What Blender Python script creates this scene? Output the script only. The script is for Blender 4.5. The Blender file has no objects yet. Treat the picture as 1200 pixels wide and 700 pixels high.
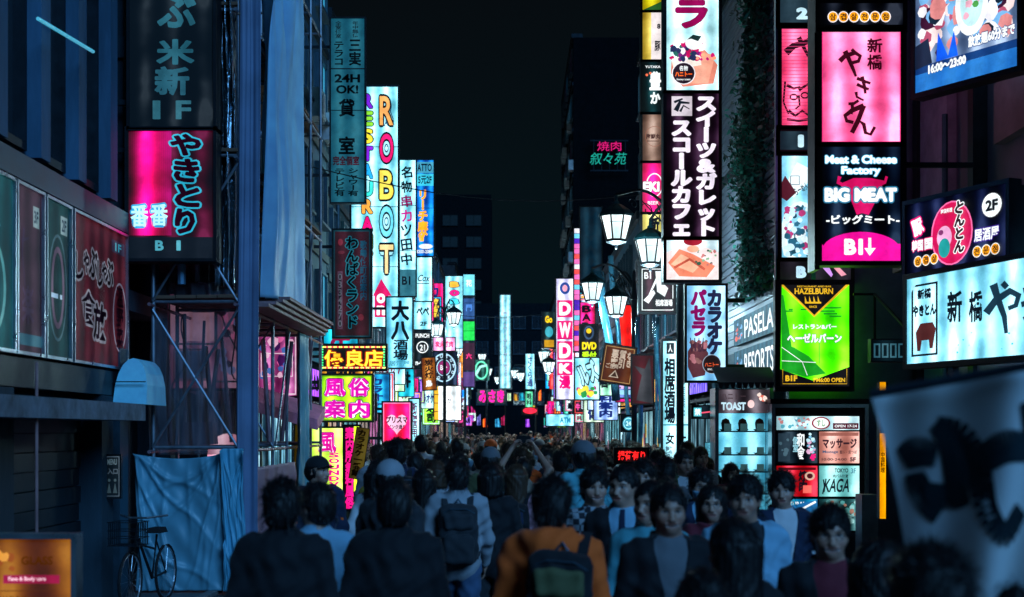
import bpy, bmesh, math, random
import numpy as np
from mathutils import Vector, Matrix
R = math.radians
rnd = random.Random(11)
SC = bpy.context.scene
COL = SC.collection

# ------------------------------------------------------------------ camera
F, CAMH, CX, HY = 1666.67, 1.95, 600.0, 505.0     # pixels of the 1200 px wide photograph
cam_d = bpy.data.cameras.new('camera')
cam = bpy.data.objects.new('camera', cam_d)
COL.objects.link(cam)
cam.location = (0, 0, CAMH)
cam.rotation_euler = (R(90), 0, 0)
cam_d.lens = 50
cam_d.sensor_width = 36
cam_d.shift_y = (HY - 350) / 1200
cam_d.clip_start = 0.2
cam_d.clip_end = 1200
cam_d.dof.use_dof = True
cam_d.dof.focus_distance = 23
cam_d.dof.aperture_fstop = 2.3
cam_d.dof.aperture_blades = 9
SC.camera = cam

# ------------------------------------------------------------------ night sky, added bluish fill sun, exposure
world = bpy.data.worlds.new('World')
SC.world = world
world.use_nodes = True
nt = world.node_tree
nt.nodes.clear()
wo = nt.nodes.new('ShaderNodeOutputWorld')
bg = nt.nodes.new('ShaderNodeBackground')
tc = nt.nodes.new('ShaderNodeTexCoord')
sx = nt.nodes.new('ShaderNodeSeparateXYZ')
cr = nt.nodes.new('ShaderNodeValToRGB')
nt.links.new(tc.outputs['Generated'], sx.inputs[0])
nt.links.new(sx.outputs['Z'], cr.inputs[0])
cr.color_ramp.elements[0].position = 0.0
cr.color_ramp.elements[0].color = (0.0016, 0.0078, 0.0108, 1)
cr.color_ramp.elements[1].position = 0.34
cr.color_ramp.elements[1].color = (0.0022, 0.0030, 0.0042, 1)
nt.links.new(cr.outputs[0], bg.inputs[0])
bg.inputs[1].default_value = 1.0
nt.links.new(bg.outputs[0], wo.inputs[0])
sun_d = bpy.data.lights.new('fill_sun', 'SUN')  # added fill from behind the camera, not a source of the street
sun_d.energy = 1.95
sun_d.angle = R(30)
sun_d.color = (0.17, 0.50, 1.0)
sun = bpy.data.objects.new('fill_sun', sun_d)
sun.rotation_euler = (R(60), 0, R(33))
COL.objects.link(sun)
SC.view_settings.view_transform = 'Standard'
SC.view_settings.look = 'None'
SC.view_settings.exposure = 0.0
SC.view_settings.gamma = 1.0
SC.cycles.use_denoising = True
SC.cycles.max_bounces = 5
SC.cycles.diffuse_bounces = 3
SC.cycles.transparent_max_bounces = 12
SC.cycles.caustics_reflective = False
SC.cycles.caustics_refractive = False
SC.cycles.sample_clamp_indirect = 3.0

# ------------------------------------------------------------------ basics
def P(px, py, Y):
    """the real point seen at photo pixel (px, py), Y metres down the street"""
    return Vector(((px - CX) / F * Y, Y, CAMH + (HY - py) / F * Y))

def lin(h, s=1.0):
    h = h.lstrip('#')
    o = []
    for i in (0, 2, 4):
        v = int(h[i:i + 2], 16) / 255
        o.append(((v / 12.92) if v <= 0.04045 else ((v + 0.055) / 1.055) ** 2.4) * s)
    return tuple(o)

MATS = {}
def new_mat(name):
    m = bpy.data.materials.new(name)
    m.use_nodes = True
    m.node_tree.nodes.clear()
    return m, m.node_tree

def surf(name, col, rough=0.7, metal=0.0, var=0.35, scale=3.0, bump=0.0, bscale=30, stretch=(1, 1, 1), spec=0.22, emit=None):
    """principled surface with noise in colour and roughness"""
    if name in MATS:
        return MATS[name]
    m, t = new_mat(name)
    N = t.nodes.new; Lk = t.links.new
    o = N('ShaderNodeOutputMaterial'); b = N('ShaderNodeBsdfPrincipled')
    tc = N('ShaderNodeTexCoord'); mp = N('ShaderNodeMapping'); mp.inputs['Scale'].default_value = stretch
    n = N('ShaderNodeTexNoise'); n.inputs['Scale'].default_value = scale; n.inputs['Detail'].default_value = 7
    n.inputs['Roughness'].default_value = 0.65
    Lk(tc.outputs['Object'], mp.inputs[0]); Lk(mp.outputs[0], n.inputs['Vector'])
    r = N('ShaderNodeValToRGB')
    r.color_ramp.elements[0].position = 0.3; r.color_ramp.elements[1].position = 0.72
    r.color_ramp.elements[0].color = tuple(c * (1 - var) for c in col) + (1,)
    r.color_ramp.elements[1].color = tuple(min(1, c * (1 + var)) for c in col) + (1,)
    Lk(n.outputs['Fac'], r.inputs[0]); Lk(r.outputs[0], b.inputs['Base Color'])
    b.inputs['Roughness'].default_value = rough
    mr = N('ShaderNodeMapRange'); mr.inputs['To Min'].default_value = max(0, rough - .15); mr.inputs['To Max'].default_value = min(1, rough + .15)
    Lk(n.outputs['Fac'], mr.inputs[0]); Lk(mr.outputs[0], b.inputs['Roughness'])
    b.inputs['Metallic'].default_value = metal
    b.inputs['Specular IOR Level'].default_value = spec
    if bump:
        n2 = N('ShaderNodeTexNoise'); n2.inputs['Scale'].default_value = bscale; n2.inputs['Detail'].default_value = 5
        Lk(mp.outputs[0], n2.inputs['Vector'])
        bp = N('ShaderNodeBump'); bp.inputs['Strength'].default_value = bump; bp.inputs['Distance'].default_value = 0.02
        Lk(n2.outputs['Fac'], bp.inputs['Height']); Lk(bp.outputs[0], b.inputs['Normal'])
    if emit:
        b.inputs['Emission Color'].default_value = emit + (1,); b.inputs['Emission Strength'].default_value = 1
    Lk(b.outputs[0], o.inputs[0])
    MATS[name] = m
    return m

def print_mat(name, lit=True, glow=1.0, uneven=0.5):
    """flat print whose colours are stored per polygon; LIT gives them off (backlit film), else they are painted"""
    if name in MATS:
        return MATS[name]
    m, t = new_mat(name)
    N = t.nodes.new; Lk = t.links.new
    o = N('ShaderNodeOutputMaterial'); a = N('ShaderNodeAttribute'); a.attribute_name = 'col'
    if lit:
        b = N('ShaderNodeBsdfPrincipled')
        b.inputs['Base Color'].default_value = (.02, .02, .02, 1); b.inputs['Roughness'].default_value = 0.6; b.inputs['Specular IOR Level'].default_value = .2
        tc = N('ShaderNodeTexCoord')
        n = N('ShaderNodeTexNoise'); n.inputs['Scale'].default_value = 1.7; n.inputs['Detail'].default_value = 2
        Lk(tc.outputs['Object'], n.inputs['Vector'])
        # fluorescent tubes behind the film: soft vertical bands
        w = N('ShaderNodeTexWave'); w.wave_type = 'BANDS'; w.bands_direction = 'X'; w.inputs['Scale'].default_value = 0.9
        w.inputs['Distortion'].default_value = 0.6; w.inputs['Detail'].default_value = 0
        Lk(tc.outputs['Object'], w.inputs['Vector'])
        ad = N('ShaderNodeMath'); ad.operation = 'MULTIPLY_ADD'; ad.inputs[1].default_value = 0.35
        Lk(w.outputs['Fac'], ad.inputs[0]); Lk(n.outputs['Fac'], ad.inputs[2])
        mr = N('ShaderNodeMapRange'); mr.inputs['From Min'].default_value = 0.35; mr.inputs['From Max'].default_value = 0.9
        mr.inputs['To Min'].default_value = 1 + uneven; mr.inputs['To Max'].default_value = 1 - uneven * 0.15
        Lk(ad.outputs[0], mr.inputs[0])
        cx = N('ShaderNodeCombineXYZ')
        for i in range(3): Lk(mr.outputs[0], cx.inputs[i])
        vp = N('ShaderNodeVectorMath'); vp.operation = 'POWER'
        Lk(a.outputs['Color'], vp.inputs[0]); Lk(cx.outputs[0], vp.inputs[1])
        mr2 = N('ShaderNodeMapRange'); mr2.inputs['From Min'].default_value = 0.35; mr2.inputs['From Max'].default_value = 0.9
        mr2.inputs['To Min'].default_value = glow * (1 - uneven * .55); mr2.inputs['To Max'].default_value = glow * (1 + uneven * .5)
        Lk(ad.outputs[0], mr2.inputs[0])
        # dust and fading on the film
        n3 = N('ShaderNodeTexNoise'); n3.inputs['Scale'].default_value = 5; n3.inputs['Detail'].default_value = 9; n3.inputs['Roughness'].default_value = .7; Lk(tc.outputs['Object'], n3.inputs['Vector'])
        m3 = N('ShaderNodeMapRange'); m3.inputs['From Min'].default_value = .35; m3.inputs['From Max'].default_value = .6; m3.inputs['To Min'].default_value = .74; m3.inputs['To Max'].default_value = 1.06; Lk(n3.outputs['Fac'], m3.inputs[0])
        sc3 = N('ShaderNodeVectorMath'); sc3.operation = 'SCALE'; Lk(vp.outputs[0], sc3.inputs[0]); Lk(m3.outputs[0], sc3.inputs['Scale']); vp = sc3
        Lk(vp.outputs[0], b.inputs['Emission Color']); Lk(mr2.outputs[0], b.inputs['Emission Strength'])
        Lk(b.outputs[0], o.inputs[0])
    else:
        b = N('ShaderNodeBsdfPrincipled'); b.inputs['Roughness'].default_value = 0.55
        Lk(a.outputs['Color'], b.inputs['Base Color']); Lk(b.outputs[0], o.inputs[0])
    MATS[name] = m
    return m

FACE = print_mat('backlit_film', True, 1.5, 1.0)
LET = print_mat('lit_letters', True, 1.25, 0.15)
DIM = print_mat('dim_glow_print', True, 0.30, 0.5)  # also puts a faint glow into unlit signs and cloth banners
PAINT = print_mat('painted_print', False)
M_BLACK = surf('black_metal', (.018, .02, .024), .45, .4, .3, 6)
M_DARK = surf('dark_steel', (.016, .024, .032), .5, .5, .4, 5)
M_GREY = surf('grey_metal', (.05, .095, .13), .45, .6, .3, 4)
M_ALU = surf('aluminium', (.45, .5, .55), .3, .9, .2, 4)
M_CONC = surf('stained_concrete', (.03, .055, .075), .85, 0, .5, .7, .4, 12, (1, 1, .35))
M_CONC2 = surf('dark_render', (.018, .026, .036), .85, 0, .5, .6, .4, 10, (1, 1, .4))
M_GLASS = surf('dark_window_glass', (.02, .03, .04), .08, 0, .2, 2, spec=1.0)
M_WOOD = surf('worn_wood', (.16, .09, .06), .7, 0, .4, 3, .3, 20, (1, 1, 6))

class MB:
    """collects polygons with a colour or material index each; build() links them as ONE mesh object"""
    def __init__(s):
        s.v = []; s.f = []; s.c = []; s.m = []
    def poly(s, pts, c=(1, 1, 1), m=0):
        n = len(s.v); s.v += [tuple(p) for p in pts]; s.f.append(tuple(range(n, n + len(pts)))); s.c.append(c); s.m.append(m)
    def mesh_data(s, V, Fc, c=(1, 1, 1), m=0):
        n = len(s.v); s.v += [tuple(p) for p in V]
        for f in Fc:
            s.f.append(tuple(n + i for i in f)); s.c.append(c); s.m.append(m)
    def box(s, x0, y0, z0, x1, y1, z1, c=(1, 1, 1), m=0, M=None, taper=0):
        t = taper
        V = [(x0, y0, z0), (x1, y0, z0), (x1, y1, z0), (x0, y1, z0), (x0 + t, y0 + t, z1), (x1 - t, y0 + t, z1), (x1 - t, y1 - t, z1), (x0 + t, y1 - t, z1)]
        if M is not None: V = [M @ Vector(p) for p in V]
        s.mesh_data(V, [(0, 3, 2, 1), (4, 5, 6, 7), (0, 1, 5, 4), (1, 2, 6, 5), (2, 3, 7, 6), (3, 0, 4, 7)], c, m)
        return s
    def tube(s, pts, r, n=8, c=(1, 1, 1), m=0, r2=None, cap=True):
        pts = [Vector(p) for p in pts]; k = len(pts); base = len(s.v)
        up = Vector((0, 0, 1)) if abs((pts[1] - pts[0]).normalized().z) < .9 else Vector((1, 0, 0))
        for i, p in enumerate(pts):
            d = (pts[min(i + 1, k - 1)] - pts[max(i - 1, 0)]).normalized()
            a = d.cross(up)
            a = a.normalized() if a.length > 1e-6 else Vector((1, 0, 0))
            b = d.cross(a).normalized()
            rr = r if r2 is None else r + (r2 - r) * i / (k - 1)
            for j in range(n):
                w = 2 * math.pi * j / n
                s.v.append(tuple(p + a * (rr * math.cos(w)) + b * (rr * math.sin(w))))
        for i in range(k - 1):
            for j in range(n):
                q = base + i * n; j2 = (j + 1) % n
                s.f.append((q + j, q + j2, q + n + j2, q + n + j)); s.c.append(c); s.m.append(m)
        if cap:
            s.f.append(tuple(base + j for j in range(n))[::-1]); s.c.append(c); s.m.append(m)
            s.f.append(tuple(base + (k - 1) * n + j for j in range(n))); s.c.append(c); s.m.append(m)
        return s
    def lathe(s, prof, n=12, o=(0, 0, 0), c=(1, 1, 1), m=0):
        base = len(s.v)
        for r, z in prof:
            for j in range(n):
                w = 2 * math.pi * (j + .5) / n
                s.v.append((o[0] + r * math.cos(w), o[1] + r * math.sin(w), o[2] + z))
        for i in range(len(prof) - 1):
            for j in range(n):
                q = base + i * n; j2 = (j + 1) % n
                s.f.append((q + j, q + j2, q + n + j2, q + n + j)); s.c.append(c); s.m.append(m)
        return s
    def mesh(s, name, mats, smooth=False):
        me = bpy.data.meshes.new(name)
        me.from_pydata(s.v, [], s.f)
        if not isinstance(mats, (list, tuple)): mats = [mats]
        for m in mats: me.materials.append(m)
        if len(mats) > 1: me.polygons.foreach_set('material_index', s.m)
        at = me.color_attributes.new('col', 'FLOAT_COLOR', 'CORNER')
        tot = np.array([len(f) for f in s.f])
        cc = np.ones((tot.sum(), 4), np.float32)
        cc[:, :3] = np.repeat(np.array([tuple(c)[:3] for c in s.c], np.float32).reshape(-1, 3), tot, axis=0)
        at.data.foreach_set('color', cc.ravel())
        if smooth: me.polygons.foreach_set('use_smooth', [True] * len(me.polygons))
        me.update()
        return me
    def build(s, name, mats, parent=None, smooth=False, loc=None):
        o = bpy.data.objects.new(name, s.mesh(name, mats, smooth))
        COL.objects.link(o)
        if parent is not None: o.parent = parent
        if loc is not None: o.location = loc
        return o

def tag(o, label, cat=None, group=None, kind=None):
    if label: o['label'] = label
    if cat: o['category'] = cat
    if group: o['group'] = group
    if kind: o['kind'] = kind
    return o

def empty(name, loc, label=None, cat=None, group=None, rz=0):
    o = bpy.data.objects.new(name, None); COL.objects.link(o)
    o.location = loc; o.rotation_euler = (0, 0, rz); o.empty_display_size = .2
    return tag(o, label, cat, group)

def inst(name, me, parent=None, loc=(0, 0, 0), rz=0, scale=None, mat=None):
    o = bpy.data.objects.new(name, me); COL.objects.link(o)
    if parent is not None: o.parent = parent
    o.location = loc; o.rotation_euler = (0, 0, rz)
    if scale is not None: o.scale = scale
    if mat is not None:
        for sl, mm in zip(o.material_slots, mat if isinstance(mat, (list, tuple)) else [mat]):
            sl.link = 'OBJECT'; sl.material = mm
    return o

# ------------------------------------------------------------------ lettering
GL = {}
def glyph(s, w=0.02):
    if w > 0.026:      # heavier than the font's outlines can be swollen: the same glyph stamped round a small circle
        k = (s, w)
        if k not in GL:
            V0, F0 = glyph(s, 0.012); r = w - 0.012; n = 8 if w < .09 else 12
            V = list(V0); Fc = list(F0)
            for i in range(n):
                a = 2 * math.pi * i / n; b = len(V)
                V += [(x + r * math.cos(a), y + r * math.sin(a)) for x, y in V0]; Fc += [tuple(b + j for j in f) for f in F0]
            GL[k] = (V, Fc)
        return GL[k]
    k = (s, w)
    if k not in GL:
        c = bpy.data.curves.new('t', 'FONT'); c.body = s; c.resolution_u = 4 if all(ord(q) < 128 for q in s) else 2; c.offset = w
        o = bpy.data.objects.new('t', c); COL.objects.link(o)
        dg = bpy.context.evaluated_depsgraph_get()
        me = bpy.data.meshes.new_from_object(o.evaluated_get(dg))
        V = [(v.co.x, v.co.y) for v in me.vertices]; Fc = [tuple(p.vertices) for p in me.polygons]
        bpy.data.objects.remove(o); bpy.data.curves.remove(c); bpy.data.meshes.remove(me)
        GL[k] = (V, Fc)
    return GL[k]

def bbox(V):
    return min(v[0] for v in V), min(v[1] for v in V), max(v[0] for v in V), max(v[1] for v in V)

class Art:
    """flat print in a picture frame of its own: x to the right, y DOWN, units as in box; each item lies 0.7 mm above the one before"""
    def __init__(s, box):
        s.b = box; s.items = []
    def poly(s, pts, c):
        s.items.append(([pts], c)); return s
    def rect(s, x0, y0, x1, y1, c):
        return s.poly([(x0, y1), (x1, y1), (x1, y0), (x0, y0)], c)
    def ell(s, cx, cy, rx, ry, c, n=20, a0=0, a1=360):
        return s.poly([(cx + rx * math.cos(R(a0 + (a1 - a0) * i / n)), cy - ry * math.sin(R(a0 + (a1 - a0) * i / n))) for i in range(n)], c)
    def ring(s, cx, cy, rx, ry, t, c, n=24):
        ps = []
        for i in range(n):
            a, b = 2 * math.pi * i / n, 2 * math.pi * (i + 1) / n
            ps.append([(cx + rx * math.cos(a), cy - ry * math.sin(a)), (cx + rx * math.cos(b), cy - ry * math.sin(b)),
                       (cx + (rx - t) * math.cos(b), cy - (ry - t) * math.sin(b)), (cx + (rx - t) * math.cos(a), cy - (ry - t) * math.sin(a))])
        s.items.append((ps, c)); return s
    def frame(s, x0, y0, x1, y1, t, c):
        s.items.append(([[(x0, y0 + t), (x1, y0 + t), (x1, y0), (x0, y0)], [(x0, y1), (x1, y1), (x1, y1 - t), (x0, y1 - t)],
                         [(x0, y1), (x0 + t, y1), (x0 + t, y0), (x0, y0)], [(x1 - t, y1), (x1, y1), (x1, y0), (x1 - t, y0)]], c)); return s
    def stroke(s, pts, w, c, w2=None):
        """a brush stroke through pts"""
        ps = []
        w2 = w if w2 is None else w2
        n = len(pts)
        L = []; Rr = []
        for i, (x, y) in enumerate(pts):
            x0, y0 = pts[max(i - 1, 0)]; x1, y1 = pts[min(i + 1, n - 1)]
            d = math.hypot(x1 - x0, y1 - y0) or 1
            nx, ny = -(y1 - y0) / d, (x1 - x0) / d
            ww = (w + (w2 - w) * i / (n - 1)) / 2
            L.append((x + nx * ww, y + ny * ww)); Rr.append((x - nx * ww, y - ny * ww))
        for i in range(n - 1): ps.append([L[i], L[i + 1], Rr[i + 1], Rr[i]])
        s.items.append((ps, c)); return s
    def _g(s, g, fit, x0, y0, x1, y1, rot=0, shear=0):
        V, Fc = g
        bx0, by0, bx1, by1 = fit
        W = max(bx1 - bx0, 1e-3); Hh = max(by1 - by0, 1e-3)
        out = []
        mx, my = (x0 + x1) / 2, (y0 + y1) / 2
        for x, y in V:
            u = (x - bx0) / W; v = (y - by0) / Hh
            X = x0 + u * (x1 - x0) + shear * (v - .5) * (y1 - y0); Y = y1 - v * (y1 - y0)
            if rot:
                dx, dy = X - mx, Y - my; ca, sa = math.cos(rot), math.sin(rot)
                X = mx + dx * ca - dy * sa; Y = my + dx * sa + dy * ca
            out.append((X, Y))
        return [[out[i] for i in f] for f in Fc]
    def text(s, t, x0, y0, x1, y1, c, w=0.02, out=None, ow=0.06, rot=0, shear=0):
        """the string t fitted to the rectangle"""
        fit = bbox(glyph(t, w)[0])
        if out is not None: s.items.append((s._g(glyph(t, ow), fit, x0, y0, x1, y1, rot, shear), out))
        s.items.append((s._g(glyph(t, w), fit, x0, y0, x1, y1, rot, shear), c)); return s
    def vtext(s, t, x0, y0, x1, y1, c, w=0.02, out=None, ow=0.06, rot=0, jit=0, fill=1.0):
        """one character under the other"""
        n = len(t); h = (y1 - y0) / n; L1 = []; L2 = []
        for i, ch in enumerate(t):
            if ch == ' ': continue
            a, b = y0 + i * h, y0 + (i + 1) * h
            em = (0.02, -0.10, 0.98, 0.86)
            if ord(ch) < 128:
                bb = bbox(glyph(ch, w)[0]); em = (bb[0] - .02, bb[1] - .06, bb[2] + .02, bb[3] + .06)
            r = rot + (math.pi / 2 if ch in 'ー-~〜' else 0) + (rnd.uniform(-jit, jit) if jit else 0)
            xx0, xx1 = x0, x1
            if ch in 'ー-~〜':   # turned: swap the cell's sides
                mx, my = (x0 + x1) / 2, (a + b) / 2; hw, hh = (b - a) / 2, (x1 - x0) / 2
                xx0, xx1, a, b = mx - hw, mx + hw, my - hh, my + hh
            k = (1 - fill) / 2
            q = (xx0 + (xx1 - xx0) * k, a + (b - a) * k, xx1 - (xx1 - xx0) * k, b - (b - a) * k)
            if out is not None: L1 += s._g(glyph(ch, ow), em, *q, r)
            L2 += s._g(glyph(ch, w), em, *q, r)
        if out is not None: s.items.append((L1, out))
        s.items.append((L2, c)); return s
    def blobs(s, x0, y0, x1, y1, n, cols, r0, r1, seed=0):
        q = random.Random(seed)
        for c in cols:
            ps = []
            for i in range(n):
                cx, cy, r = q.uniform(x0 + r0, x1 - r0), q.uniform(y0 + r0, y1 - r0), q.uniform(r0, r1)
                r = min(r, cx - x0, x1 - cx, cy - y0, y1 - cy) 
                if r <= 0: continue
                k = q.randint(6, 10); ph = q.uniform(0, 6)
                ps.append([(cx + r * q.uniform(.7, 1) * math.cos(ph + 6.283 * j / k), cy - r * q.uniform(.6, 1) * math.sin(ph + 6.283 * j / k)) for j in range(k)])
            s.items.append((ps, c))
        return s
    def mb(s, Wm, Hm, y=0.0, first=1):
        """polygons in metres on the plane y, facing -y, lower left corner at 0,0"""
        x0, y0, x1, y1 = s.b; m = MB()
        sx, sz = Wm / (x1 - x0), Hm / (y1 - y0)
        for k, (ps, c) in enumerate(s.items):
            yy = y - 0.0007 * (k + first) - .0012
            for p in ps:
                q = [((X - x0) * sx, yy, (y1 - Y) * sz) for X, Y in p]
                ar = sum(q[i][0] * q[(i + 1) % len(q)][2] - q[(i + 1) % len(q)][0] * q[i][2] for i in range(len(q)))
                if ar < 0: q = q[::-1]
                m.poly(q, c)
        return m

def frame_mb(W, Hh, t, y0, y1):
    m = MB()
    m.box(-t, y0, -t, W + t, y1, 0); m.box(-t, y0, Hh, W + t, y1, Hh + t)
    m.box(-t, y0, 0, 0, y1, Hh); m.box(W, y0, 0, W + t, y1, Hh)
    return m

def sign(name, label, box, Y, face, art=None, cat='sign', depth=.22, frame=.035, body=None, mat=None, amat=None, YB=None,
         pxB=None, side=0, reach=0.5, group=None, vbox=None, z01=None, tilt=0, back=True):
    """a sign cabinet whose face fills the photo box at distance Y; YB/pxB: its right edge stands at another distance"""
    x0, y0, x1, y1 = box
    a = P(x0, y1, Y); top = P(x0, y0, Y).z
    if YB is None: b = P(x1, y1, Y)
    else: b = P(x1, y1, YB); 
    W = math.hypot(b.x - a.x, b.y - a.y); Hh = top - a.z
    rz = math.atan2(b.y - a.y, b.x - a.x)
    root = empty(name, a, label, cat, group, rz)
    if tilt: root.rotation_euler = (0, R(tilt), rz)
    body = body or M_BLACK
    MB().box(0.0, 0.012, 0.0, W, depth, Hh).build('cabinet', body, root)
    frame_mb(W, Hh, frame, -0.02, depth * .6).build('frame', body, root)
    m = MB(); m.poly([(0, 0, 0), (W, 0, 0), (W, 0, Hh), (0, 0, Hh)], face); m.build('face', mat or FACE, root)
    if depth > .1 and back: m = MB(); m.poly([(0, depth + .003, 0), (0, depth + .003, Hh), (W, depth + .003, Hh), (W, depth + .003, 0)], face); m.build('face', mat or FACE, root)
    if art is not None:
        art.b = vbox or art.b or box
        if art.items: art.mb(W, Hh).build('lettering', amat or LET, root)
    if Hh > 2.2:   # joints between the film panels
        m = MB(); k = int(Hh / 1.3)
        for i in range(1, k): z = Hh * i / k; m.box(0, -.006, z - .008, W, .002, z + .008)
        if k > 1: m.build('joint', M_BLACK, root)['kind'] = 'stuff'
    if side:   # arms that carry it from its wall
        m = MB()
        for z in (Hh * .15, Hh * .85):
            if side < 0: m.box(-reach, .06, z - .03, -frame, .12, z + .03)
            else: m.box(W + frame, .06, z - .03, W + reach, .12, z + .03)
        m.build('bracket', M_DARK, root)
    return root
# ------------------------------------------------------------------ the signs
CW = (.42, .88, 1.0); WH = (.92, .98, 1.0); INK = (.004, .008, .016); CY = (.08, .55, .85)
MAG = lin('#f0108c'); PINK = lin('#ff78ae'); YEL = lin('#ffd21e'); LIME = lin('#c8ff28'); NAVY = (.004, .012, .03)
DTEAL = (.01, .06, .09); MAROON = (.035, .006, .02)

# ---- left side
A = Art((152, -60, 250, 150))
A.text('ぶ', 184, -6, 230, 33, (.02, .11, .16), .04); A.text('米', 183, 46, 228, 76, (.02, .11, .16), .04)
A.text('新', 181, 78, 222, 112, (.02, .1, .15), .04); A.text('1', 179, 118, 188, 140, (.03, .13, .18), .03); A.text('F', 206, 118, 224, 140, (.03, .13, .18), .03)
A.vtext('しゃ', 184, -58, 230, -8, (.02, .11, .16), .04)
sign('unlit_sign', 'unlit black upright sign with faint glow painted into blue characters 米新 and 1F', (152, -60, 250, 150), 16.7, (.004, .006, .008), A, depth=.5, side=-1, reach=.35)  # the sign is unlit; a weak glow makes its characters show
A = Art((150, 152, 250, 303))
A.rect(150, 278, 250, 303, (.004, .006, .01))
A.text('番', 153, 240, 174, 266, (.5, .95, 1), .022, (.02, .4, .75), .09); A.text('番', 176, 239, 197, 265, (.5, .95, 1), .022, (.02, .4, .75), .09)
for ch, q in zip('やきとり', ((199, 157, 236, 183), (203, 186, 234, 214), (205, 216, 235, 243), (205, 245, 229, 275))):
    A.text(ch, *q, (.015, .002, .012), .05, (.03, .42, .60), .11, rot=.08)
A.text('B', 182, 282, 192, 294, (.08, .35, .45), .04); A.text('1', 207, 282, 212, 294, (.08, .35, .45), .04)
rt = sign('grill_sign', 'half magenta half dark red upright sign reading やきとり 番番 over B1', (150, 152, 250, 303), 16.7, (.05, .002, .014), A, depth=.5, side=-1, reach=.35)
m = MB(); W_ = 100 / F * 16.7; H_ = 151 / F * 16.7; n = 14       # two tubes glow through the left half
def band(m, x, z0, z1, w, c, y=-.0014):
    """a light tube's soft glow on the film behind which it burns"""
    for i in range(10):
        f0, f1 = i / 10, (i + 1) / 10
        m.poly([(x - w * (1 - f0), y - .00004 * i, z0), (x + w * (1 - f0), y - .00004 * i, z0), (x + w * (1 - f0), y - .00004 * i, z1), (x - w * (1 - f0), y - .00004 * i, z1)],
               tuple(a * (.16 + .84 * f1 ** 1.6) for a in c))
band(m, .26, .27, H_ - .02, .25, lin('#ff0a96', 1.0)); m.build('lit_half', FACE, rt)

def wall_panel(i, label, px0, px1, X, zt, zb, fc, art, vb, name='wall_sign'):
    """a lit box on the left facade (plane x = X, facing the street); px0, px1 give where it starts and ends down the street"""
    Y0, Y1 = X * F / (px0 - CX), X * F / (px1 - CX)
    W = Y1 - Y0
    fc = tuple(v * .3 for v in fc); root = empty(name, (X, Y0, zb), label, 'sign', None, R(90))
    MB().box(0, .012, 0, W, .3, zt - zb).build('cabinet', M_BLACK, root)
    m = MB(); m.poly([(0, 0, 0), (W, 0, 0), (W, 0, zt - zb), (0, 0, zt - zb)], fc); m.build('face', FACE if 0 else MATS['dim_glow_print'], root)
    frame_mb(W - .06, zt - zb, .03, -.03, .1).build('frame', M_ALU, root).location = (.03, 0, 0)
    if art: art.b = vb; art.mb(W, zt - zb).build('lettering', MATS['dim_glow_print'], root)
    return root
XB = -4.5
A = Art((0, 0, 100, 200)); A.ring(50, 130, 34, 60, 5, (.3, .9, 1)); A.ell(45, 120, 12, 30, (.2, .8, .95)); A.stroke([(30, 40), (55, 30), (70, 60)], 5, (.2, .7, .9))
wall_panel(0, 'teal lit panel of the left wall sign band, cut by the picture edge', -45, 16, XB, 4.2, 2.68, (.05, .62, .75), A, (0, 0, 100, 200))
A = Art((0, 0, 100, 200)); A.rect(64, 18, 86, 44, (.6, .9, 1)); A.text('3F', 67, 23, 83, 39, (.02, .1, .2), .03)
A.stroke([(30, 50), (24, 80), (34, 120)], 6, (.12, .08, .2), 2); A.stroke([(22, 66), (48, 60)], 5, (.12, .08, .2), 2); A.text('楽', 22, 118, 66, 165, (.16, .1, .22), .02); A.rect(4, 178, 96, 192, (.1, .35, .5))
wall_panel(1, 'greyish pink lit panel with faint brush marks in the left wall sign band', 17.5, 50, XB, 4.2, 2.68, (.42, .20, .36), A, (0, 0, 100, 200))
A = Art((0, 0, 100, 200)); A.rect(62, 14, 88, 38, (.6, .9, 1)); A.text('2F', 66, 18, 84, 34, (.02, .1, .2), .03)
A.ring(50, 110, 36, 70, 4, (.2, .4, .5)); A.ring(50, 110, 26, 54, 8, (.35, .25, .4)); A.rect(24, 118, 50, 124, (1, 1.5, 2)); A.rect(58, 118, 66, 124, (1, 1.5, 2))
wall_panel(2, 'teal lit panel with faint circles and a small 2F in the left wall sign band', 52, 82, XB, 4.2, 2.68, (.04, .33, .38), A, (0, 0, 100, 200))
A = Art((0, 0, 100, 130)); A.rect(70, 8, 96, 20, (.12, .1, .2)); A.text('1F', 77, 10, 89, 18, (.2, .9, 1.2), .03)
q_ = dict(w=.03, out=(.55, .6, .75), ow=.11)
for ch, b_ in zip('しゃぶしゃぶ', ((4, 34, 18, 58), (18, 30, 28, 50), (27, 26, 43, 52), (42, 34, 52, 58), (50, 34, 60, 52), (56, 30, 72, 54))):
    A.text(ch, *b_, (.02, .01, .03), **q_)
A.text('食', 14, 66, 38, 96, (.02, .01, .03), **q_); A.text('放', 34, 74, 58, 108, (.02, .01, .03), **q_)
A.ring(84, 82, 14, 34, 2, (.5, .5, .7)); A.vtext('温野菜', 77, 52, 91, 112, (.02, .01, .03), .03)
wall_panel(3, 'dark red panel with outlined script しゃぶしゃぶ ending the left wall sign band', 84.5, 148, XB, 4.2, 2.68, (.60, .07, .13), A, (0, 0, 100, 130))

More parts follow.
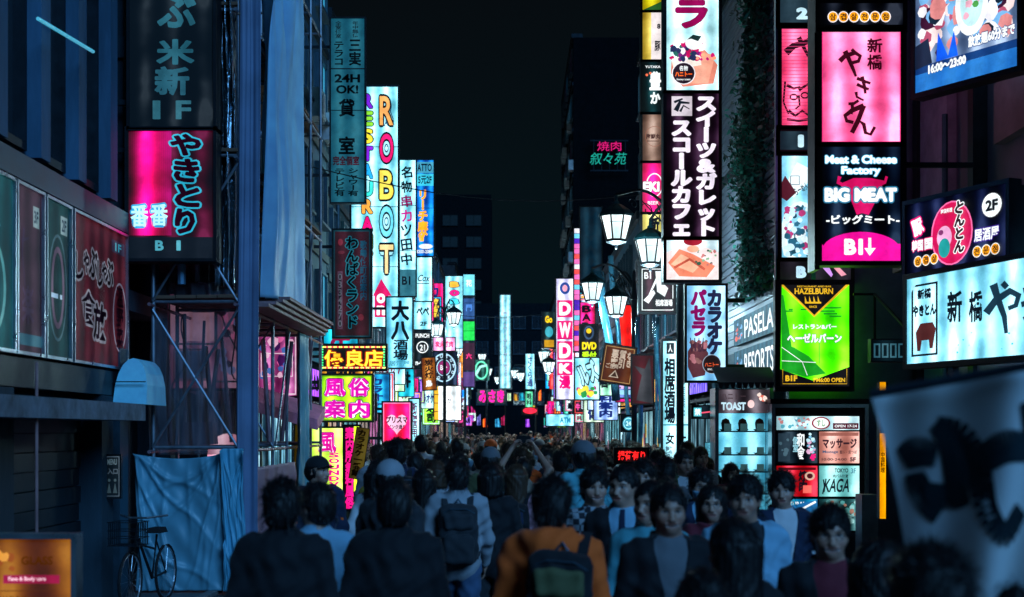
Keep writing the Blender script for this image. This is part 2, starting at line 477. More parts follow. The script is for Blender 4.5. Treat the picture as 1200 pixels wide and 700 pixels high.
c1, c2 = (.006, .02, .035), (.18, .01, .05)
A = Art((388, 22, 427, 237))
A.vtext('テラコ', 391, 48, 403, 77, c1, .03); A.vtext('三実', 409, 45, 423, 77, c1, .03); A.vtext('全室個室', 393, 25, 400, 45, c1, .02); A.vtext('年中無休', 413, 25, 420, 44, c1, .02)
A.rect(388, 80, 427, 81.5, c1)
A.text('24H', 392, 87, 422, 97, c1, .04); A.text('OK!', 394, 100, 420, 110, c1, .04); A.text('貸', 397, 116, 416, 137, c1, .03); A.text('室', 397, 160, 416, 181, c1, .03)
A.text('完全個室', 390, 183, 421, 194, c2, .03); A.vtext('テレビ有', 392, 197, 404, 230, c1, .03); A.vtext('シャワー有', 408, 197, 420, 230, c1, .03)
sign('rental_room_sign', 'tall dim teal sign with dark characters 貸室 and 24H OK, beside the big rainbow-lettered one', (388, 22, 427, 237), 30, (.05, .42, .60), A, mat=DIM, amat=DIM, side=-1, reach=.6)

A = Art((412, 102, 466, 383))
rc = (('R', lin('#7a28d8')), ('E', lin('#8ce03c')), ('S', lin('#f4e23c')), ('T', lin('#8a2be2')), ('A', lin('#28b4ff')), ('U', lin('#3ce6dc')), ('R', lin('#ffb450')), ('A', lin('#ff1e8c')), ('N', lin('#a0e650')), ('T', lin('#ffd24a')))
for i, (ch, c_) in enumerate(rc):
    y = 110 + i * 20.6
    if y < 310: A.text(ch, 424, y, 437, y + 17, c_, .05, INK, .10)
for ch, (a, b_), c_ in zip('ROBOT', ((112, 148), (156, 192), (199, 235), (241, 279), (286, 322)), (lin('#ffb866'), lin('#f01478'), lin('#ffe65a'), lin('#78e6ff'), lin('#ffe1a0'))):
    A.text(ch, 445, a + 1, 461, b_ - 1, CW, .12, (.01, .06, .14), .17); A.text(ch, 445, a + 1, 461, b_ - 1, c_, .02, INK, .075)
A.poly([(437, 347), (447, 327), (459, 347), (455, 347), (455, 372), (439, 372), (439, 347)], lin('#e0106c'))
A.vtext('on', 441, 343, 452, 371, WH, .05)
sign('restaurant_sign', 'biggest white lit sign with two columns of large rainbow letters running down', (412, 102, 466, 383), 36, CW, A, side=-1, reach=.5, frame=.05)

A = Art((391, 270, 434, 395))
A.frame(391, 270, 434, 395, 1.5, (.02, .2, .28)); A.vtext('わんぱくランド', 405, 277, 420, 385, (.01, .01, .02), .03, (.05, .55, .75), .10)
A.vtext('歌舞伎町店案内', 422, 282, 430, 352, (.03, .22, .4), .03); A.rect(395.5, 318, 401.5, 386, (.25, .12, .22)); A.rect(397, 320, 400, 384, (.02, .01, .02)); A.vtext('0334270', 396, 320, 401, 384, (.3, .3, .4), .02)
A.ell(399, 284, 3, 4, (.5, .05, .1)); A.ell(423, 372, 3.4, 4, (.4, .04, .08)); A.ell(400, 296, 4, 2, (.3, .04, .08))
sign('playland_sign', 'dull maroon sign with teal outlined kana hanging before the rainbow-lettered one', (391, 270, 434, 395), 28, (.12, .012, .03), A, mat=DIM, amat=DIM, side=-1, reach=.4)

def led_bulbs(root, W, Hh, n, m_, mat, r=.022, name='bulb_border'):
    m = MB()
    for i in range(n):
        for z in (0.03, Hh - .03): m.box((i + .5) / n * W - r * .6, -.03, z - r * .6, (i + .5) / n * W + r * .6, -.005, z + r * .6, lin('#ffe070', 1.6) if i % 3 else lin('#ff3050', 1.6))
    for i in range(m_):
        for x in (.03, W - .03): m.box(x - r * .6, -.03, (i + .5) / m_ * Hh - r * .6, x + r * .6, -.005, (i + .5) / m_ * Hh + r * .6, lin('#40ff90', 1.6))
    return m.build(name, mat, root)
A = Art((376, 405, 452, 433))
A.text('優良店', 380, 410, 449, 430, lin('#ffd028', 1.3), .03, lin('#b01400'), .085)
A.text('優良店', 380, 410, 449, 430, lin('#ffe040', 1.3), .012)
rt = sign('led_sign', 'wide black sign with glowing yellow 優良店 inside a border of tiny coloured bulbs', (376, 405, 452, 433), 26, (.006, .004, .004), A, side=-1, reach=.3)
led_bulbs(rt, 76 / F * 26, 28 / F * 26, 36, 9, LET)
A = Art((376, 440, 436, 493))
for ch, b_ in zip('風俗案内', ((380, 444, 405, 465), (408, 443, 433, 465), (380, 469, 405, 490), (409, 469, 433, 490))):
    A.text(ch, *b_, WH, .12, INK, .17); A.text(ch, *b_, lin('#e014b4'), .035)
A.frame(376, 440, 436, 493, 1.5, lin('#5a8c14'))
rt = sign('info_sign', 'square lime green sign with magenta 風俗案内 outlined in white and black', (376, 440, 436, 493), 26, lin('#b4f028'), A, side=-1, reach=.3)
A = Art((362, 502, 402, 592))
A.text('風', 373, 507, 394, 531, WH, .1, (.2, .02, .1), .13); A.text('風', 373, 507, 394, 531, lin('#e014a0'), .03)
A.vtext('SOUNDVAC', 385, 530, 398, 585, lin('#f01490'), .05)
sign('entrance_sign', 'lime white lit sign with pink 風 low behind the staff in the cap', (362, 502, 402, 592), 25, lin('#dcff78'), A)
A = Art((404, 500, 423, 597))
A.rect(404, 500, 416, 597, lin('#300418')); A.vtext('案内所無料風俗', 405, 501, 416, 596, lin('#ff1e96'), .05)
sign('info_column', 'narrow lime edged column sign with stacked pink characters, next to the leaning yellow banner', (404, 500, 421, 597), 24, lin('#c8f01e'), A, depth=.15)
A = Art((449, 472, 481, 521))
hp = [(465 + 12 * (16 * math.sin(t / 10 * 3.1416) ** 3) / 16, 496 - 12.5 * (13 * math.cos(t / 10 * 3.1416) - 5 * math.cos(2 * t / 10 * 3.1416) - 2 * math.cos(3 * t / 10 * 3.1416) - math.cos(4 * t / 10 * 3.1416)) / 15) for t in range(20)]
A.poly(hp, lin('#ffc8e6')); A.text('プリスマ', 452, 488, 478, 496, (.03, .004, .02), .05); A.text('ピンク通り', 455, 498, 475, 503, (.03, .004, .02), .03)
A.frame(449, 472, 481, 521, 1.2, lin('#ff8cc0'))
sign('heart_sign', 'hot pink sign with a pale heart and dark lettering', (449, 472, 481, 521), 30, lin('#ff1478'), A, side=-1, reach=.4)
A = Art((453, 349, 483, 431))
A.vtext('大八', 459, 353, 479, 398, INK, .05, jit=.1); A.vtext('酒場', 461, 398, 478, 422, INK, .03); A.text('居酒屋', 456, 423, 480, 429, (.05, .3, .4), .02)
sign('brush_sign', 'teal white upright sign with two big black brush characters under the rainbow-lettered one', (453, 349, 483, 431), 34, (.22, .62, .78), A, side=-1, reach=.4)
A = Art((465, 188, 487, 347)); 
for i, (ch, c_) in enumerate(zip('名物串カツ田中', (INK, INK, lin('#8c1e64'), lin('#c01e8c'), INK, NAVY, NAVY))):
    y = 195 + i * 17; A.text(ch, 470, y, 483, y + 14, c_, .03, rot=-.12)
A.rect(465, 316, 487, 347, (.03, .16, .22)); A.text('B1', 471, 324, 481, 334, INK, .03)
sign('skewer_sign', 'narrow white lit sign with slanted black and purple brush characters beside the rainbow-lettered one', (465, 188, 487, 347), 43, CW, A)
A = Art((487, 188, 508, 300))
A.rect(487, 190, 508, 203, (.06, .34, .5)); A.text('ATTO', 489, 192, 506, 201, NAVY, .03); A.rect(487, 204, 508, 218, (.05, .6, .8)); A.text('5元2F', 490, 206, 506, 216, NAVY, .03)
A.vtext('リーチ麻雀', 490, 222, 501, 284, lin('#ffaa28', 1.2), .06); A.text('3200-2089', 488, 293, 507, 297, WH, .02); A.ell(499, 289, 8, 3, WH)
sign('mahjong_sign', 'blue lit sign with orange リーチ麻雀 under two small teal panels', (487, 188, 508, 300), 48, lin('#0a78c8'), A)
A = Art((487, 302, 506, 353)); A.text('Cox', 490, 322, 504, 330, INK, .02, shear=.3); A.rect(489, 332, 503, 333, INK)
sign('script_sign', 'plain white lit sign with small handwritten word below the blue one with orange characters', (487, 302, 506, 353), 48, CW, A)
A = Art((485, 354, 505, 386)); A.text('ペペ', 488, 360, 503, 370, INK, .05); A.text('2F', 492, 377, 501, 382, INK, .03)
sign('floor_sign', 'white lit sign with black ペペ and 2F under the handwritten one', (485, 354, 505, 386), 48, CW, A)
A = Art((485, 388, 505, 432)); A.ring(495, 407, 7, 7, 1.2, WH); A.text('21', 492, 404, 498, 411, WH, .03); A.text('PUNCH', 487, 391, 503, 396, WH, .03); A.text('n-wall', 487, 422, 503, 428, WH, .03)
sign('circle_sign', 'black sign with a white ring and small white words under the white ペペ one', (485, 388, 505, 432), 47, (.004, .008, .012), A)
A = Art((496, 420, 511, 457)); A.vtext('炭火焼', 499, 422, 509, 444, (.02, .01, .01), .04); A.text('鳥', 499, 446, 507, 454, WH, .04)
sign('brown_sign', 'small amber brown sign with dark characters before the round emblem sign', (496, 420, 511, 457), 44, lin('#a8702c'), A, tilt=-3)
A = Art((505, 413, 535, 451)); A.ell(520, 431, 14.5, 17, (.01, .01, .03)); A.ring(520, 431, 14.5, 17, 1.6, (.5, .8, 1)); A.ring(520, 431, 8.5, 10, 1, (.5, .8, 1)); A.ell(520, 431, 7, 8, (.3, .02, .16))
for i, ch in enumerate('LUPUTOTOKYO'):
    a = R(200 - i * 32); A.text(ch, 520 + 11.5 * math.cos(a) - 1.6, 431 - 13.5 * math.sin(a) - 2, 520 + 11.5 * math.cos(a) + 1.6, 431 - 13.5 * math.sin(a) + 2, (.6, .85, 1), .05)
A.text('Bar', 516, 428, 524, 434, WH, .03)
sign('round_emblem_sign', 'dark sign with a round white lettered emblem above the yellow and white board', (505, 413, 535, 451), 50, (.01, .02, .05), A)
A = Art((508, 395, 533, 411)); A.text('炭火焼肉', 510, 399, 531, 407, lin('#ff2878'), .04)
sign('pinkish_sign', 'small pale pink strip sign over the round emblem', (508, 396, 533, 411), 50, lin('#ffc8f0'), A)
A = Art((509, 453, 540, 492)); A.rect(509, 453, 514, 492, lin('#ffc83c')); A.text('だ', 524, 467, 529, 473, INK, .03)
for k in range(3): A.rect(509, 462 + 10 * k, 514, 463 + 10 * k, (.2, .1, .02))
sign('lit_board', 'bright white board with a yellow left edge low on the left side', (509, 453, 540, 492), 51, WH, A)
A = Art((522, 324, 542, 408))
for k, (ch, c_) in enumerate(zip('BOB', (lin('#ffc850'), lin('#ff2896'), lin('#50e6ff')))): A.text(ch, 527, 330 + 10 * k, 538, 337 + 10 * k, c_, .12, (.05, .05, .1), .2)
sign('far_rainbow_sign', 'far white lit sign with three stacked coloured letters behind the street lamps', (522, 324, 542, 408), 62, CW, A)
A = Art((543, 322, 556, 454)); A.rect(543, 322, 556, 346, (.2, .8, 1)); A.rect(543, 346, 556, 348, INK); A.rect(543, 350, 556, 374, (.03, .1, .3)); A.rect(543, 377, 556, 399, lin('#28e65a'))
A.rect(543, 402, 556, 434, (.05, .01, .03)); A.text('六', 546, 414, 553, 421, lin('#ff3c8c'), .04); A.rect(543, 436, 556, 453, (.1, .05, .22)); A.text('花', 546, 328, 553, 336, WH, .04); A.text('門', 546, 357, 553, 365, (.1, .3, .8), .03)
sign('stacked_sign', 'far column of cyan, blue, green and maroon panels', (543, 322, 556, 454), 66, (.01, .02, .04), A)
A = Art((480, 468, 491, 517)); A.vtext('新橋信用', 482, 472, 489, 512, lin('#5a1450'), .03)
sign('slim_white_sign', 'slim white sign with a column of purple characters right of the hot pink heart sign', (480, 468, 491, 517), 33, CW, A)
A = Art((586, 346, 597, 455)); A.vtext('カラオケ館', 589, 362, 594, 442, (.3, .45, .6), .02)
sign('tall_far_sign', 'very tall slim white lit sign rising at the far end of the street', (586, 346, 598, 455), 95, (.36, .72, .82), A, frame=.1)
A = Art((563, 459, 589, 470)); A.text('みさき', 564, 459, 588, 470, lin('#ff1ea0', 1.5), .05)
sign('pink_neon_sign', 'far hot pink neon script on a dark board spanning the street end', (560, 457, 592, 472), 92, (.01, .004, .012), A)
A = Art((555, 422, 573, 446)); A.ring(564, 434, 8, 11, 2, lin('#78ffd2')); A.stroke([(557, 440), (563, 430), (571, 428)], 3, lin('#b4fff0'))
sign('green_ring_sign', 'far pale green ring shaped sign behind the street lamps', (555, 422, 573, 446), 80, (.02, .1, .08), A)

# ---- right side
A = Art((781, -40, 842, 108))
A.vtext('カ', 796, -40, 830, 0, lin('#8c0a50'), .06); A.text('ラ', 791, 0, 830, 35, lin('#8c0a50'), .06)
q = random.Random(3)
A.poly([(787, 70), (826, 60), (841, 78), (836, 100), (800, 104), (786, 88)], lin('#e08c78')); A.poly([(800, 60), (838, 66), (830, 100), (806, 100)], lin('#f0a890'))
A.poly([(786, 70), (820, 62), (822, 78), (790, 84)], lin('#f2e6dc'))
A.blobs(784, 48, 824, 76, 9, [(.02, .12, .1), lin('#6e1e6e'), lin('#c81464'), lin('#f5f0f5'), (.02, .03, .1)], 2.5, 5.5, 5)
A.ell(813, 52, 10, 8, WH); A.poly([(805, 48), (812, 42), (822, 44), (818, 50), (810, 47)], (.01, .03, .03)); A.blobs(815, 60, 840, 74, 5, [lin('#d21478'), lin('#ffaa82')], 2, 4, 8)
A.ell(801, 88, 14, 13.5, (.9, .85, .9)); A.ell(801, 88, 12.8, 12.4, (.02, .01, .02)); A.text('名物', 796, 79, 806, 85, WH, .03); A.text('ハニトー', 791, 86, 811, 92, lin('#ff6e28'), .05); A.text('honey toast', 793, 94, 809, 97, WH, .02)
sign('parfait_sign', 'white lit sign with a big purple ラ and a picture of a fruit parfait', (781, -40, 842, 106), 22, (.66, .95, 1), A, frame=.05, depth=.5)
A = Art((781, 112, 842, 262))
A.rect(787, 113, 811, 136, lin('#d2c8d2')); A.stroke([(792, 130), (797, 120), (808, 121)], 6, INK, 2); A.stroke([(797, 131), (801, 124), (808, 128)], 3, INK, 1); A.stroke([(790, 120), (800, 116)], 3, INK, 2)
A.vtext('スコールカフェ', 787, 140, 810, 277, lin('#f0e6f5'), .07, fill=1.04); A.vtext('スイーツ&ガレット', 816, 112, 839, 277, lin('#f0e6f5'), .07, fill=1.04)
sign('cafe_sign', 'tall dark aubergine sign with two columns of white katakana', (781, 110, 842, 278), 22, (.022, .008, .022), A, frame=.05, depth=.5, vbox=(781, 110, 842, 278))
A = Art((781, 281, 842, 328))
A.poly([(781, 296), (812, 284), (842, 296), (842, 328), (781, 328)], lin('#f5e6e6')); A.ell(812, 283, 11, 5, lin('#a01e32')); A.poly([(783, 308), (796, 292), (812, 298), (838, 312), (828, 325), (796, 324)], lin('#f08c6e'))
A.poly([(786, 310), (798, 298), (822, 310), (812, 320)], lin('#ffc0a0')); A.stroke([(790, 314), (808, 304), (826, 316)], 3, lin('#c85a46')); A.blobs(814, 292, 840, 312, 8, [(.03, .12, .08), (.25, .5, .3), (.6, .2, .2)], 1, 2.6, 9); A.ell(812, 292, 7, 4, lin('#ffb496'))
sign('dessert_photo_sign', 'lit food picture panel with a folded pancake, at the foot of the tall aubergine sign', (781, 281, 842, 328), 22, (.75, .9, .95), A, frame=.05, depth=.5)
MBp = MB().box(2.39, 22.52, 4.0, 3.2, 22.62, 9.3)
col_items = ((-40, 12, lin('#c8be1e'), '', 'yellow green panel at the top of the narrow sign column'), (15, 70, lin('#c8b45a'), '8', 'yellow and white panel in the narrow sign column'),
             (73, 132, (.004, .03, .035), '豊か', 'dark teal panel with white brush characters in the narrow sign column'), (134, 189, lin('#8c7468'), '海鮮', 'brownish grey panel with a round mark in the narrow sign column'),
             (191, 249, lin('#e6148c'), 'EKI', 'magenta panel with a white ring in the narrow sign column'), (251, 276, lin('#e6dc8c'), '新', 'pale yellow panel at the foot of the narrow sign column'))
for y0, y1, fc, t, lb in col_items:
    A = Art((753, y0, 775, y1)); h = y1 - y0
    if y0 == 15: A.rect(763, y0, 775, y1, lin('#e6dcdc')); A.text('8', 770, 28, 774, 34, INK, .05); A.text('豚', 767, 48, 774, 60, INK, .03)
    elif y0 == -40: A.poly([(753, 12), (775, 2), (775, 12)], (.02, .1, .02))
    elif y0 == 73: A.text('豊', 761, 84, 775, 106, WH, .05); A.text('か', 762, 108, 774, 122, WH, .05); A.text('YUTAKA', 756, 77, 774, 80, WH, .02); A.ell(758, 88, 1.5, 1.5, lin('#ff7850')); A.ell(762, 86, 1.5, 1.5, lin('#ff7850'))
    elif y0 == 134: A.ring(767, 160, 11, 12, .6, (.3, .12, .08)); A.text('海鮮丸', 757, 157, 774, 163, (.05, .02, .02), .04); A.rect(758, 165, 772, 166, (.08, .03, .02))
    elif y0 == 191: A.ring(767, 217, 10, 14, 1.4, WH); A.text('EKI', 753.5, 213, 773, 225, WH, .06, lin('#8c0a50'), .1); A.text('BEER', 759, 236, 772, 240, WH, .02)
    else: A.text('新', 760, 254, 773, 272, INK, .05)
    sign('narrow_panel', lb, (753, y0, 775, y1), 26, fc, A, frame=.04, depth=.3)
A = Art((750, 313, 791, 366)); A.frame(752, 315, 789, 364, 1, WH); A.text('B1', 755, 319, 763, 327, WH, .03); A.poly([(768, 318), (776, 318), (775, 330), (783, 338), (779, 348), (770, 342)], WH)
A.stroke([(772, 322), (758, 352)], 3, WH, 1.5); A.poly([(754, 352), (766, 340), (768, 344), (760, 356)], WH); A.rect(768, 350, 790, 362, (.015, .006, .012)); A.text('相席酒場', 768, 351, 788, 359, WH, .04)
sign('silhouette_sign', 'dark brown square sign with a white leg silhouette and B1', (750, 313, 791, 366), 27, (.03, .008, .016), A, side=1, reach=.5)
A = Art((805, 335, 850, 446))
A.vtext('カラオケ', 829, 340, 846, 416, (.015, .02, .06), .07, fill=1.05); A.vtext('パセラ', 810, 340, 827, 394, lin('#820a5a'), .07, fill=1.05)
A.poly([(806, 412), (814, 400), (824, 404), (830, 414), (826, 440), (812, 443), (806, 430)], lin('#5a323c')); A.blobs(806, 398, 830, 428, 7, [lin('#3c2332'), lin('#825a5a'), lin('#aa6e78')], 2, 5, 4)
for k in range(4): A.stroke([(811 + 4 * k, 412), (809 + 5 * k, 396)], 2.4, lin('#46283a'), 1)
A.ell(834, 427, 11, 11.5, lin('#a0b4c8')); A.ell(834, 427, 10.3, 10.8, (.02, .01, .015)); A.text('ハニトー', 826, 425, 842, 430, lin('#e6643c'), .04); A.text('SINCE 90', 829, 432, 839, 434, WH, .01)
sign('karaoke_sign', 'blue white lit sign with カラオケ and a picture of dark dessert', (805, 335, 850, 446), 21, (.33, .62, .86), A, side=1, reach=.3)
# column left of the pink one
A = Art((912, -40, 952, 30)); A.rect(912, -40, 952, 30, (.02, .045, .065)); A.text('2', 933, 9, 947, 23, (.55, .8, .9), .08)
sign('floor_plate', 'grey blue plate with a white 2 at the top of the column of panels', (914, -30, 950, 29), 20, (.03, .06, .09), A, mat=DIM, frame=.06, vbox=(914, -30, 950, 29))
A = Art((916, 32, 949, 149))
A.stroke([(921, 62), (930, 54), (944, 50), (949, 46)], 9, (.02, .004, .01), 5); A.stroke([(936, 44), (947, 66)], 6, (.02, .004, .01), 3)
A.stroke([(922, 100), (930, 104), (938, 102)], 4, (.02, .004, .01), 2); A.stroke([(936, 106), (948, 98)], 4, (.02, .004, .01), 2); A.ring(930, 114, 5, 4, 1.8, (.02, .004, .01)); A.ring(943, 112, 5, 4, 1.8, (.02, .004, .01))
A.stroke([(924, 130), (932, 136), (940, 130), (948, 136)], 4, (.02, .004, .01), 2); A.stroke([(922, 140), (936, 142), (948, 140)], 3, (.02, .004, .01)); A.stroke([(936, 112), (937, 124), (932, 128)], 2.5, (.02, .004, .01), 2); A.stroke([(920, 96), (918, 120), (924, 134)], 2.5, (.02, .004, .01), 2)
for k in range(28): A.rect(916, 34 + 4.1 * k, 949, 34.7 + 4.1 * k, lin('#c83c6e'))
sign('face_sign', 'red pink striped panel with black brush drawn features between the plates 2 and 1', (916, 32, 949, 149), 20, lin('#ff78a5'), A, frame=.06)
A = Art((914, 152, 950, 178)); A.text('1', 935, 158, 942, 173, (.55, .8, .9), .08)
sign('floor_plate', 'grey blue plate with a white 1 in the column of panels', (914, 152, 950, 178), 20, (.06, .14, .2), A, mat=DIM, frame=.06)
A = Art((916, 181, 949, 302))
A.poly([(918, 222), (934, 190), (949, 198), (949, 212), (930, 232)], (.85, .97, 1)); A.frame(926, 206, 937, 217, .8, (.02, .08, .15)); A.text('らーめん', 930, 217, 948, 226, (.02, .06, .1), .03, rot=-.5); A.poly([(916, 214), (920, 206), (933, 226), (922, 236), (916, 232)], (.1, .015, .03))
A.ell(938, 276, 24, 40, (.78, .95, 1)); A.ell(940, 274, 18, 32, (.25, .6, .8)); A.blobs(918, 240, 949, 302, 14, [(.01, .06, .1), (.8, .95, 1), lin('#b43c78'), (.02, .12, .2), (.6, .85, 1)], 2, 6, 12)
A.items = [(([[(min(949, max(916, x)), min(302, max(181, y))) for x, y in p] for p in ps]), c) for ps, c in A.items]
sign('dish_photo_sign', 'pale blue lit panel with a picture of a food platter above the plate B', (916, 181, 949, 302), 20, (.4, .78, .95), A, frame=.06)
A = Art((914, 306, 997, 330)); A.text('B', 933, 312, 945, 326, (.5, .75, .9), .08); A.poly([(962, 312), (970, 310), (976, 322), (974, 325)], (.6, .3, .8)); A.poly([(974, 311), (982, 312), (992, 322), (986, 324)], (.8, .3, .4)); A.rect(950, 310.5, 990, 312, (.05, .6, .1))
sign('floor_plate', 'wide dark plate with a white B over the green sign', (914, 306, 997, 330), 20, (.05, .04, .07), A, mat=DIM, frame=.05)
A = Art((914, 334, 995, 453)); g1, g2 = lin('#1e9e28'), lin('#2dbe32'); K = (.006, .006, .008); G = lin('#e6b428')
A.poly([(918, 346), (930, 420), (936, 425), (916, 425), (916, 346)], g1); A.poly([(916, 405), (930, 407), (948, 418), (968, 438), (944, 442), (916, 434)], g1)
A.stroke([(916, 407), (940, 424), (946, 440)], .8, WH); A.stroke([(916, 423), (956, 425)], .8, WH); A.stroke([(960, 400), (960, 426)], .7, g1)
for x, y, w_ in ((938, 362, 20), (962, 360, 24), (958, 364, 20), (965, 367, 16), (972, 370, 14), (924, 362, 5), (920, 364, 9)): A.rect(x, y, x + w_, y + 1.8, g1)
A.poly([(914, 334), (995, 334), (954, 372)], G); A.poly([(918, 334), (991, 334), (954, 369.5)], K); A.poly([(914, 334), (914, 431), (914.2, 431), (916, 334)], K)
A.text('HAZELBURN', 931, 338, 976, 345, G, .03); A.text('RESTAURANT AND BAR', 934, 335, 974, 337, G, .02)
for k in range(4): A.poly([(943 + 5 * k, 356), (943 + 5 * k, 347), (946 + 5 * k, 356)], G)
A.rect(943, 354, 962, 356, G); A.text('SINCE', 948, 358.5, 957, 361, G, .02)
A.poly([(914, 433), (952, 446), (995, 430), (995, 453), (914, 453)], K); A.stroke([(917, 433), (917, 450), (992, 450), (992, 432)], .6, G)
A.text('B1F', 920, 440, 934, 447, G, .05); A.text('PM6:00 OPEN', 953, 443, 990, 448, G, .03)
A.text('レストラン&バー', 929, 380, 980, 386, WH, .05, (.05, .3, .06), .1); A.text('ヘーゼルバーン', 922, 391, 986, 402, WH, .06, (.02, .2, .04), .12)
sign('green_bar_sign', 'bright green lit sign with a black pointed top and gold border reading B1F', (914, 334, 995, 453), 19.6, lin('#78ff1e'), A, frame=.07, body=M_DARK, vbox=(914, 334, 995, 453))
# pink column
A = Art((962, 8, 1057, 36)); 
for k, ch in enumerate('삼겹살전문점'):
    A.ell(976 + 12.3 * k, 20, 6.2, 6.6, (.9, .85, .9)); A.ell(976 + 12.3 * k, 20, 5.2, 5.6, lin('#ffaa14')); A.text(ch, 972.5 + 12.3 * k, 16, 979.5 + 12.3 * k, 24, (.05, .01, .01), .03)
sign('round_letter_sign', 'black strip with six small yellow discs bearing Korean characters', (960, 4, 1058, 33), 17, (.006, .008, .014), A, frame=.05, depth=.4, vbox=(960, 4, 1058, 33))
A = Art((963, 35, 1055, 167)); D = (.05, .003, .012)
A.text('新', 1016, 45, 1034, 62, D, .03); A.text('橋', 1016, 64, 1034, 82, D, .03)
A.stroke([(984, 72), (990, 66), (1002, 62), (1008, 66), (1006, 72), (998, 74)], 6, D, 4); A.stroke([(990, 60), (994, 68), (1000, 82), (1003, 90)], 6.5, D, 3); A.stroke([(998, 58), (1002, 62)], 4, D)
A.stroke([(1004, 92), (1014, 96), (1020, 98)], 4, D, 3); A.stroke([(1004, 99), (1012, 103), (1018, 105)], 4, D, 3); A.stroke([(1010, 90), (1013, 102), (1014, 110)], 4.5, D, 3); A.stroke([(1003, 108), (1004, 114), (1012, 118)], 4, D, 2)
A.stroke([(1006, 118), (1000, 122), (994, 122)], 3.5, D); A.stroke([(998, 120), (999, 128), (997, 134)], 4, D); A.stroke([(1012, 124), (998, 130), (990, 136), (992, 142), (1000, 144)], 6, D, 4)
A.stroke([(1012, 124), (1006, 140), (998, 156)], 6, D, 5); A.stroke([(998, 156), (1006, 142), (1012, 146), (1014, 156), (1020, 158), (1025, 149)], 5.5, D, 3.5)
A.frame(962.5, 34.5, 1055.5, 167.5, 1.5, lin('#ff3c8c'))
sign('pink_brush_sign', 'big pale pink lit sign with black brush script やきとん', (963, 35, 1055, 167), 17, lin('#ff8cbe'), A, frame=.055, depth=.4)
A = Art((963, 172, 1057, 306)); A.text('Meat & Cheese', 967, 182, 1051, 192, WH, .05, CY, .1); A.text('Factory', 986, 195, 1032, 207, WH, .05, CY, .1)
A.poly([(1000, 209), (1020, 209), (1036, 212), (1028, 232), (1018, 252), (1010, 250), (1004, 252), (996, 232), (984, 216)], lin('#d21464')); A.stroke([(984, 207), (982, 214), (992, 219), (1008, 214), (1026, 219), (1037, 214), (1039, 207)], 4.5, lin('#d21464'), 3)
A.text('BIG MEAT', 966, 220, 1051, 237, WH, .07, (.03, .2, .35), .15); A.text('-ビッグミート-', 968, 252, 1054, 263, WH, .04)
A.poly([(963, 306), (963, 286)] + [(1009 + 46 * math.cos(R(a)), 294 - 22 * math.sin(R(a))) for a in range(165, 10, -12)] + [(1055, 286), (1055, 306)], lin('#f014a0')); A.text('B1', 989, 280, 1011, 299, WH, .06); A.stroke([(1019, 279), (1019, 296)], 3.4, WH); A.poly([(1012.5, 291), (1026, 291), (1019, 300)], WH)
sign('meat_sign', 'black lit sign with a pink bull head above a pink half disc reading B1', (963, 172, 1055, 306), 17, (.004, .01, .025), A, frame=.055, depth=.4, side=1, reach=.9, vbox=(963, 172, 1055, 306))
m = MB(); 
a_ = P(957, 310, 17); b_ = P(1061, -60, 17)
m.box(a_.x - .02, 17.02, a_.z - .06, a_.x + .04, 17.42, b_.z); m.box(b_.x - .04, 17.02, a_.z - .06, b_.x + .02, 17.42, b_.z)
tag(m.build('sign_post_frame', M_BLACK), 'black upright steel frame holding the pale pink brush script sign', 'sign frame')

# LED screen top right, turned towards the camera
A = Art((0, 0, 100, 80)); A.rect(0, 66, 100, 80, lin('#2878c8')); A.rect(0, 60, 100, 66, lin('#143c78'))
A.blobs(2, 2, 98, 58, 12, [lin('#f0dcdc'), lin('#b4506e'), lin('#3c1432'), lin('#78b4e6'), lin('#f5f5ff'), lin('#14283c'), lin('#dc8c8c')], 4, 11, 21)
A.ell(57, 24, 16, 24, WH); A.ell(57, 24, 11, 17, lin('#c8f0f5')); A.blobs(48, 12, 66, 36, 6, [lin('#50a050'), lin('#f0b4c8')], 1.5, 4, 7); A.poly([(22, 60), (24, 38), (34, 58), (40, 40), (44, 60)], lin('#1464f0')); A.poly([(0, 44), (14, 40), (18, 60), (0, 62)], (.01, .02, .05))
A.text('16:00〜23:00', 14, 61, 52, 68, WH, .06, (.02, .05, .2), .1); A.text('飲放題60分まで', 54, 48, 98, 57, WH, .05, (.02, .05, .2), .12)
sign('led_screen', 'bright food advertisement screen with a white plate and blue lower edge', (1073, -40, 1193, 110), 16.4, lin('#8296b4'), A, 'screen', YB=15.15, frame=.06, depth=.3, vbox=(0, -20, 100, 80))
A = Art((0, 0, 120, 84)); A.ell(57, 42, 25, 36, lin('#d2145a')); A.ring(57, 42, 25, 36, 1.6, lin('#ff78b4')); A.text('豚', 8, 18, 22, 38, WH, .05, lin('#e61478'), .15, rot=-.3)
A.text('韓国', 8, 43, 22, 56, WH, .05, lin('#e61478'), .13); A.text('国', 24, 43, 34, 56, WH, .05, lin('#e61478'), .13); A.text('居酒屋', 84, 43, 112, 57, WH, .03, lin('#3c1e8c'), .12)
A.ell(104, 20, 11, 13, WH); A.text('2F', 97, 14, 111, 26, INK, .05)
for k, ch in enumerate('삼겹살'): A.ell(16 + 10.4 * k, 68, 5.2, 6.4, WH); A.ell(16 + 10.4 * k, 68, 4.4, 5.6, lin('#ffaa14')); A.text(ch, 13 + 10.4 * k, 64, 19 + 10.4 * k, 72, (.05, .01, .01), .03)
for k, ch in enumerate('전문점'): A.ell(88 + 10.4 * k, 68, 5.2, 6.4, WH); A.ell(88 + 10.4 * k, 68, 4.4, 5.6, lin('#ffaa14')); A.text(ch, 85 + 10.4 * k, 64, 91 + 10.4 * k, 72, (.05, .01, .01), .03)
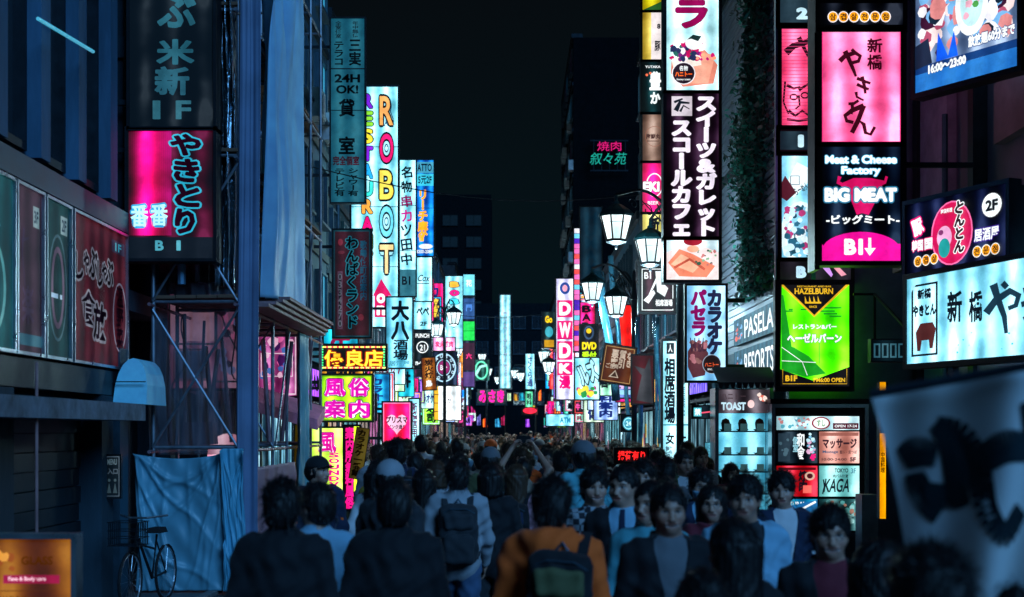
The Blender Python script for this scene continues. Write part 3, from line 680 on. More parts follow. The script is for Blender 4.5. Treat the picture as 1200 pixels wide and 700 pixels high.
A.ell(50, 46, 9, 13, lin('#f0b4dc')); A.ell(50, 58, 7, 11, lin('#28a0a0')); A.ell(46, 40, 3, 3, lin('#8c3c78')); A.vtext('とんとん', 62, 8, 74, 66, (.02, .004, .01), .06, WH, .13, jit=.3); A.text('韓国料理', 46, 14, 60, 19, WH, .03)
sign('korean_pub_sign', 'dark blue lit sign with a crimson oval, 居酒屋 and a white 2F disc', (1062, 241, 1180, 325), 16.2, (.006, .01, .04), A, YB=14.75, frame=.05, depth=.25, body=M_GREY, vbox=(0, 0, 120, 84))
A = Art((0, 0, 150, 100)); A.frame(6, 8, 40, 92, 2.5, INK); A.poly([(6, 8), (12, 8), (6, 16)], CW); A.text('新橋', 14, 14, 32, 26, INK, .05); A.text('やきとん', 8, 32, 38, 46, INK, .07)
A.poly([(12, 64), (18, 54), (34, 54), (38, 62), (36, 72), (34, 84), (30, 84), (29, 74), (20, 74), (18, 86), (14, 86)], (.09, .02, .02)); A.text('新', 52, 22, 70, 58, INK, .03); A.text('橋', 78, 26, 94, 60, INK, .03)
A.stroke([(98, 52), (108, 40), (124, 32), (133, 38), (130, 48), (122, 50)], 9, (.01, .04, .07), 5); A.stroke([(106, 22), (110, 36), (118, 58), (120, 76)], 9, (.01, .04, .07), 4); A.stroke([(116, 22), (121, 28)], 6, (.01, .04, .07))
A.stroke([(138, 34), (156, 30)], 6, (.01, .04, .07)); A.stroke([(136, 48), (158, 44)], 6, (.01, .04, .07)); A.stroke([(144, 18), (150, 44), (158, 56)], 8, (.01, .04, .07)); A.stroke([(140, 60), (146, 72), (160, 76)], 6, (.01, .04, .07))
A.blobs(44, 66, 136, 98, 8, [lin('#46c8ff')], .6, 1.4, 3)
sign('grill_pub_sign', 'long white blue lit sign with black brush letters and a boxed pig mark', (1063, 328, 1240, 427), 16.0, (.42, .85, 1.0), A, YB=13.5, frame=.06, depth=.3, vbox=(0, 0, 172, 100))
A = Art((0, 0, 42, 26)); 
for k in range(4): A.frame(2 + 10 * k, 4, 10 + 10 * k, 22, 2, (.2, .55, .7)); 
sign('small_louver_sign', 'little steel blue sign of faintly glowing block letters left of the long white blue one', (1022, 399, 1062, 423), 17.6, (.01, .04, .06), A, mat=DIM, amat=DIM, frame=.02)  # unlit letters, their brightness put in as a faint glow
# narrow yellow light column
m = MB(); a_ = P(1031, 608, 16.5); b_ = P(1038, 448, 16.5)
rt = empty('yellow_column_sign', (a_.x, 16.5, a_.z), 'glowing yellow narrow column sign behind the hanging white banner', 'sign')
MB().box(0, .02, 0, b_.x - a_.x + .03, .14, b_.z - a_.z).build('cabinet', M_BLACK, rt)
m.poly([(0, 0, 0), (b_.x - a_.x, 0, 0), (b_.x - a_.x, 0, b_.z - a_.z), (0, 0, b_.z - a_.z)], lin('#ffc814')); m.build('face', FACE, rt)
A = Art((0, 0, 7, 160)); A.vtext('中国料理', 1, 82, 6, 106, (.1, .03, 0), .03); A.rect(0, 12, 7, 60, (.01, .01, .02)); A.mb(b_.x - a_.x, b_.z - a_.z).build('lettering', LET, rt)

# mid right clutter
A = Art((777, 400, 806, 541)); A.rect(781, 402, 790, 415, INK); A.text('人', 783, 404, 788, 413, WH, .04)
A.vtext('相席酒場', 779, 420, 791, 496, INK, .04); A.text('女', 780, 507, 790, 521, INK, .04); A.text('士', 797, 507, 804, 521, INK, .04); A.vtext('歓迎価', 780, 523, 788, 541, (.05, .1, .15), .02); A.vtext('グループ', 797, 523, 803, 540, (.05, .1, .15), .02); A.rect(792.5, 400, 795.5, 541, (.02, .12, .18))
A.vtext('毎日営業中', 799, 425, 803, 492, (.1, .3, .4), .02); A.rect(777, 497, 806, 499, (.1, .4, .5))
sign('pub_banner_sign', 'tall white teal lit sign with black brush characters behind the dark lamp post', (777, 400, 806, 541), 26, (.5, .9, 1), A)
A = Art((722, 527, 758, 541)); A.text('揚荷有り', 724, 528.5, 756, 539.5, lin('#ff2828', 1.6), .02)
sign('red_led_sign', 'small black sign with scrolling red light characters above the crowd', (722, 527, 758, 541), 21, (.02, .004, .006), A)
A = Art((652, 327, 672, 468)); 
for ch, (a, b2) in zip('DWDK', ((354, 370), (378, 396), (402, 420), (426, 438))):
    A.rect(653, a - 2, 671, b2 + 2, lin('#f0147d')) ; A.text(ch, 655, a, 669, b2, WH, .06)
A.text('漫', 655, 440, 669, 456, lin('#f0147d'), .06); A.ell(662, 338, 6, 7, lin('#2850a0')); A.ell(662, 338, 3, 4, lin('#ffb4c8'))
sign('dvd_column_sign', 'white and hot pink upright sign with stacked block letters', (652, 327, 672, 468), 46, lin('#e6e6ff'), A)
A = Art((636, 368, 651, 408)); A.text('Go', 639, 372, 648, 380, YEL, .06); A.ell(644, 390, 5, 6, (.05, .4, .5)); A.rect(638, 399, 650, 407, lin('#c89614'))
sign('yellow_edge_sign', 'dark sign with yellow edging and letters left of the hot pink block letter one', (636, 366, 650, 408), 56, (.01, .03, .03), A)
A = Art((680, 381, 700, 431)); A.ring(690, 390, 6, 8, 2, (.05, .1, .2)); A.ell(690, 388, 3, 3, YEL); A.text('DVD', 682, 401, 699, 410, lin('#ffe628'), .06); A.text('受付', 682, 412, 699, 422, lin('#c8ff28'), .05); A.rect(681, 425, 699, 426, (.3, .3, .3))
sign('dvd_desk_sign', 'black sign with yellow DVD 受付 hung between the lamps', (680, 381, 700, 431), 38, (.008, .006, .016), A)
A = Art((674, 420, 702, 468)); A.text('ルズ', 677, 424, 700, 450, lin('#b4f0ff'), .06, INK, .14, rot=-.4); A.blobs(674, 450, 702, 468, 6, [lin('#c81e8c'), lin('#fff050'), lin('#28a050')], 2, 5, 5)
sign('comic_sign', 'white lit sign with outlined slanted ルズ above coloured flowers', (674, 420, 702, 468), 36, CW, A)
A = Art((673, 268, 679, 412)); q = random.Random(7)
for k in range(24): A.rect(673, 268 + 6 * k, 679, 273.4 + 6 * k, [lin('#ff78c8'), lin('#78dcff'), lin('#f0f0ff'), lin('#5a28c8'), lin('#ff5a5a')][q.randrange(5)])
sign('ribbon_sign', 'thin ribbon-like column of small coloured panels', (673, 268, 679, 412), 42, (.1, .1, .2), A)
A = Art((680, 243, 705, 330)); A.vtext('HUMAX', 685, 248, 700, 322, (.02, .1, .18), .05)
sign('roofline_sign', 'dark blue unlit upright sign with painted glow at the roofline left of the double lamp', (680, 243, 705, 330), 44, (.02, .09, .16), A, mat=DIM, amat=DIM)  # no lamp inside; a dim glow stands in for light on it
A = Art((616, 415, 627, 456)); A.vtext('さくら通', 618, 418, 625, 453, (.05, .1, .3), .04)
sign('far_white_sign', 'small far white upright sign with blue characters before the dark tower', (616, 415, 626, 456), 84, CW, A)
A = Art((617, 459, 624, 477)); A.vtext('眼科', 618, 461, 623, 475, INK, .04)
sign('far_green_sign', 'tiny far mint green sign', (616, 459, 624, 477), 86, lin('#8cf0c8'), A)
A = Art((612, 479, 630, 486)); A.ell(621, 482, 8, 3, lin('#ff2846', 1.3))
sign('far_red_sign', 'tiny far red oval neon above the crowd', (612, 478, 630, 486), 88, (.03, .004, .006), A)
# flag-like boards on the lamp posts
A = Art((703, 403, 739, 446)); c_ = lin('#e6d2be', .6)
A.vtext('悪客', 712, 407, 720, 428, c_, .04); A.vtext('質引', 721, 407, 729, 428, c_, .04); A.vtext('なき', 730, 408, 737, 426, c_, .04); A.text('ご注意', 707, 424, 722, 430, c_, .02); A.poly([(712, 440), (719, 431), (724, 440)], c_); A.poly([(714.5, 439), (719, 433), (722, 439)], (.05, .02, .01))
A.frame(704, 404, 738, 445, .8, (.4, .25, .1))
sign('warning_board', 'brown leaning board with pale warning characters hanging from the lamp post', (703, 403, 739, 446), 30, lin('#a0501e'), A, mat=DIM, amat=LET, tilt=9, depth=.05)
A = Art((740, 416, 766, 474)); A.poly([(745, 470), (752, 440), (742, 428), (756, 432), (762, 418), (764, 440), (766, 474)], lin('#787882')); 
sign('star_banner', 'dark red board with a grey star shape right of the leaning brown board', (741, 417, 765, 473), 29, lin('#8c1e32'), A, mat=DIM, amat=DIM, depth=.04)
A = Art((722, 358, 741, 426)); A.rect(724, 362, 726, 426, lin('#ff6450'))
sign('red_lit_panel', 'glowing red upright panel behind the leaning brown board', (722, 358, 741, 426), 40, lin('#e61e14'), A)
# neon on the far tower
rt = empty('neon_sign', (P(690, 195, 90)), 'small pink and green neon characters 焼肉 叙々苑 high on the dark tower', 'neon sign')
A = Art((688, 166, 734, 198)); A.text('焼肉', 698, 169, 726, 180, lin('#f01482', .9), .0); A.text('叙々苑', 690, 182, 732, 196, lin('#1eb4a0', .8), .0, shear=.15); A.mb(46 / F * 90, 32 / F * 90).build('lettering', LET, rt)
m = MB()
for k in range(5): m.box(.3 + .5 * k, .05, -.3, .34 + .5 * k, .1, 1.7)
m.box(.1, .06, -.3, 2.5, .1, -.22); m.box(.1, .06, 1.6, 2.5, .1, 1.68); m.build('rack', M_DARK, rt)
# ------------------------------------------------------------------ ground
M_ROAD = surf('worn_asphalt', (.045, .048, .055), .42, 0, .5, 1.2, .5, 60)
M_PAVE = surf('grey_paving', (.12, .125, .13), .55, 0, .35, 2.5, .3, 40)
M_KERB = surf('kerb_stone', (.2, .2, .2), .7, 0, .3, 4)
o = MB().box(-150, -20, -.3, 150, 700, 0).build('ground', surf('city_ground', (.03, .032, .036), .9)); tag(o, 'dark city ground reaching past the street', kind='structure')
m = MB(); m.poly([(-3.5, -8, .004), (3.5, -8, .004), (3.5, 165, .004), (-3.5, 165, .004)]); tag(m.build('road', M_ROAD), 'dark damp asphalt of the crowded shopping street', kind='structure')
for sgn, lb in ((-1, 'grey paved strip along the left shop fronts'), (1, 'grey paved strip along the right shop fronts')):
    pv = MB().box(min(sgn * 3.62, sgn * 6), -8, 0, max(sgn * 3.62, sgn * 6), 165, .024).build('pavement', M_PAVE); tag(pv, lb, kind='structure')
    kb = MB(); kb.box(-.058, -.49, 0, .058, .49, .05)
    me = kb.mesh('kerb_stone', M_KERB)
    for i in range(60): inst('kerb_stone', me, pv, (sgn * 3.56, 3 + i, 0))

# ------------------------------------------------------------------ facades
def frame_window_mesh(w, h):
    m = MB(); t = .05
    for a in ((-t, 0, w + t, t), (-t, h - t, w + t, h), ): m.box(a[0], -.05, a[1], a[2], .06, a[3])
    m.box(-t, -.05, t, t * .6, .06, h - t); m.box(w - t * .6, -.05, t, w + t, .06, h - t); m.box(w / 2 - .02, -.03, t, w / 2 + .02, .05, h - t)
    m.box(-.1, -.12, -.06, w + .1, .06, -.002)
    f = m.mesh('window', M_GREY)
    p = MB(); p.poly([(0, .02, 0), (w, .02, 0), (w, .02, h), (0, .02, h)])
    return f, p.mesh('pane', M_GLASS)
M_LITWIN = [surf('lit_window_teal', (.1, .1, .1), .4, emit=lin('#2e96be', 1)), surf('lit_window_pale', (.1, .1, .1), .4, emit=lin('#a0dcf0', 1)),
            surf('lit_window_dim', (.05, .06, .07), .3, emit=lin('#0c2836', .5)), M_GLASS, M_GLASS, surf('lit_window_rose', (.1, .1, .1), .4, emit=lin('#8c3c6e', .5))]
M_CUR = surf('curtain_grey', (.25, .27, .3), .8)
WINM = {}
M_WALLS = [surf('facade_tile_dark', (.035, .075, .10), .7, 0, .45, .8, .3, 14), surf('facade_render_grey', (.07, .13, .165), .8, 0, .4, .6, .3, 10),
           surf('facade_panel_blue', (.03, .09, .14), .5, .2, .4, .9), surf('facade_brown', (.045, .04, .045), .75, 0, .4, .8, .3, 12), surf('facade_concrete', (.07, .10, .13), .85, 0, .45, .5, .4, 9)]
ac = MB(); ac.box(-.4, -.3, 0, .4, 0, .6); ac.tube([(0, -.31, .3), (0, -.325, .3)], .23, 14); ac.box(-.44, -.28, -.05, -.38, .0, 0); ac.box(.38, -.28, -.05, .44, .0, 0)
ME_AC = ac.mesh('air_conditioner', surf('aged_white_casing', (.35, .37, .38), .6, 0, .3, 4))
SHOPW = ['薬', 'ラーメン', '酒場', 'BAR', 'カラオケ', '焼鳥', '寿司', 'GAME', '居酒屋', 'CAFE', '無料案内', '金券', 'ホテル', '美容', '中華', 'DVD', 'マンガ', '整体', 'うどん', '牛丼']
SHOPC = [lin('#dcf5ff'), lin('#ff2896'), lin('#28c8ff'), lin('#c8ff50'), lin('#ffb43c'), lin('#f0f0ff'), lin('#ff5a5a'), lin('#50e6c8'), lin('#b478ff'), lin('#dcf5ff')]
DW = (.55, .9, 1)
def building(side, Y0, Y1, h, X, wall, label, floors=3, z1=3.6, win=True, depth=10, seed=0, shop=True, name='building', siding=False):
    """a building whose street face lies on x = side * X; local x runs along the street away from the camera (left) or back to it (right)"""
    q = random.Random(seed)
    W = Y1 - Y0
    # local frame: x along facade as seen from the street, facade at y=0, body y>0
    if side < 0: root = empty(name, (-X, Y0, 0), label, 'building', None, R(90))
    else: root = empty(name, (X, Y1, 0), label, 'building', None, R(-90))
    MB().box(0, .3, 0, W, depth, h).build('wall', wall, root)
    MB().box(0, 0, z1, W, .297, h - .003).build('wall', wall, root)
    MB().box(-.02, -.12, h, W + .02, .6, h + .25).build('parapet', M_DARK, root)
    for k in range(int(W / 5) + 1):
        x = min(W - .35, k * 5.0); MB().box(x, 0.06, 0, x + .35, .297, z1 - .003).build('pier', wall, root)
    fh = (h - z1) / floors
    for fl in range(floors):
        z = z1 + fl * fh
        MB().box(-.0, -.06, z - .09, W, -.002, z + .09).build('floor_band', M_DARK if fl else M_GREY, root)
        if win:
            n = max(1, int(W / 2.1)); ww, wh = 1.35, min(1.5, fh * .55)
            key = (ww, round(wh, 2))
            if key not in WINM: WINM[key] = frame_window_mesh(ww, wh)
            for i in range(n):
                if q.random() < .12: continue
                wf = inst('window', WINM[key][0], root, ((i + .5) * W / n - ww / 2, -.055, z + fh * .28))
                inst('pane', WINM[key][1], wf, mat=q.choice(M_LITWIN))
                if q.random() < .3 and fl: inst('air_conditioner', ME_AC, root, ((i + .5) * W / n + .9, -.005, z + .35))
    if q.random() < .8:
        MB().tube([(W * .1, -.1, 0.2), (W * .1, -.1, h)], .05, 8).build('drain_pipe', M_GREY, root)
    if siding:
        bd = MB(); bd.box(0, -.03, 0, W, -.004, .09); bd.box(0, -.012, .09, W, -.004, .12)
        me = bd.mesh('siding_board', surf('pale_ribbed_siding', (.25, .28, .36), .35, .4, .3, 2))
        for i in range(int((h - z1) / .13)): inst('siding_board', me, root, (0, -.005, z1 + .1 + i * .13))
    if shop:
        n = max(1, int(W / 3.4))
        for i in range(n):
            xa, xb = i * W / n + .2, (i + 1) * W / n - .2
            cw = q.choice([(.25, .75, .9), (.4, .8, .9), (.8, .6, .5), (.7, .25, .55), (.3, .7, .9)])
            s_ = q.uniform(.08, .5)
            c = tuple(v * s_ for v in cw)
            f = MB(); f.poly([(xa, .03, .25), (xb, .03, .25), (xb, .03, 2.5), (xa, .03, 2.5)], c)
            hb = 4 
            for k in range(int((xb - xa) / .5)):
                x = xa + .1 + k * .5; z = q.uniform(.4, 1.9); f.poly([(x, .026, z), (x + .35, .026, z), (x + .35, .026, z + .4), (x, .026, z + .4)], q.choice([(.01, .02, .03), (.3, .05, .1), (.02, .1, .15), (.6, .9, 1), (.5, .35, .05)]))
            f.build('shop_window', FACE, root)
            g = MB()
            for k in range(4): xx = xa + (xb - xa) * k / 3; g.box(xx - .03, .0, .03, xx + .03, .2, 2.55)
            g.box(xa, .0, 2.55, xb, .2, 2.62); g.build('shop_frame', M_DARK, root)
            c2 = q.choice(SHOPC); A = Art((0, 0, 100, 20)); tx = q.choice(SHOPW); A.text(tx, 22, 4, 78, 16, q.choice([INK, INK, (.3, .02, .1)]), .04)
            b_ = empty('shop_sign_band', (0, 0, 0)); b_.parent = root; b_.location = (xa, -.1, 2.72)
            g = MB(); g.box(0, 0.004, 0, xb - xa, .35, .6); g.build('sign_box', M_BLACK, b_)
            g = A.mb(xb - xa, .6, 0); g.poly([(0, 0, 0), (xb - xa, 0, 0), (xb - xa, 0, .6), (0, 0, .6)], tuple(v * q.uniform(.5, 1) for v in c2)); g.build('sign_face', FACE, b_)
    return root

B = building
# left row
r = B(-1, 24.4, 34.5, 13.5, 4.5, M_WALLS[2], 'blue grey building with siding strips behind the teal rental sign, left row', 4, seed=21, siding=False)
B(-1, 34.6, 48.2, 12, 4.5, M_WALLS[0], 'dark tiled building carrying the big rainbow-lettered sign, left row', 4, seed=3)
B(-1, 48.3, 62.5, 11.0, 4.5, M_WALLS[1], 'grey building carrying the round emblem sign, left row', 3, seed=4)
B(-1, 62.6, 82, 9.5, 4.5, M_WALLS[3], 'brownish low building behind the far stacked panels, left row', 2, seed=5)
B(-1, 82.1, 112, 12, 4.5, M_WALLS[0], 'far dark building of the left row near the green ring sign', 3, seed=6)
B(-1, 112.1, 150, 15, 4.5, M_WALLS[4], 'farthest concrete building of the left row', 4, seed=7)
# right row
B(1, 20.3, 27.4, 13, 3.9, M_WALLS[0], 'building with pale ribbed siding overgrown by ivy, right row', 3, z1=3.2, win=False, seed=12, siding=True, shop=False)
B(1, 27.5, 43.2, 13, 3.9, M_WALLS[3], 'brown building behind the tall aubergine sign, right row', 4, seed=13)
B(1, 43.3, 60, 8.4, 3.9, M_WALLS[2], 'low blue panelled building behind the street lamps, right row', 2, seed=14)
B(1, 60.1, 89.6, 8.2, 3.9, M_WALLS[0], 'low dark building beside the hot pink block letter sign, right row', 2, seed=15)
B(1, 90.6, 110, 27, 3.9, surf('tower_black', (.003, .0045, .006), .9, spec=.04), 'tall dark tower with the neon sign near its top, right row', 8, seed=16)
B(1, 110.1, 150, 14, 3.9, M_WALLS[1], 'farthest grey building of the right row', 4, seed=17)
# the street's end
root = empty('end_building', (-14, 168, 0), 'wide building closing the far end of the street', 'building')
MB().box(0, 0, 0, 30, 10, 17).build('wall', surf('end_wall_black', (.006, .012, .016), .9, spec=.05), root)
f = MB(); q = random.Random(5)
for i in range(40):
    x = .5 + .72 * i; z = q.choice((2.4, 2.6, 4, 5.5)); f.poly([(x, -.05, z), (x + q.uniform(.3, .68), -.05, z), (x + .4, -.05, z + q.uniform(.4, 1.4)), (x, -.05, z + .9)], tuple(v * q.uniform(.2, .8) for v in q.choice(SHOPC)))
f.build('shop_window', FACE, root)
key = (1.35, 1.5); WINM.setdefault(key, frame_window_mesh(*key))
for fl in range(4):
    for i in range(13):
        wf = inst('window', WINM[key][0], root, (1 + 2.2 * i, -.055, 5 + 3 * fl)); inst('pane', WINM[key][1], wf, mat=q.choice([M_LITWIN[2], M_GLASS, M_GLASS]))
root = empty('far_tower', (-11, 205, 0), 'faint dark tower far beyond the end of the street, left of its middle', 'building')
MB().box(0, 0, 0, 8, 10, 36).build('wall', surf('far_tower_wall', (.004, .007, .009), .9, spec=.05), root)
fw = frame_window_mesh(2.2, 1.6); fw[0].materials[0] = surf('tower_window_frame', (.008, .014, .018), .9, spec=.05)
for fl in range(6):
    for i in range(2):
        wf = inst('window', fw[0], root, (1 + 3.4 * i, -.055, 16 + 3.1 * fl)); inst('pane', fw[1], wf, mat=surf('tower_window', (.01, .02, .025), .5, emit=lin('#08141a', .5)))

# ------------------------------------------------------------------ near left building
root = empty('shop_building', (-4.5, 5, 0), 'near dark building with upright blue pilasters above the lit wall sign band', 'building', None, R(90))
MB().box(0, .32, 0, 11.8, 8, 13).build('wall', M_CONC2, root)
MB().box(0, 0.0, 4.26, 11.8, .12, 4.5).build('ledge', M_GREY, root)
M_PIL = surf('blue_painted_pilaster', (.05, .12, .20), .7, 0, .55, 1.2, .4, 12, (1, 1, .2))
for i in range(10): MB().box(.35 + 1.17 * i, -.02, 4.55, .62 + 1.17 * i, .3, 12.9).build('pilaster', M_PIL, root)
for i in range(9):
    wf = MB(); x = .7 + 1.17 * i
    wf.box(x, .1, 4.6, x + .05, .25, 12); wf.box(x + .72, .1, 4.6, x + .77, .25, 12)
    for z in (4.6, 6.9, 9.2, 11.5): wf.box(x + .05, .1, z, x + .72, .25, z + .08)
    w_ = wf.build('window', M_DARK, root); p_ = MB(); p_.poly([(x + .05, .22, 4.7), (x + .72, .22, 4.7), (x + .72, .22, 12), (x + .05, .22, 12)]); p_.build('pane', M_GLASS, w_)
MB().box(0, 0, 2.35, 11.8, .3, 2.62).build('lintel', M_BLACK, root)
for x in (0.2, 3.9, 7.4, 10.6): MB().box(x, .0, 0, x + .45, .3, 2.34).build('pier', M_CONC, root)
sh = MB()
for z in range(12): sh.box(8.0, .2 + .02 * (z % 2), .03 + z * .19, 10.5, .26 + .02 * (z % 2), .21 + z * .19)
sh.build('roller_shutter', M_DARK, root)
MB().box(11.25, -.02, 0, 11.6, .1, 2.9).build('door_jamb', M_GREY, root)
a_, b_ = P(-20, 22, 12.9), P(85, 55, 14.6)
tag(MB().tube([(-4.3, a_.y, a_.z), (-4.3, b_.y, b_.z - .05)], .018, 8).build('light_tube', surf('cyan_tube', (.5, .5, .5), .3, emit=lin('#2fa0be', .9))), 'thin cyan light tube fixed across the dark upper left wall', 'light tube')
tag(MB().box(-4.56, 6.5, 2.06, -4.02, 15.6, 2.24).build('awning_valance', surf('grey_canvas', (.13, .16, .2), .8, 0, .6, 3, .6, 9)), 'dull grey canvas valance under the lit wall sign band', 'awning')
# rounded hood at the band's end
m = MB(); n = 10
c0 = P(163, 475, 16.4)
prof = [(.19 * math.cos(math.pi * i / n) ** 1 if 1 else 0, .53 * math.sin(math.pi * i / n) ** .75) for i in range(n + 1)]
ring0 = [(c0.x + x * .95, 16.2, c0.z + z) for x, z in prof]; ring1 = [(c0.x + x, 16.05 + .0, c0.z + z - .0) for x, z in prof]
fr = [Vector((c0.x + x, 16.15 - .16 * (1 - (z / .53)), c0.z + z)) for x, z in prof]; bk = [Vector((c0.x + x, 16.9, c0.z + z)) for x, z in prof]
for i in range(n): m.poly([fr[i], fr[i + 1], bk[i + 1], bk[i]])
for i in range(n // 2):
    m.poly([fr[i], fr[n - i], fr[n - i - 1], fr[i + 1]])
hd = m.build('hood_awning', surf('sky_blue_vinyl', (.26, .72, .95), .4, 0, .2, 3, .3, 6), None, True); tag(hd, 'small rounded bright blue vinyl hood at the end of the dark shop front', 'awning')
MB().box(c0.x - .18, 15.985, c0.z + .25, c0.x + .18, 16.0, c0.z + .262).build('seam', M_BLACK, hd)
tag(MB().tube([P(43, 640, 12.2), P(43, 424, 12.2)], .014, 8).build('awning_pole', surf('rosy_pole', (.3, .16, .16), .5)), 'thin pinkish pole standing in front of the dark shop opening', 'pole')
A = Art((122, 534, 141, 583)); A.frame(123, 535, 140, 582, 1, (.2, .3, .4)); A.text('MENU', 126, 538, 137, 545, (.25, .4, .5), .03); A.text('入口', 126, 549, 138, 556, (.2, .3, .4), .03)
for x in (128, 135): A.ell(x, 563, 1.6, 1.8, (.15, .25, .3)); A.poly([(x - 2.5, 578), (x, 566), (x + 2.5, 578)], (.15, .25, .3))
sign('restroom_sign', 'small dark sign with two pale standing figures beside the dark doorway', (122, 534, 141, 583), 15.8, (.01, .02, .03), A, mat=DIM, amat=DIM, frame=.015, depth=.08)
# amber menu board
rt = empty('menu_board', (P(-30, 700, 7.6).x, 7.6, .55), 'amber lit menu board with a magenta strip at the lower left corner', 'menu board')
w_ = P(84, 0, 7.6).x - P(-30, 0, 7.6).x; z_ = P(0, 632, 7.6).z - .55
MB().box(0, .01, 0, w_, .1, z_).build('panel', M_DARK, rt); frame_mb(w_, z_, .03, -.02, .1).build('frame', M_ALU, rt)
m = MB(); m.poly([(0, 0, 0), (w_, 0, 0), (w_, 0, z_), (0, 0, z_)], lin('#c8781e', .26)); m.build('face', FACE, rt)
A = Art((0, 0, 114, 180)); A.text('GLASS', 55, 20, 92, 30, lin('#502805'), .03); A.rect(34, 42, 100, 52, lin('#c81e5a', .5)); A.text('Face & Body care', 40, 44, 84, 50, lin('#ffc8dc'), .03); A.rect(30, 60, 96, 61, lin('#502805')); A.text('リラクゼーション', 34, 66, 90, 74, lin('#502805'), .03)
A.blobs(4, 5, 50, 40, 6, [lin('#8c4614'), lin('#dc963c')], 4, 9, 2); A.mb(w_, z_).build('lettering', LET, rt)
for x in (.08, w_ - .08): MB().box(x - .02, 0.02, -.55, x + .02, .07, -.03).build('leg', M_ALU, rt)

# ------------------------------------------------------------------ building under renovation: scaffold, sheets, netting
root = empty('gutted_building', (-4.6, 16.95, 0), 'dark gutted building behind the scaffold', 'building', None, R(90))
MB().box(0, .5, 0, 7.3, 8, 12.5).build('wall', M_CONC2, root)
for z in (3.4, 6.4, 9.4): MB().box(0, 0, z, 7.3, .497, z + .25).build('floor_slab', M_CONC, root)
for x in (0.05, 2.4, 4.8, 6.9): MB().box(x, .05, 0, x + .3, .495, 12.4).build('column', M_CONC, root)
scf = empty('scaffold', (0, 0, 0), 'tube scaffold with cross braces in front of the gutted building', 'scaffold')
M_TUBE = surf('galvanised_tube', (.22, .25, .3), .45, .7, .4, 6); M_ROSY = surf('rosy_steel', (.28, .17, .2), .5, .5, .4, 5)  # rosy tone for the low ledgers and every other loose tube
xs, ys = (-4.3, -3.28), [17.05 + 1.22 * i for i in range(7)]
for x in xs:
    for y in ys: MB().tube([(x, y, 0), (x, y, 11.8)], .025, 8).build('upright', M_TUBE, scf)
for z in (1.7, 3.45, 5.2, 6.95, 8.7, 10.4):
    for x in xs: MB().tube([(x, ys[0] - .2, z), (x, ys[-1] + .2, z)], .022, 8).build('ledger', M_TUBE if z > 4 else M_ROSY, scf)
    for y in ys[::1]: MB().tube([(xs[0], y, z + .05), (xs[1], y, z + .05)], .022, 8).build('transom', M_TUBE, scf)
for z in (1.75, 3.5):
    for a, b_ in ((xs[0], xs[1]), (xs[1], xs[0])):
        for y in (ys[0], ys[2]): MB().tube([(a, y - .04, z), (b_, y - .04, z + 1.65)], .016, 6).build('brace', M_TUBE, scf)
    for i in range(0, 6, 2):
        MB().tube([(xs[1] + .04, ys[i], z), (xs[1] + .04, ys[i + 1], z + 1.65)], .016, 6).build('brace', M_TUBE, scf)
pl = MB(); pl.box(-.12, 0, 0, .12, 3.6, .04); me = pl.mesh('plank', M_WOOD)
for z in (3.5, 5.25, 7.0):
    for k in range(4):
        for j in range(2): inst('plank', me, scf, (-4.15 + .25 * k, 17.0 + 3.7 * j, z + .03 + .004 * k), R(rnd.uniform(-.4, .4)))
# planks and beams lying out over the street side, rosy light put into their colour, at 3.5 m
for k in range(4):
    MB().box(-3.22 + .0 * k, 17.3 + .3 * k, 3.46 + .055 * k, -2.96 + .04 * k, 22.6, 3.50 + .055 * k).build('toe_board', surf('rosy_lit_board', (.3, .17, .18), .6, 0, .4, 3), scf)

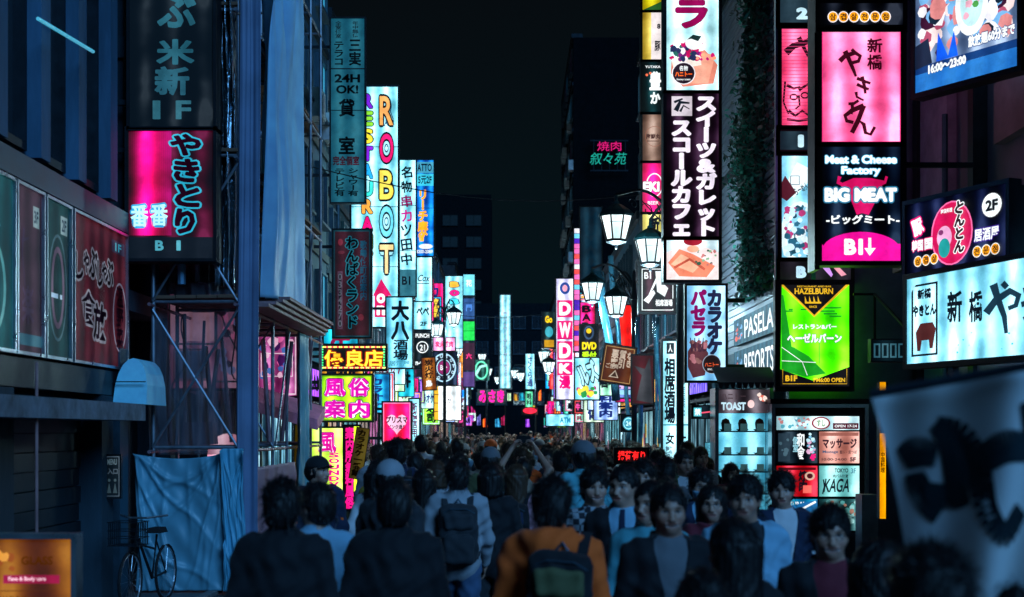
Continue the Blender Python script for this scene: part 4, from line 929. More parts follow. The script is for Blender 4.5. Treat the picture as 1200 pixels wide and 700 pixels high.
def drape(name, label, x0, x1, z0, z1, Y, mat, amp=.05, folds=8, nx=60, nz=40, plane='xz', X=0, sag=0, seed=0, cat='tarpaulin', bottom=.0, wrinkle=1.0, thick=.004, diag=0):
    """a hanging sheet with vertical folds and creases; plane 'yz' hangs along the street at x = X"""
    q = random.Random(seed); m = MB(); V = []
    ph = [q.uniform(0, 6.3) for _ in range(8)]; cr_ = [(q.uniform(0, 1), q.uniform(0, 1), q.uniform(-1.2, 1.2)) for _ in range(7)]
    for j in range(nz + 1):
        v = j / nz
        for i in range(nx + 1):
            u = i / nx
            d = math.sin(folds * 6.283 * u + ph[0] + .8 * math.sin(3 * v + ph[1])) * .55 + math.sin(folds * 2.3 * 6.283 * u + ph[2] + 1.7 * v) * .25 * (1 - v * .4)
            for a, b_, s_ in cr_:
                t = (u - a) - s_ * (v - b_) * .35
                d += wrinkle * .9 * math.exp(-(t / .03) ** 2) * math.exp(-((v - b_) / .25) ** 2)
            if diag:
                d *= .35
                for (cu, cv) in ((0, 1), (1, 1), (.02, .35)):
                    for k_ in range(4):
                        an = R(12 + 21 * k_ + 5 * ph[k_]) ; sx_ = 1 if cu < .5 else -1
                        du, dv = (u - cu) * sx_, cv - v
                        al = du * math.cos(an) + dv * math.sin(an); ac_ = -du * math.sin(an) + dv * math.cos(an) + .02 * math.sin(9 * al + ph[k_])
                        if al > 0: d += 1.3 * diag * math.exp(-(ac_ / .022) ** 2) * math.exp(-al * 1.6)
            d += wrinkle * .25 * math.sin(23 * v + 9 * u + ph[3]) * math.sin(14 * u + ph[4])
            d *= amp
            z = z0 + (z1 - z0) * v - sag * 4 * u * (1 - u) * v + bottom * (1 - v) * math.sin(5 * u + ph[5])
            a = x0 + (x1 - x0) * u + .02 * math.sin(6 * v + ph[6])
            V.append((a, Y - d, z) if plane == 'xz' else (X + d, a, z))
    N = nx + 1
    m.mesh_data(V, [(j * N + i, j * N + i + 1, (j + 1) * N + i + 1, (j + 1) * N + i) for j in range(nz) for i in range(nx)])
    o = m.build(name, mat, None, True); tag(o, label, cat)
    sd = o.modifiers.new('thickness', 'SOLIDIFY'); sd.thickness = thick
    return o
def cloth_mat(name, col, trans=.25, alpha=1.0, rough=.6, var=.2):
    if name in MATS: return MATS[name]
    m, t = new_mat(name); N = t.nodes.new; Lk = t.links.new
    o = N('ShaderNodeOutputMaterial'); b = N('ShaderNodeBsdfPrincipled'); b.inputs['Roughness'].default_value = rough
    n = N('ShaderNodeTexNoise'); n.inputs['Scale'].default_value = 2.2; n.inputs['Detail'].default_value = 6
    tc = N('ShaderNodeTexCoord'); Lk(tc.outputs['Object'], n.inputs['Vector'])
    r = N('ShaderNodeValToRGB'); r.color_ramp.elements[0].position = .3; r.color_ramp.elements[1].position = .75
    r.color_ramp.elements[0].color = tuple(c * (1 - var) for c in col) + (1,); r.color_ramp.elements[1].color = tuple(min(1, c * (1 + var)) for c in col) + (1,)
    Lk(n.outputs['Fac'], r.inputs[0]); Lk(r.outputs[0], b.inputs['Base Color'])
    tr = N('ShaderNodeBsdfTranslucent'); Lk(r.outputs[0], tr.inputs[0])
    mx = N('ShaderNodeMixShader'); mx.inputs[0].default_value = trans; Lk(b.outputs[0], mx.inputs[1]); Lk(tr.outputs[0], mx.inputs[2])
    last = mx
    if alpha < 1:
        tp = N('ShaderNodeBsdfTransparent'); m2 = N('ShaderNodeMixShader'); m2.inputs[0].default_value = alpha
        Lk(tp.outputs[0], m2.inputs[1]); Lk(mx.outputs[0], m2.inputs[2]); last = m2
    Lk(last.outputs[0], o.inputs[0]); MATS[name] = m; return m
M_SHEET = cloth_mat('pale_blue_sheet', (.34, .66, .98), .2, rough=.45); M_TARP = cloth_mat('blue_tarp', (.16, .42, .54), .15, rough=.38)
M_NET = cloth_mat('smoky_net', (.20, .20, .25), .5, alpha=.5); M_PINKT = cloth_mat('rosy_tarp', (.42, .24, .32), .2)
drape('hanging_sheet', 'long pale blue plastic sheet hanging down the street side of the scaffold', 17.55, 21.1, 3.6, 12.2, 0, M_SHEET, .11, 3.6, 120, 160, 'yz', -3.1, seed=1, wrinkle=1.3)
drape('wrapped_post_sheet', 'narrow grey blue sheet wrapping the scaffold corner, left of the long pale one', -3.27, -3.02, .05, 12.2, 17.0, cloth_mat('grey_blue_wrap', (.16, .24, .40), .1), .03, 1.2, 24, 90, seed=2, wrinkle=.5)
M_FOIL = surf('crumpled_foil', (.35, .45, .52), .12, .9, .3, 5, 1.0, 9)
drape('foil_strip', 'narrow crumpled shiny plastic strip hanging left of the scaffold corner', -3.58, -3.34, 3.7, 12.2, 17.25, M_FOIL, .13, 2.3, 40, 170, seed=3, wrinkle=1.6)
drape('low_tarp', 'creased blue tarpaulin closing the foot of the scaffold', -4.46, -3.42, .05, 1.68, 16.9, M_TARP, .04, 2.5, 90, 90, seed=4, sag=.06, wrinkle=1.4, diag=1)
drape('corner_tarp', 'lighter blue tarpaulin lapped round the scaffold corner to the ground', -3.42, -3.16, .05, 1.74, 16.82, cloth_mat('light_tarp', (.14, .50, .68), .15, rough=.38), .05, 1.3, 40, 80, seed=5, wrinkle=1.1, diag=.7)
drape('dust_net', 'smoky see-through dust net behind the cross braces', -4.42, -3.3, 1.66, 3.75, 17.3, M_NET, .09, 5, 70, 50, seed=6, cat='net', thick=.001)
drape('dust_net', 'smoky see-through dust net hanging over the upper scaffold beside the grill sign', -4.3, -3.6, 3.75, 12.0, 17.3, cloth_mat('dark_net', (.05, .06, .09), .3, alpha=.7), .05, 4, 40, 60, seed=7, cat='net', thick=.001)
drape('side_tarp', 'rosy grey tarpaulin hung low along the street side of the scaffold', 17.3, 20.6, .1, 1.5, 0, M_PINKT, .05, 4, 50, 30, 'yz', -3.15, seed=8)
drape('side_strip', 'narrow blue tarpaulin strip hanging at the far side of the scaffold', 20.9, 21.9, 1.0, 3.4, 0, M_TARP, .05, 2, 26, 40, 'yz', -3.14, seed=9)
# lit boards seen through the scaffold
A = Art((0, 0, 100, 100)); q = random.Random(2)
A.rect(4, 8, 60, 50, lin('#f0b4d2', .5)); A.rect(64, 6, 96, 60, lin('#b478a0', .5)); A.rect(10, 60, 50, 90, lin('#3c5078', .6)); A.blobs(62, 10, 98, 90, 6, [lin('#ff8cc8', .5), lin('#281428'), lin('#8c96dc', .5)], 4, 9, 4)
A.frame(2, 4, 62, 54, 2, (.02, .02, .03)); A.frame(8, 58, 52, 92, 1.5, (.02, .02, .03)); A.frame(62, 4, 98, 94, 2, (.02, .02, .03))
sign('hoarding_board', 'large rosy lit board seen dimly through the scaffold and net', (196, 345, 288, 455), 19.0, lin('#b47ca0', .5), A, vbox=(0, 0, 100, 100))
A = Art((0, 0, 100, 140)); A.blobs(4, 4, 96, 136, 7, [lin('#ff78be', .6), lin('#3c1450'), lin('#ffc8e6', .7), lin('#5078c8', .6)], 6, 16, 6); A.frame(2, 2, 98, 138, 3, lin('#ffdcf0', .7)); A.frame(10, 50, 90, 100, 2, lin('#ffdcf0', .7))
sign('poster_board', 'pink and violet poster behind the scaffold tubes right of the wrapped post', (301, 386, 348, 464), 23.6, lin('#d26eb4', .5), A, vbox=(0, 0, 100, 140))
# sloping rosy canopy
a_, b_ = P(222, 447, 21.5), P(372, 492, 22.8)
m = MB(); dz = .17
pts = [(a_.x, a_.y, a_.z), (b_.x, b_.y, b_.z), (b_.x, b_.y + .9, b_.z + .22), (a_.x, a_.y + .9, a_.z + .22)]
m.poly(pts); m.poly([(p[0], p[1], p[2] - dz) for p in pts][::-1])
for i in range(4): p0, p1 = pts[i], pts[(i + 1) % 4]; m.poly([p0, (p0[0], p0[1], p0[2] - dz), (p1[0], p1[1], p1[2] - dz), p1])
tag(m.build('sloping_canopy', surf('rosy_vinyl', (.55, .2, .34), .45)), 'thin rosy canopy sloping down to the right behind the scaffold', 'awning')
rt = empty('round_top_sign', P(243, 560, 18.6), 'white round topped sign with a pink emblem, half hidden behind the blue tarpaulin', 'sign')
w_ = 50 / F * 18.6; z_ = 52 / F * 18.6
arc = [(0, 0), (w_, 0), (w_, z_ * .5)] + [(w_ / 2 + w_ / 2 * math.cos(R(a)), z_ * .5 + z_ * .5 * math.sin(R(a))) for a in range(15, 180, 15)] + [(0, z_ * .5)]
m = MB(); m.poly([(x, 0, z) for x, z in arc], lin('#ffc8dc')); m.build('face', FACE, rt)
m = MB(); n = len(arc); m.poly([(x, .1, z) for x, z in arc][::-1])
for i in range(n): (x, z), (x2, z2) = arc[i], arc[(i + 1) % n]; m.poly([(x, .003, z), (x, .1, z), (x2, .1, z2), (x2, .003, z2)])
m.build('cabinet', M_GREY, rt)
A = Art((0, 0, 50, 52)); A.ell(38, 16, 5, 7, lin('#f01e96')); A.vtext('案内', 35, 26, 42, 46, lin('#3c1450'), .04); A.mb(w_, z_).build('lettering', LET, rt)
MB().tube([(w_ / 2, .05, -2.0), (w_ / 2, .05, 0)], .03, 8).build('post', M_GREY, rt)
# leaning yellow banners
for (x0, y0, x1, y1, Y, tl, lb) in ((343, 498, 358, 590, 24, 2, 'dim yellow vertical cloth banner with black characters right of the scaffold'), (409, 500, 424, 560, 23.5, 9, 'yellow cloth banner leaning right over the narrow pink lettered column')):
    A = Art((x0, y0, x1, y1)); A.vtext('カラオケ一番館', x0 + 2, y0 + 2, x1 - 3, y1 - 3, (.02, .01, 0), .05)
    sign('cloth_banner', lb, (x0, y0, x1, y1), Y, lin('#8c781e'), A, mat=print_mat('painted_dull', False) if 0 else DIM, amat=DIM, tilt=tl, depth=.03, frame=.008, cat='banner')  # cloth given a faint glow of its own in place of light on it
# street side strip: blue dim box behind the sheet
MB_ = MB().box(-4.45, 24.35, 3.3, -3.75, 24.5, 8.2)
tag(MB_.build('blank_sign_box', surf('steel_blue_box', (.05, .22, .32), .4, .3)), 'blank steel blue upright box left of the dull maroon sign', 'sign')

# ------------------------------------------------------------------ bicycle by the tarp
bike = empty('bicycle', (-3.98, 16.35, 0), 'dark city bicycle with a front basket parked before the blue tarpaulin', 'bicycle', None, R(-97))
M_RUB = surf('rubber', (.015, .015, .017), .8)
def wheel(x, y=0):
    w = empty('wheel', (x, y, .33)); w.parent = bike
    V = [(x_, 0, z_) for x_, z_ in []]
    t = MB(); t.tube([(.31 * math.cos(2 * math.pi * i / 24), 0, .31 * math.sin(2 * math.pi * i / 24)) for i in range(25)], .018, 6, cap=False); t.build('tyre', M_RUB, w, True)
    t = MB(); t.tube([(.285 * math.cos(2 * math.pi * i / 24), 0, .285 * math.sin(2 * math.pi * i / 24)) for i in range(25)], .009, 5, cap=False); t.build('rim', M_ALU, w)
    t = MB()
    for i in range(14): a = 2 * math.pi * i / 14; t.tube([(0, 0, 0), (.28 * math.cos(a), 0, .28 * math.sin(a))], .002, 3)
    t.build('spokes', M_ALU, w)
wheel(0); wheel(1.05)
t = MB(); t.tube([(0, 0, .33), (.42, 0, .3), (.28, 0, .78)], .016, 6); t.tube([(.42, 0, .3), (.85, 0, .8)], .018, 6); t.tube([(.33, 0, .62), (.86, 0, .72)], .014, 6); t.tube([(0, 0, .33), (.3, 0, .72)], .01, 6); t.build('frame', M_BLACK, bike)
MB().tube([(1.05, 0, .33), (.84, 0, .95)], .014, 6).build('fork', M_BLACK, bike)
MB().tube([(.66, -.27, 1.02), (.84, -.1, 1.0), (.84, .1, 1.0), (.66, .27, 1.02)], .013, 6).build('handlebar', M_ALU, bike)
MB().box(.14, -.08, .8, .4, .08, .86, taper=.02).build('saddle', M_RUB, bike)
t = MB()
for i in range(7):
    x = .95 + .05 * i; t.box(x, -.16, .72, x + .008, .16, .728)
    for y in (-.16, .15): t.box(x, y, .73, x + .008, y + .01, .97)
for z in (.72, .8, .88, .97):
    for y in (-.17, .16): t.box(.94, y, z, 1.27, y + .01, z + .008)
    for x in (.94, 1.26): t.box(x, -.16, z + .001, x + .01, .16, z + .009)
t.build('basket', M_DARK, bike)

# ------------------------------------------------------------------ near right buildings
root = empty('corner_building', (5.62, 19.95, 0), 'near right building with violet wall panels behind the pub signs', 'building', None, R(-90))
MB().box(0, .15, 0, 13, 8, 13).build('wall', surf('violet_grey_wall', (.14, .12, .17), .7, 0, .3, .6, .2, 10), root)
for i, (x0, z0, x1, z1_) in enumerate(((.2, 5.0, 1.5, 8.4), (3.3, 5.3, 5.2, 6.0), (2.0, 2.6, 4.5, 4.6), (5.4, 4.8, 8, 8))): MB().box(x0, .02, z0, x1, .147, z1_).build('panel', [surf('lavender_panel', (.30, .25, .36), .6), surf('brown_panel', (.16, .10, .12), .6)][i % 2], root)
for i in range(5): MB().box(.1 + 2.4 * i, -.03, 0, .3 + 2.4 * i, .147, 12.9).build('pilaster', M_DARK, root)
dr = MB().box(.55, .0, .03, 1.5, .1, 3.5).build('door', surf('blue_steel_door', (.06, .16, .26), .4, .4), root); MB().box(1.38, -.05, 1.0, 1.42, 0, 1.3).build('handle', M_ALU, dr)
MB().tube([(1.75, -.08, 0), (1.75, -.08, 6)], .04, 8).build('drain_pipe', M_GREY, root)
br = MB(); a_ = P(1000, 345, 19.3); br.tube([a_, P(1025, 345, 19.3), P(1062, 385, 18.2)], .02, 6); br.tube([P(1025, 345, 19.3), P(1025, 400, 19.3)], .02, 6); tag(br.build('sign_bracket', M_DARK), 'angled dark steel bracket reaching right from the green bar sign', 'bracket')
wl = MB().box(3.905, 20.06, 0, 6.5, 20.29, 12.9).build('return_wall', surf('blue_grey_return', (.07, .13, .2), .5, .1, .4, 1)); tag(wl, 'narrow blue grey wall carrying the numbered panel column', 'wall')
for px in (911, 953):
    a_ = P(px, 0, 20); MB().box(a_.x - .03, 19.98, 3.6, a_.x + .03, 20.058, 12.5).build('steel_strip', surf('blue_steel_strip', (.05, .2, .34), .3, .5), wl)
# Pasela style facade letters on the siding
def wall_text_right(t, pa, pb, ya, yb, X, name, label, face, lc):
    Ya, Yb = X * F / (pa - CX), X * F / (pb - CX)     # Ya farther
    W = Ya - Yb; zb = CAMH + (HY - yb) / F * Yb; zt = CAMH + (HY - ya) / F * Yb
    rt = empty(name, (X, Ya, zb), label, 'sign', None, R(-90)); Hh = zt - zb
    MB().box(0, .01, 0, W, .06, Hh).build('cabinet', M_DARK, rt)
    m = MB(); m.poly([(0, 0, 0), (W, 0, 0), (W, 0, Hh), (0, 0, Hh)], face); m.build('face', DIM, rt)
    A = Art((0, 0, 100, 40))
    A.blobs(1, 2, 24, 38, 5, [lin('#78aad2'), lin('#dc5a46'), (.02, .1, .2)], 2, 5, 3); A.text(t, 29, 6, 96, 34, lc, .016); A.mb(W, Hh).build('lettering', LET, rt)
wall_text_right('PASELA', 860, 909, 352, 388, 3.80, 'facade_sign', 'upper blue facade sign with a short glowing white word over the siding', (.04, .3, .5), WH)
wall_text_right('RESORTS', 860, 909, 396, 441, 3.80, 'facade_sign', 'lower blue facade sign with a longer glowing white word over the siding', (.04, .3, .5), WH)
# ivy
q = random.Random(4); m = MB()
for i in range(14000):
    u = q.random(); z = 4.05 + 8 * q.random()
    c = 22.1 + .35 * math.sin(z * 1.3) + (.5 if u < .3 else 0); y = q.gauss(c, .62 + .25 * math.sin(z * 2.1))
    if not 20.5 < y < 25.5 or q.random() < .25 + .25 * math.sin(3.1 * z + 2 * y): continue
    x = 3.84 - abs(q.gauss(0, .10)); s_ = q.uniform(.035, .075)
    a = Vector((q.uniform(-1, 1), q.uniform(-1, 1), q.uniform(-1, 1))).normalized(); b_ = a.orthogonal().normalized(); 
    p = Vector((x, y, z)); m.poly([p - a * s_, p + b_ * s_ * .6 + a * .2 * s_, p + a * s_ * 1.1, p - b_ * s_ * .6 + a * .2 * s_], m=i % 3)
iv = m.build('ivy', [surf('ivy_dark', (.03, .11, .085), .5), surf('ivy_mid', (.07, .36, .28), .45), surf('ivy_grey', (.2, .21, .20), .5)]); tag(iv, 'ivy climbing the ribbed siding between the tall sign and the numbered panels', 'ivy')
st = MB()
for k in range(6): st.tube([(3.83, 21.6 + .2 * k + .2 * math.sin(z * 1.1 + k), 4.1 + z) for z in [.6 * j for j in range(15)]], .015, 5)
st.build('stem', M_WOOD, iv)

# ------------------------------------------------------------------ toast display case
a_ = P(842, 0, 20.0).x; b_ = P(902, 0, 20.0).x; W = b_ - a_
dc = empty('display_case', (a_, 20.0, 0), 'glass display case with lit shelves of plated toast desserts under a dark awning', 'display case')
MB().box(0, .35, 0, W, .5, 2.55).build('back', M_DARK, dc); MB().box(0, 0, 0, W, .347, .7).build('base', M_BLACK, dc)
MB().box(-.05, -.02, 0, 0, .5, 2.55).build('side', M_ALU, dc); MB().box(W, -.02, 0, W + .05, .5, 2.55).build('side', M_ALU, dc)
for i, z in enumerate((.70, 1.05, 1.36, 1.60, 1.93)):
    MB().box(0.002, .02, z, W - .002, .345, z + .02).build('shelf', M_ALU, dc)
bk = MB(); bk.poly([(0.003, .34, .72), (W - .003, .34, .72), (W - .003, .34, 2.2), (.003, .34, 2.2)], (.22, .62, .78)); bk.build('lit_back', FACE, dc)
q = random.Random(9)
food = MB().lathe([(.0, .0), (.06, .0), (.085, .02), (.05, .02), (.06, .09), (.045, .13), (.0, .15)], 10).mesh('dish', surf('toast_brown', (.16, .05, .03), .5, 0, .5, 20), True)
food2 = MB().lathe([(.0, .0), (.05, .0), (.09, .025), (.04, .02), (.03, .06), (.0, .07)], 10).mesh('dish', surf('cream_dish', (.6, .6, .55), .5, 0, .4, 20), True)
crd = MB().box(-.05, 0, 0, .05, .01, .1).mesh('menu_card', surf('glowing_white_card', (.7, .72, .72), .6, emit=(.03, .09, .1)))  # faint glow added to the cards in place of light on them
for i, z in enumerate((.72, 1.07, 1.38, 1.62, 1.95)):
    for k in range(3): inst('dish', (food if i in (4, 1) else food2), dc, (.13 + .24 * k, .2, z), scale=(1.1, 1.1, 1.2 if i == 4 else .8))
    for k in range(3): inst('menu_card', crd, dc, (.14 + .23 * k, .06, z))
gl, t_ = new_mat('clear_glass'); N = t_.nodes.new; o_ = N('ShaderNodeOutputMaterial'); g_ = N('ShaderNodeBsdfGlossy'); g_.inputs['Roughness'].default_value = .03; tp = N('ShaderNodeBsdfTransparent'); mx = N('ShaderNodeMixShader'); mx.inputs[0].default_value = .08
t_.links.new(tp.outputs[0], mx.inputs[1]); t_.links.new(g_.outputs[0], mx.inputs[2]); t_.links.new(mx.outputs[0], o_.inputs[0])
MB().box(.003, 0, .72, W - .003, .006, 2.2).build('glass', gl, dc)
A = Art((0, 0, 60, 26)); A.text('ハニトー', 3, 4, 32, 11, (.06, .04, .05), .03); A.text('TOAST', 3, 14, 32, 23, (.5, .7, .8), .05); A.ell(38, 16, 4, 4.5, lin('#f0c8c8')); A.blobs(44, 3, 58, 23, 4, [lin('#dc6e5a'), lin('#f0dcd2')], 2, 4, 4)
h = MB(); h.poly([(0.003, -.004, 2.2), (W - .003, -.004, 2.2), (W - .003, -.004, 2.53), (.003, -.004, 2.53)], (.12, .10, .12)); h.build('header', FACE, dc)
A.mb(W, .33).build('lettering', LET, dc).location = (0, -.006, 2.2)
m = MB(); n = 10
for i in range(n):
    x0, x1 = -.06 + (W + .12) * i / n, -.06 + (W + .12) * (i + 1) / n
    m.poly([(x0, -.35, 2.62), (x1, -.35, 2.62), (x1, .3, 2.86), (x0, .3, 2.86)]); m.poly([(x0, -.35, 2.62), (x1, -.35, 2.62), (x1 - .02, -.36, 2.54), (x0 + .02, -.36, 2.54)])
m.build('awning', surf('dark_awning', (.03, .045, .06), .7), dc)
# posters in the lit frame right of the case
a_ = P(908, 0, 19.7).x; b_ = P(1013, 0, 19.7).x
pb = empty('poster_cabinet', (a_, 19.7, 0), 'steel cabinet holding a grid of lit advertisement posters under the green sign', 'poster cabinet')
W = b_ - a_; zt = P(0, 478, 19.7).z; s_ = 19.7 / F
MB().box(0, .04, .1, W, .3, zt + .03).build('backboard', M_DARK, pb)
frame_mb(W, zt - .1, .05, -.04, .25).build('frame', M_ALU, pb).location = (0, 0, .1)
def poster(x0, y0, x1, y1, fc, A, lb):
    o = empty('poster', (0, 0, 0), lb); o.parent = pb; o.location = ((x0 - 908) * s_, 0, CAMH + (HY - y1) * s_)
    w, h = (x1 - x0) * s_, (y1 - y0) * s_
    m = MB(); m.box(0, .004, 0, w, .035, h); m.build('panel', M_BLACK, o); m = MB(); m.poly([(0, 0, 0), (w, 0, 0), (w, 0, h), (0, 0, h)], fc); m.build('face', FACE, o)
    A.b = (x0, y0, x1, y1); A.mb(w, h).build('lettering', LET, o)
A = Art(None); A.blobs(911, 489, 950, 503, 9, [(.1, .4, .5), (.5, .2, .2), (.7, .9, 1)], 1.5, 3.5, 1); A.ell(962, 496, 11, 7.5, lin('#8c1432')); A.ell(962, 496, 9, 6, WH); A.rect(976, 496, 1006, 503, lin('#500f28')); A.text('すし', 957, 492, 967, 500, (.1, .3, .1), .03); A.text('OPEN 17-24', 978, 498, 1004, 501, WH, .02)
poster(910, 488, 1007, 504, (.5, .7, .75), A, 'wide poster strip with food pictures and a red ring')
A = Art(None); A.rect(912, 508, 926, 541, (.02, .04, .06)); A.vtext('個室', 929, 512, 936, 530, (.3, .6, .7), .03); A.vtext('和食', 934, 508, 943, 538, WH, .04); A.blobs(944, 507, 956, 536, 5, [(.2, .5, .7), (.7, .4, .6), (.6, .9, 1)], 1.5, 4, 3); A.text('4F', 949, 532, 956, 540, lin('#f01478'), .05); A.blobs(912, 508, 926, 541, 5, [(.06, .12, .16)], 1.5, 4, 5)
poster(910, 506, 958, 543, (.01, .02, .03), A, 'black poster with white upright characters and a pink 4F')
A = Art(None); A.text('マッサージ', 964, 514, 1004, 526, (.05, .02, .03), .05); A.text('Massage', 964, 528, 982, 532, (.02, .1, .2), .02); A.text('5F', 996, 536, 1003, 541, (.05, .02, .03), .05); A.text('10:00-24:00', 963, 537, 992, 540, (.05, .02, .03), .02); A.text('整体・足つぼ', 984, 528, 1004, 532, (.05, .02, .03), .02); A.rect(961, 507, 1006, 511, lin('#a0645a'))
poster(960, 506, 1007, 543, lin('#d2a096'), A, 'peach poster with black マッサージ and 5F')
A = Art(None); A.vtext('焼肉', 936, 552, 946, 576, INK, .05, jit=.2); A.ell(949, 558, 6, 5, lin('#dcb4a0')); A.ell(949, 558, 3.5, 3, lin('#50141e')); A.rect(941, 569, 951, 578, lin('#f06e64')); A.rect(912, 548, 956, 551, lin('#5a0a14')); A.blobs(912, 555, 932, 578, 4, [lin('#dc8c82'), lin('#78141e')], 2, 4, 3)
poster(910, 546, 958, 582, lin('#c8283c'), A, 'red poster with black brush 焼肉')
A = Art(None); A.text('TOKYO', 978, 549, 994, 554, INK, .03); A.text('肉バル個室', 976, 556, 994, 560, INK, .02); A.text('KAGA', 966, 561, 996, 577, INK, .02, shear=.15); A.stroke([(965, 562), (966, 570), (964, 579)], 1.6, INK); A.text('3F', 997, 549, 1003, 555, (.05, .2, .3), .02)
poster(960, 546, 1007, 582, lin('#96d2d2'), A, 'pale teal poster with a handwritten black word')
A = Art(None); A.text('SAKURAI', 918, 588, 942, 594, WH, .02); A.poly([(910, 596), (958, 586), (958, 600), (920, 621), (910, 621)], lin('#1e6eaa')); A.stroke([(926, 604), (956, 588)], 2.5, WH)
poster(910, 585, 958, 622, lin('#1e8cb4'), A, 'blue poster with a white diagonal stroke')
A = Art(None); A.blobs(961, 586, 1006, 621, 12, [(.02, .05, .05), (.1, .35, .35), (.3, .6, .6), (.4, .2, .15)], 2, 5, 4)
poster(960, 585, 1007, 622, (.05, .15, .16), A, 'dark green food picture poster')
MB().box(0, .0, .12, W, .035, CAMH + (HY - 625) * s_).build('kick_plate', M_GREY, pb)
MB().box(-.08, -.1, zt + .06, W + .1, .3, zt + .12).build('canopy', M_DARK, pb)
cb = MB().box(P(1010, 0, 18.6).x, 18.6, .0, P(1029, 0, 18.6).x, 18.95, P(0, 580, 18.6).z); tag(cb.build('utility_box', surf('pale_steel_box', (.25, .32, .38), .5, .3)), 'pale steel utility cabinet between the posters and the yellow column', 'cabinet')
A = Art((826, 519, 837, 540)); A.ring(831.5, 526, 3.5, 4, .8, (.05, .2, .3)); A.stroke([(829, 524), (834, 528)], 1, (.05, .2, .3)); A.text('禁煙', 828, 532, 835, 537, (.05, .2, .3), .02)
sign('no_smoking_sign', 'small pale square no smoking sign left of the toast case', (826, 519, 837, 540), 20.6, (.2, .5, .6), A, mat=FACE, frame=.01, depth=.03)
A = Art((811, 476, 842, 490)); A.rect(813, 478, 822, 488, (.1, .6, .7)); A.stroke([(822, 484), (838, 482)], 1.5, lin('#ff5a78')); A.text('禁', 814, 479, 821, 487, WH, .03)
sign('arrow_sign', 'small dark sign with a cyan square and a red arrow left of the toast case', (811, 476, 842, 490), 20.8, (.01, .02, .03), A, frame=.015, depth=.05)

# ------------------------------------------------------------------ hanging cloth banner close to the camera
m = MB(); nx, nz = 30, 36; V = []; Y = 3.7; q = random.Random(8)
tl, tr_, br_, bl = P(1020, 463, Y), P(1270, 418, Y - .3), P(1270, 760, Y - .3), P(1085, 720, Y)
for j in range(nz + 1):
    v = j / nz
    for i in range(nx + 1):
        u = i / nx; p = (tl * (1 - u) + tr_ * u) * (1 - v) + (bl * (1 - u) + br_ * u) * v
        p.y += .025 * math.sin(7 * u + 2 * v) + .01 * math.sin(17 * u + 5 * v); p.x += .012 * math.sin(5 * v) ; V.append(tuple(p))
N_ = nx + 1
m.mesh_data(V, [(j * N_ + i, (j + 1) * N_ + i, (j + 1) * N_ + i + 1, j * N_ + i + 1) for j in range(nz) for i in range(nx)])
bn = m.build('cloth_banner', cloth_mat('white_cloth', (.80, .90, .98), .12, rough=.8, var=.1), None, True); tag(bn, 'blurred white cloth banner with thick black brush strokes hanging close on the right', 'banner')
def on_banner(u, v):
    p = (tl * (1 - u) + tr_ * u) * (1 - v) + (bl * (1 - u) + br_ * u) * v
    p.y += .025 * math.sin(7 * u + 2 * v) + .01 * math.sin(17 * u + 5 * v) - .004; p.x += .012 * math.sin(5 * v); return p
def bstroke(pts, w):
    out = []; n = 24
    # resample through a smooth curve
    def cat(t):
        k = t * (len(pts) - 1); i = min(int(k), len(pts) - 2); f = k - i
        p0, p1, p2, p3 = pts[max(i - 1, 0)], pts[i], pts[i + 1], pts[min(i + 2, len(pts) - 1)]
        return tuple(.5 * (2 * p1[a] + (p2[a] - p0[a]) * f + (2 * p0[a] - 5 * p1[a] + 4 * p2[a] - p3[a]) * f * f + (3 * p1[a] - p0[a] - 3 * p2[a] + p3[a]) * f ** 3) for a in (0, 1))
    C_ = [cat(i / n) for i in range(n + 1)]
    for i in range(n):
        (x0, y0), (x1, y1) = C_[i], C_[i + 1]; d = math.hypot(x1 - x0, y1 - y0) or 1; nx_, ny_ = -(y1 - y0) / d, (x1 - x0) / d
        wa = 1.45 * w * (.75 + .35 * math.sin(3.14 * i / n)); wb = 1.45 * w * (.75 + .35 * math.sin(3.14 * (i + 1) / n))
        out.append([on_banner(x0 + nx_ * wa, y0 + ny_ * wa), on_banner(x1 + nx_ * wb, y1 + ny_ * wb), on_banner(x1 - nx_ * wb, y1 - ny_ * wb), on_banner(x0 - nx_ * wa, y0 - ny_ * wa)])
    return out
bs = MB()
for pts, w in (([(.07, .30), (.17, .27), (.25, .30)], .042), ([(.12, .36), (.14, .46), (.22, .55)], .045), ([(.28, .16), (.33, .26), (.33, .42), (.30, .50)], .040), ([(.29, .17), (.40, .22), (.44, .36), (.46, .52), (.56, .62), (.66, .52)], .036), ([(.15, .44), (.28, .47), (.38, .46)], .034), ([(.44, .34), (.58, .28), (.72, .30)], .040), ([(.72, .12), (.76, .36), (.84, .6)], .04)):
    for p in bstroke(pts, w): bs.poly(p)
bs.build('lettering', surf('black_ink', (.012, .03, .04), .8), bn)
pp = MB().tube([P(1022, 462, Y - .02), P(1262, 418, Y - .37)], .012, 8); pp.build('rod', M_GREY, bn)
MB().box(P(1108, 0, Y).x, Y - .06, P(0, 450, Y).z, P(1117, 0, Y).x, Y - .03, P(0, 436, Y).z).build('clip', M_BLACK, bn)

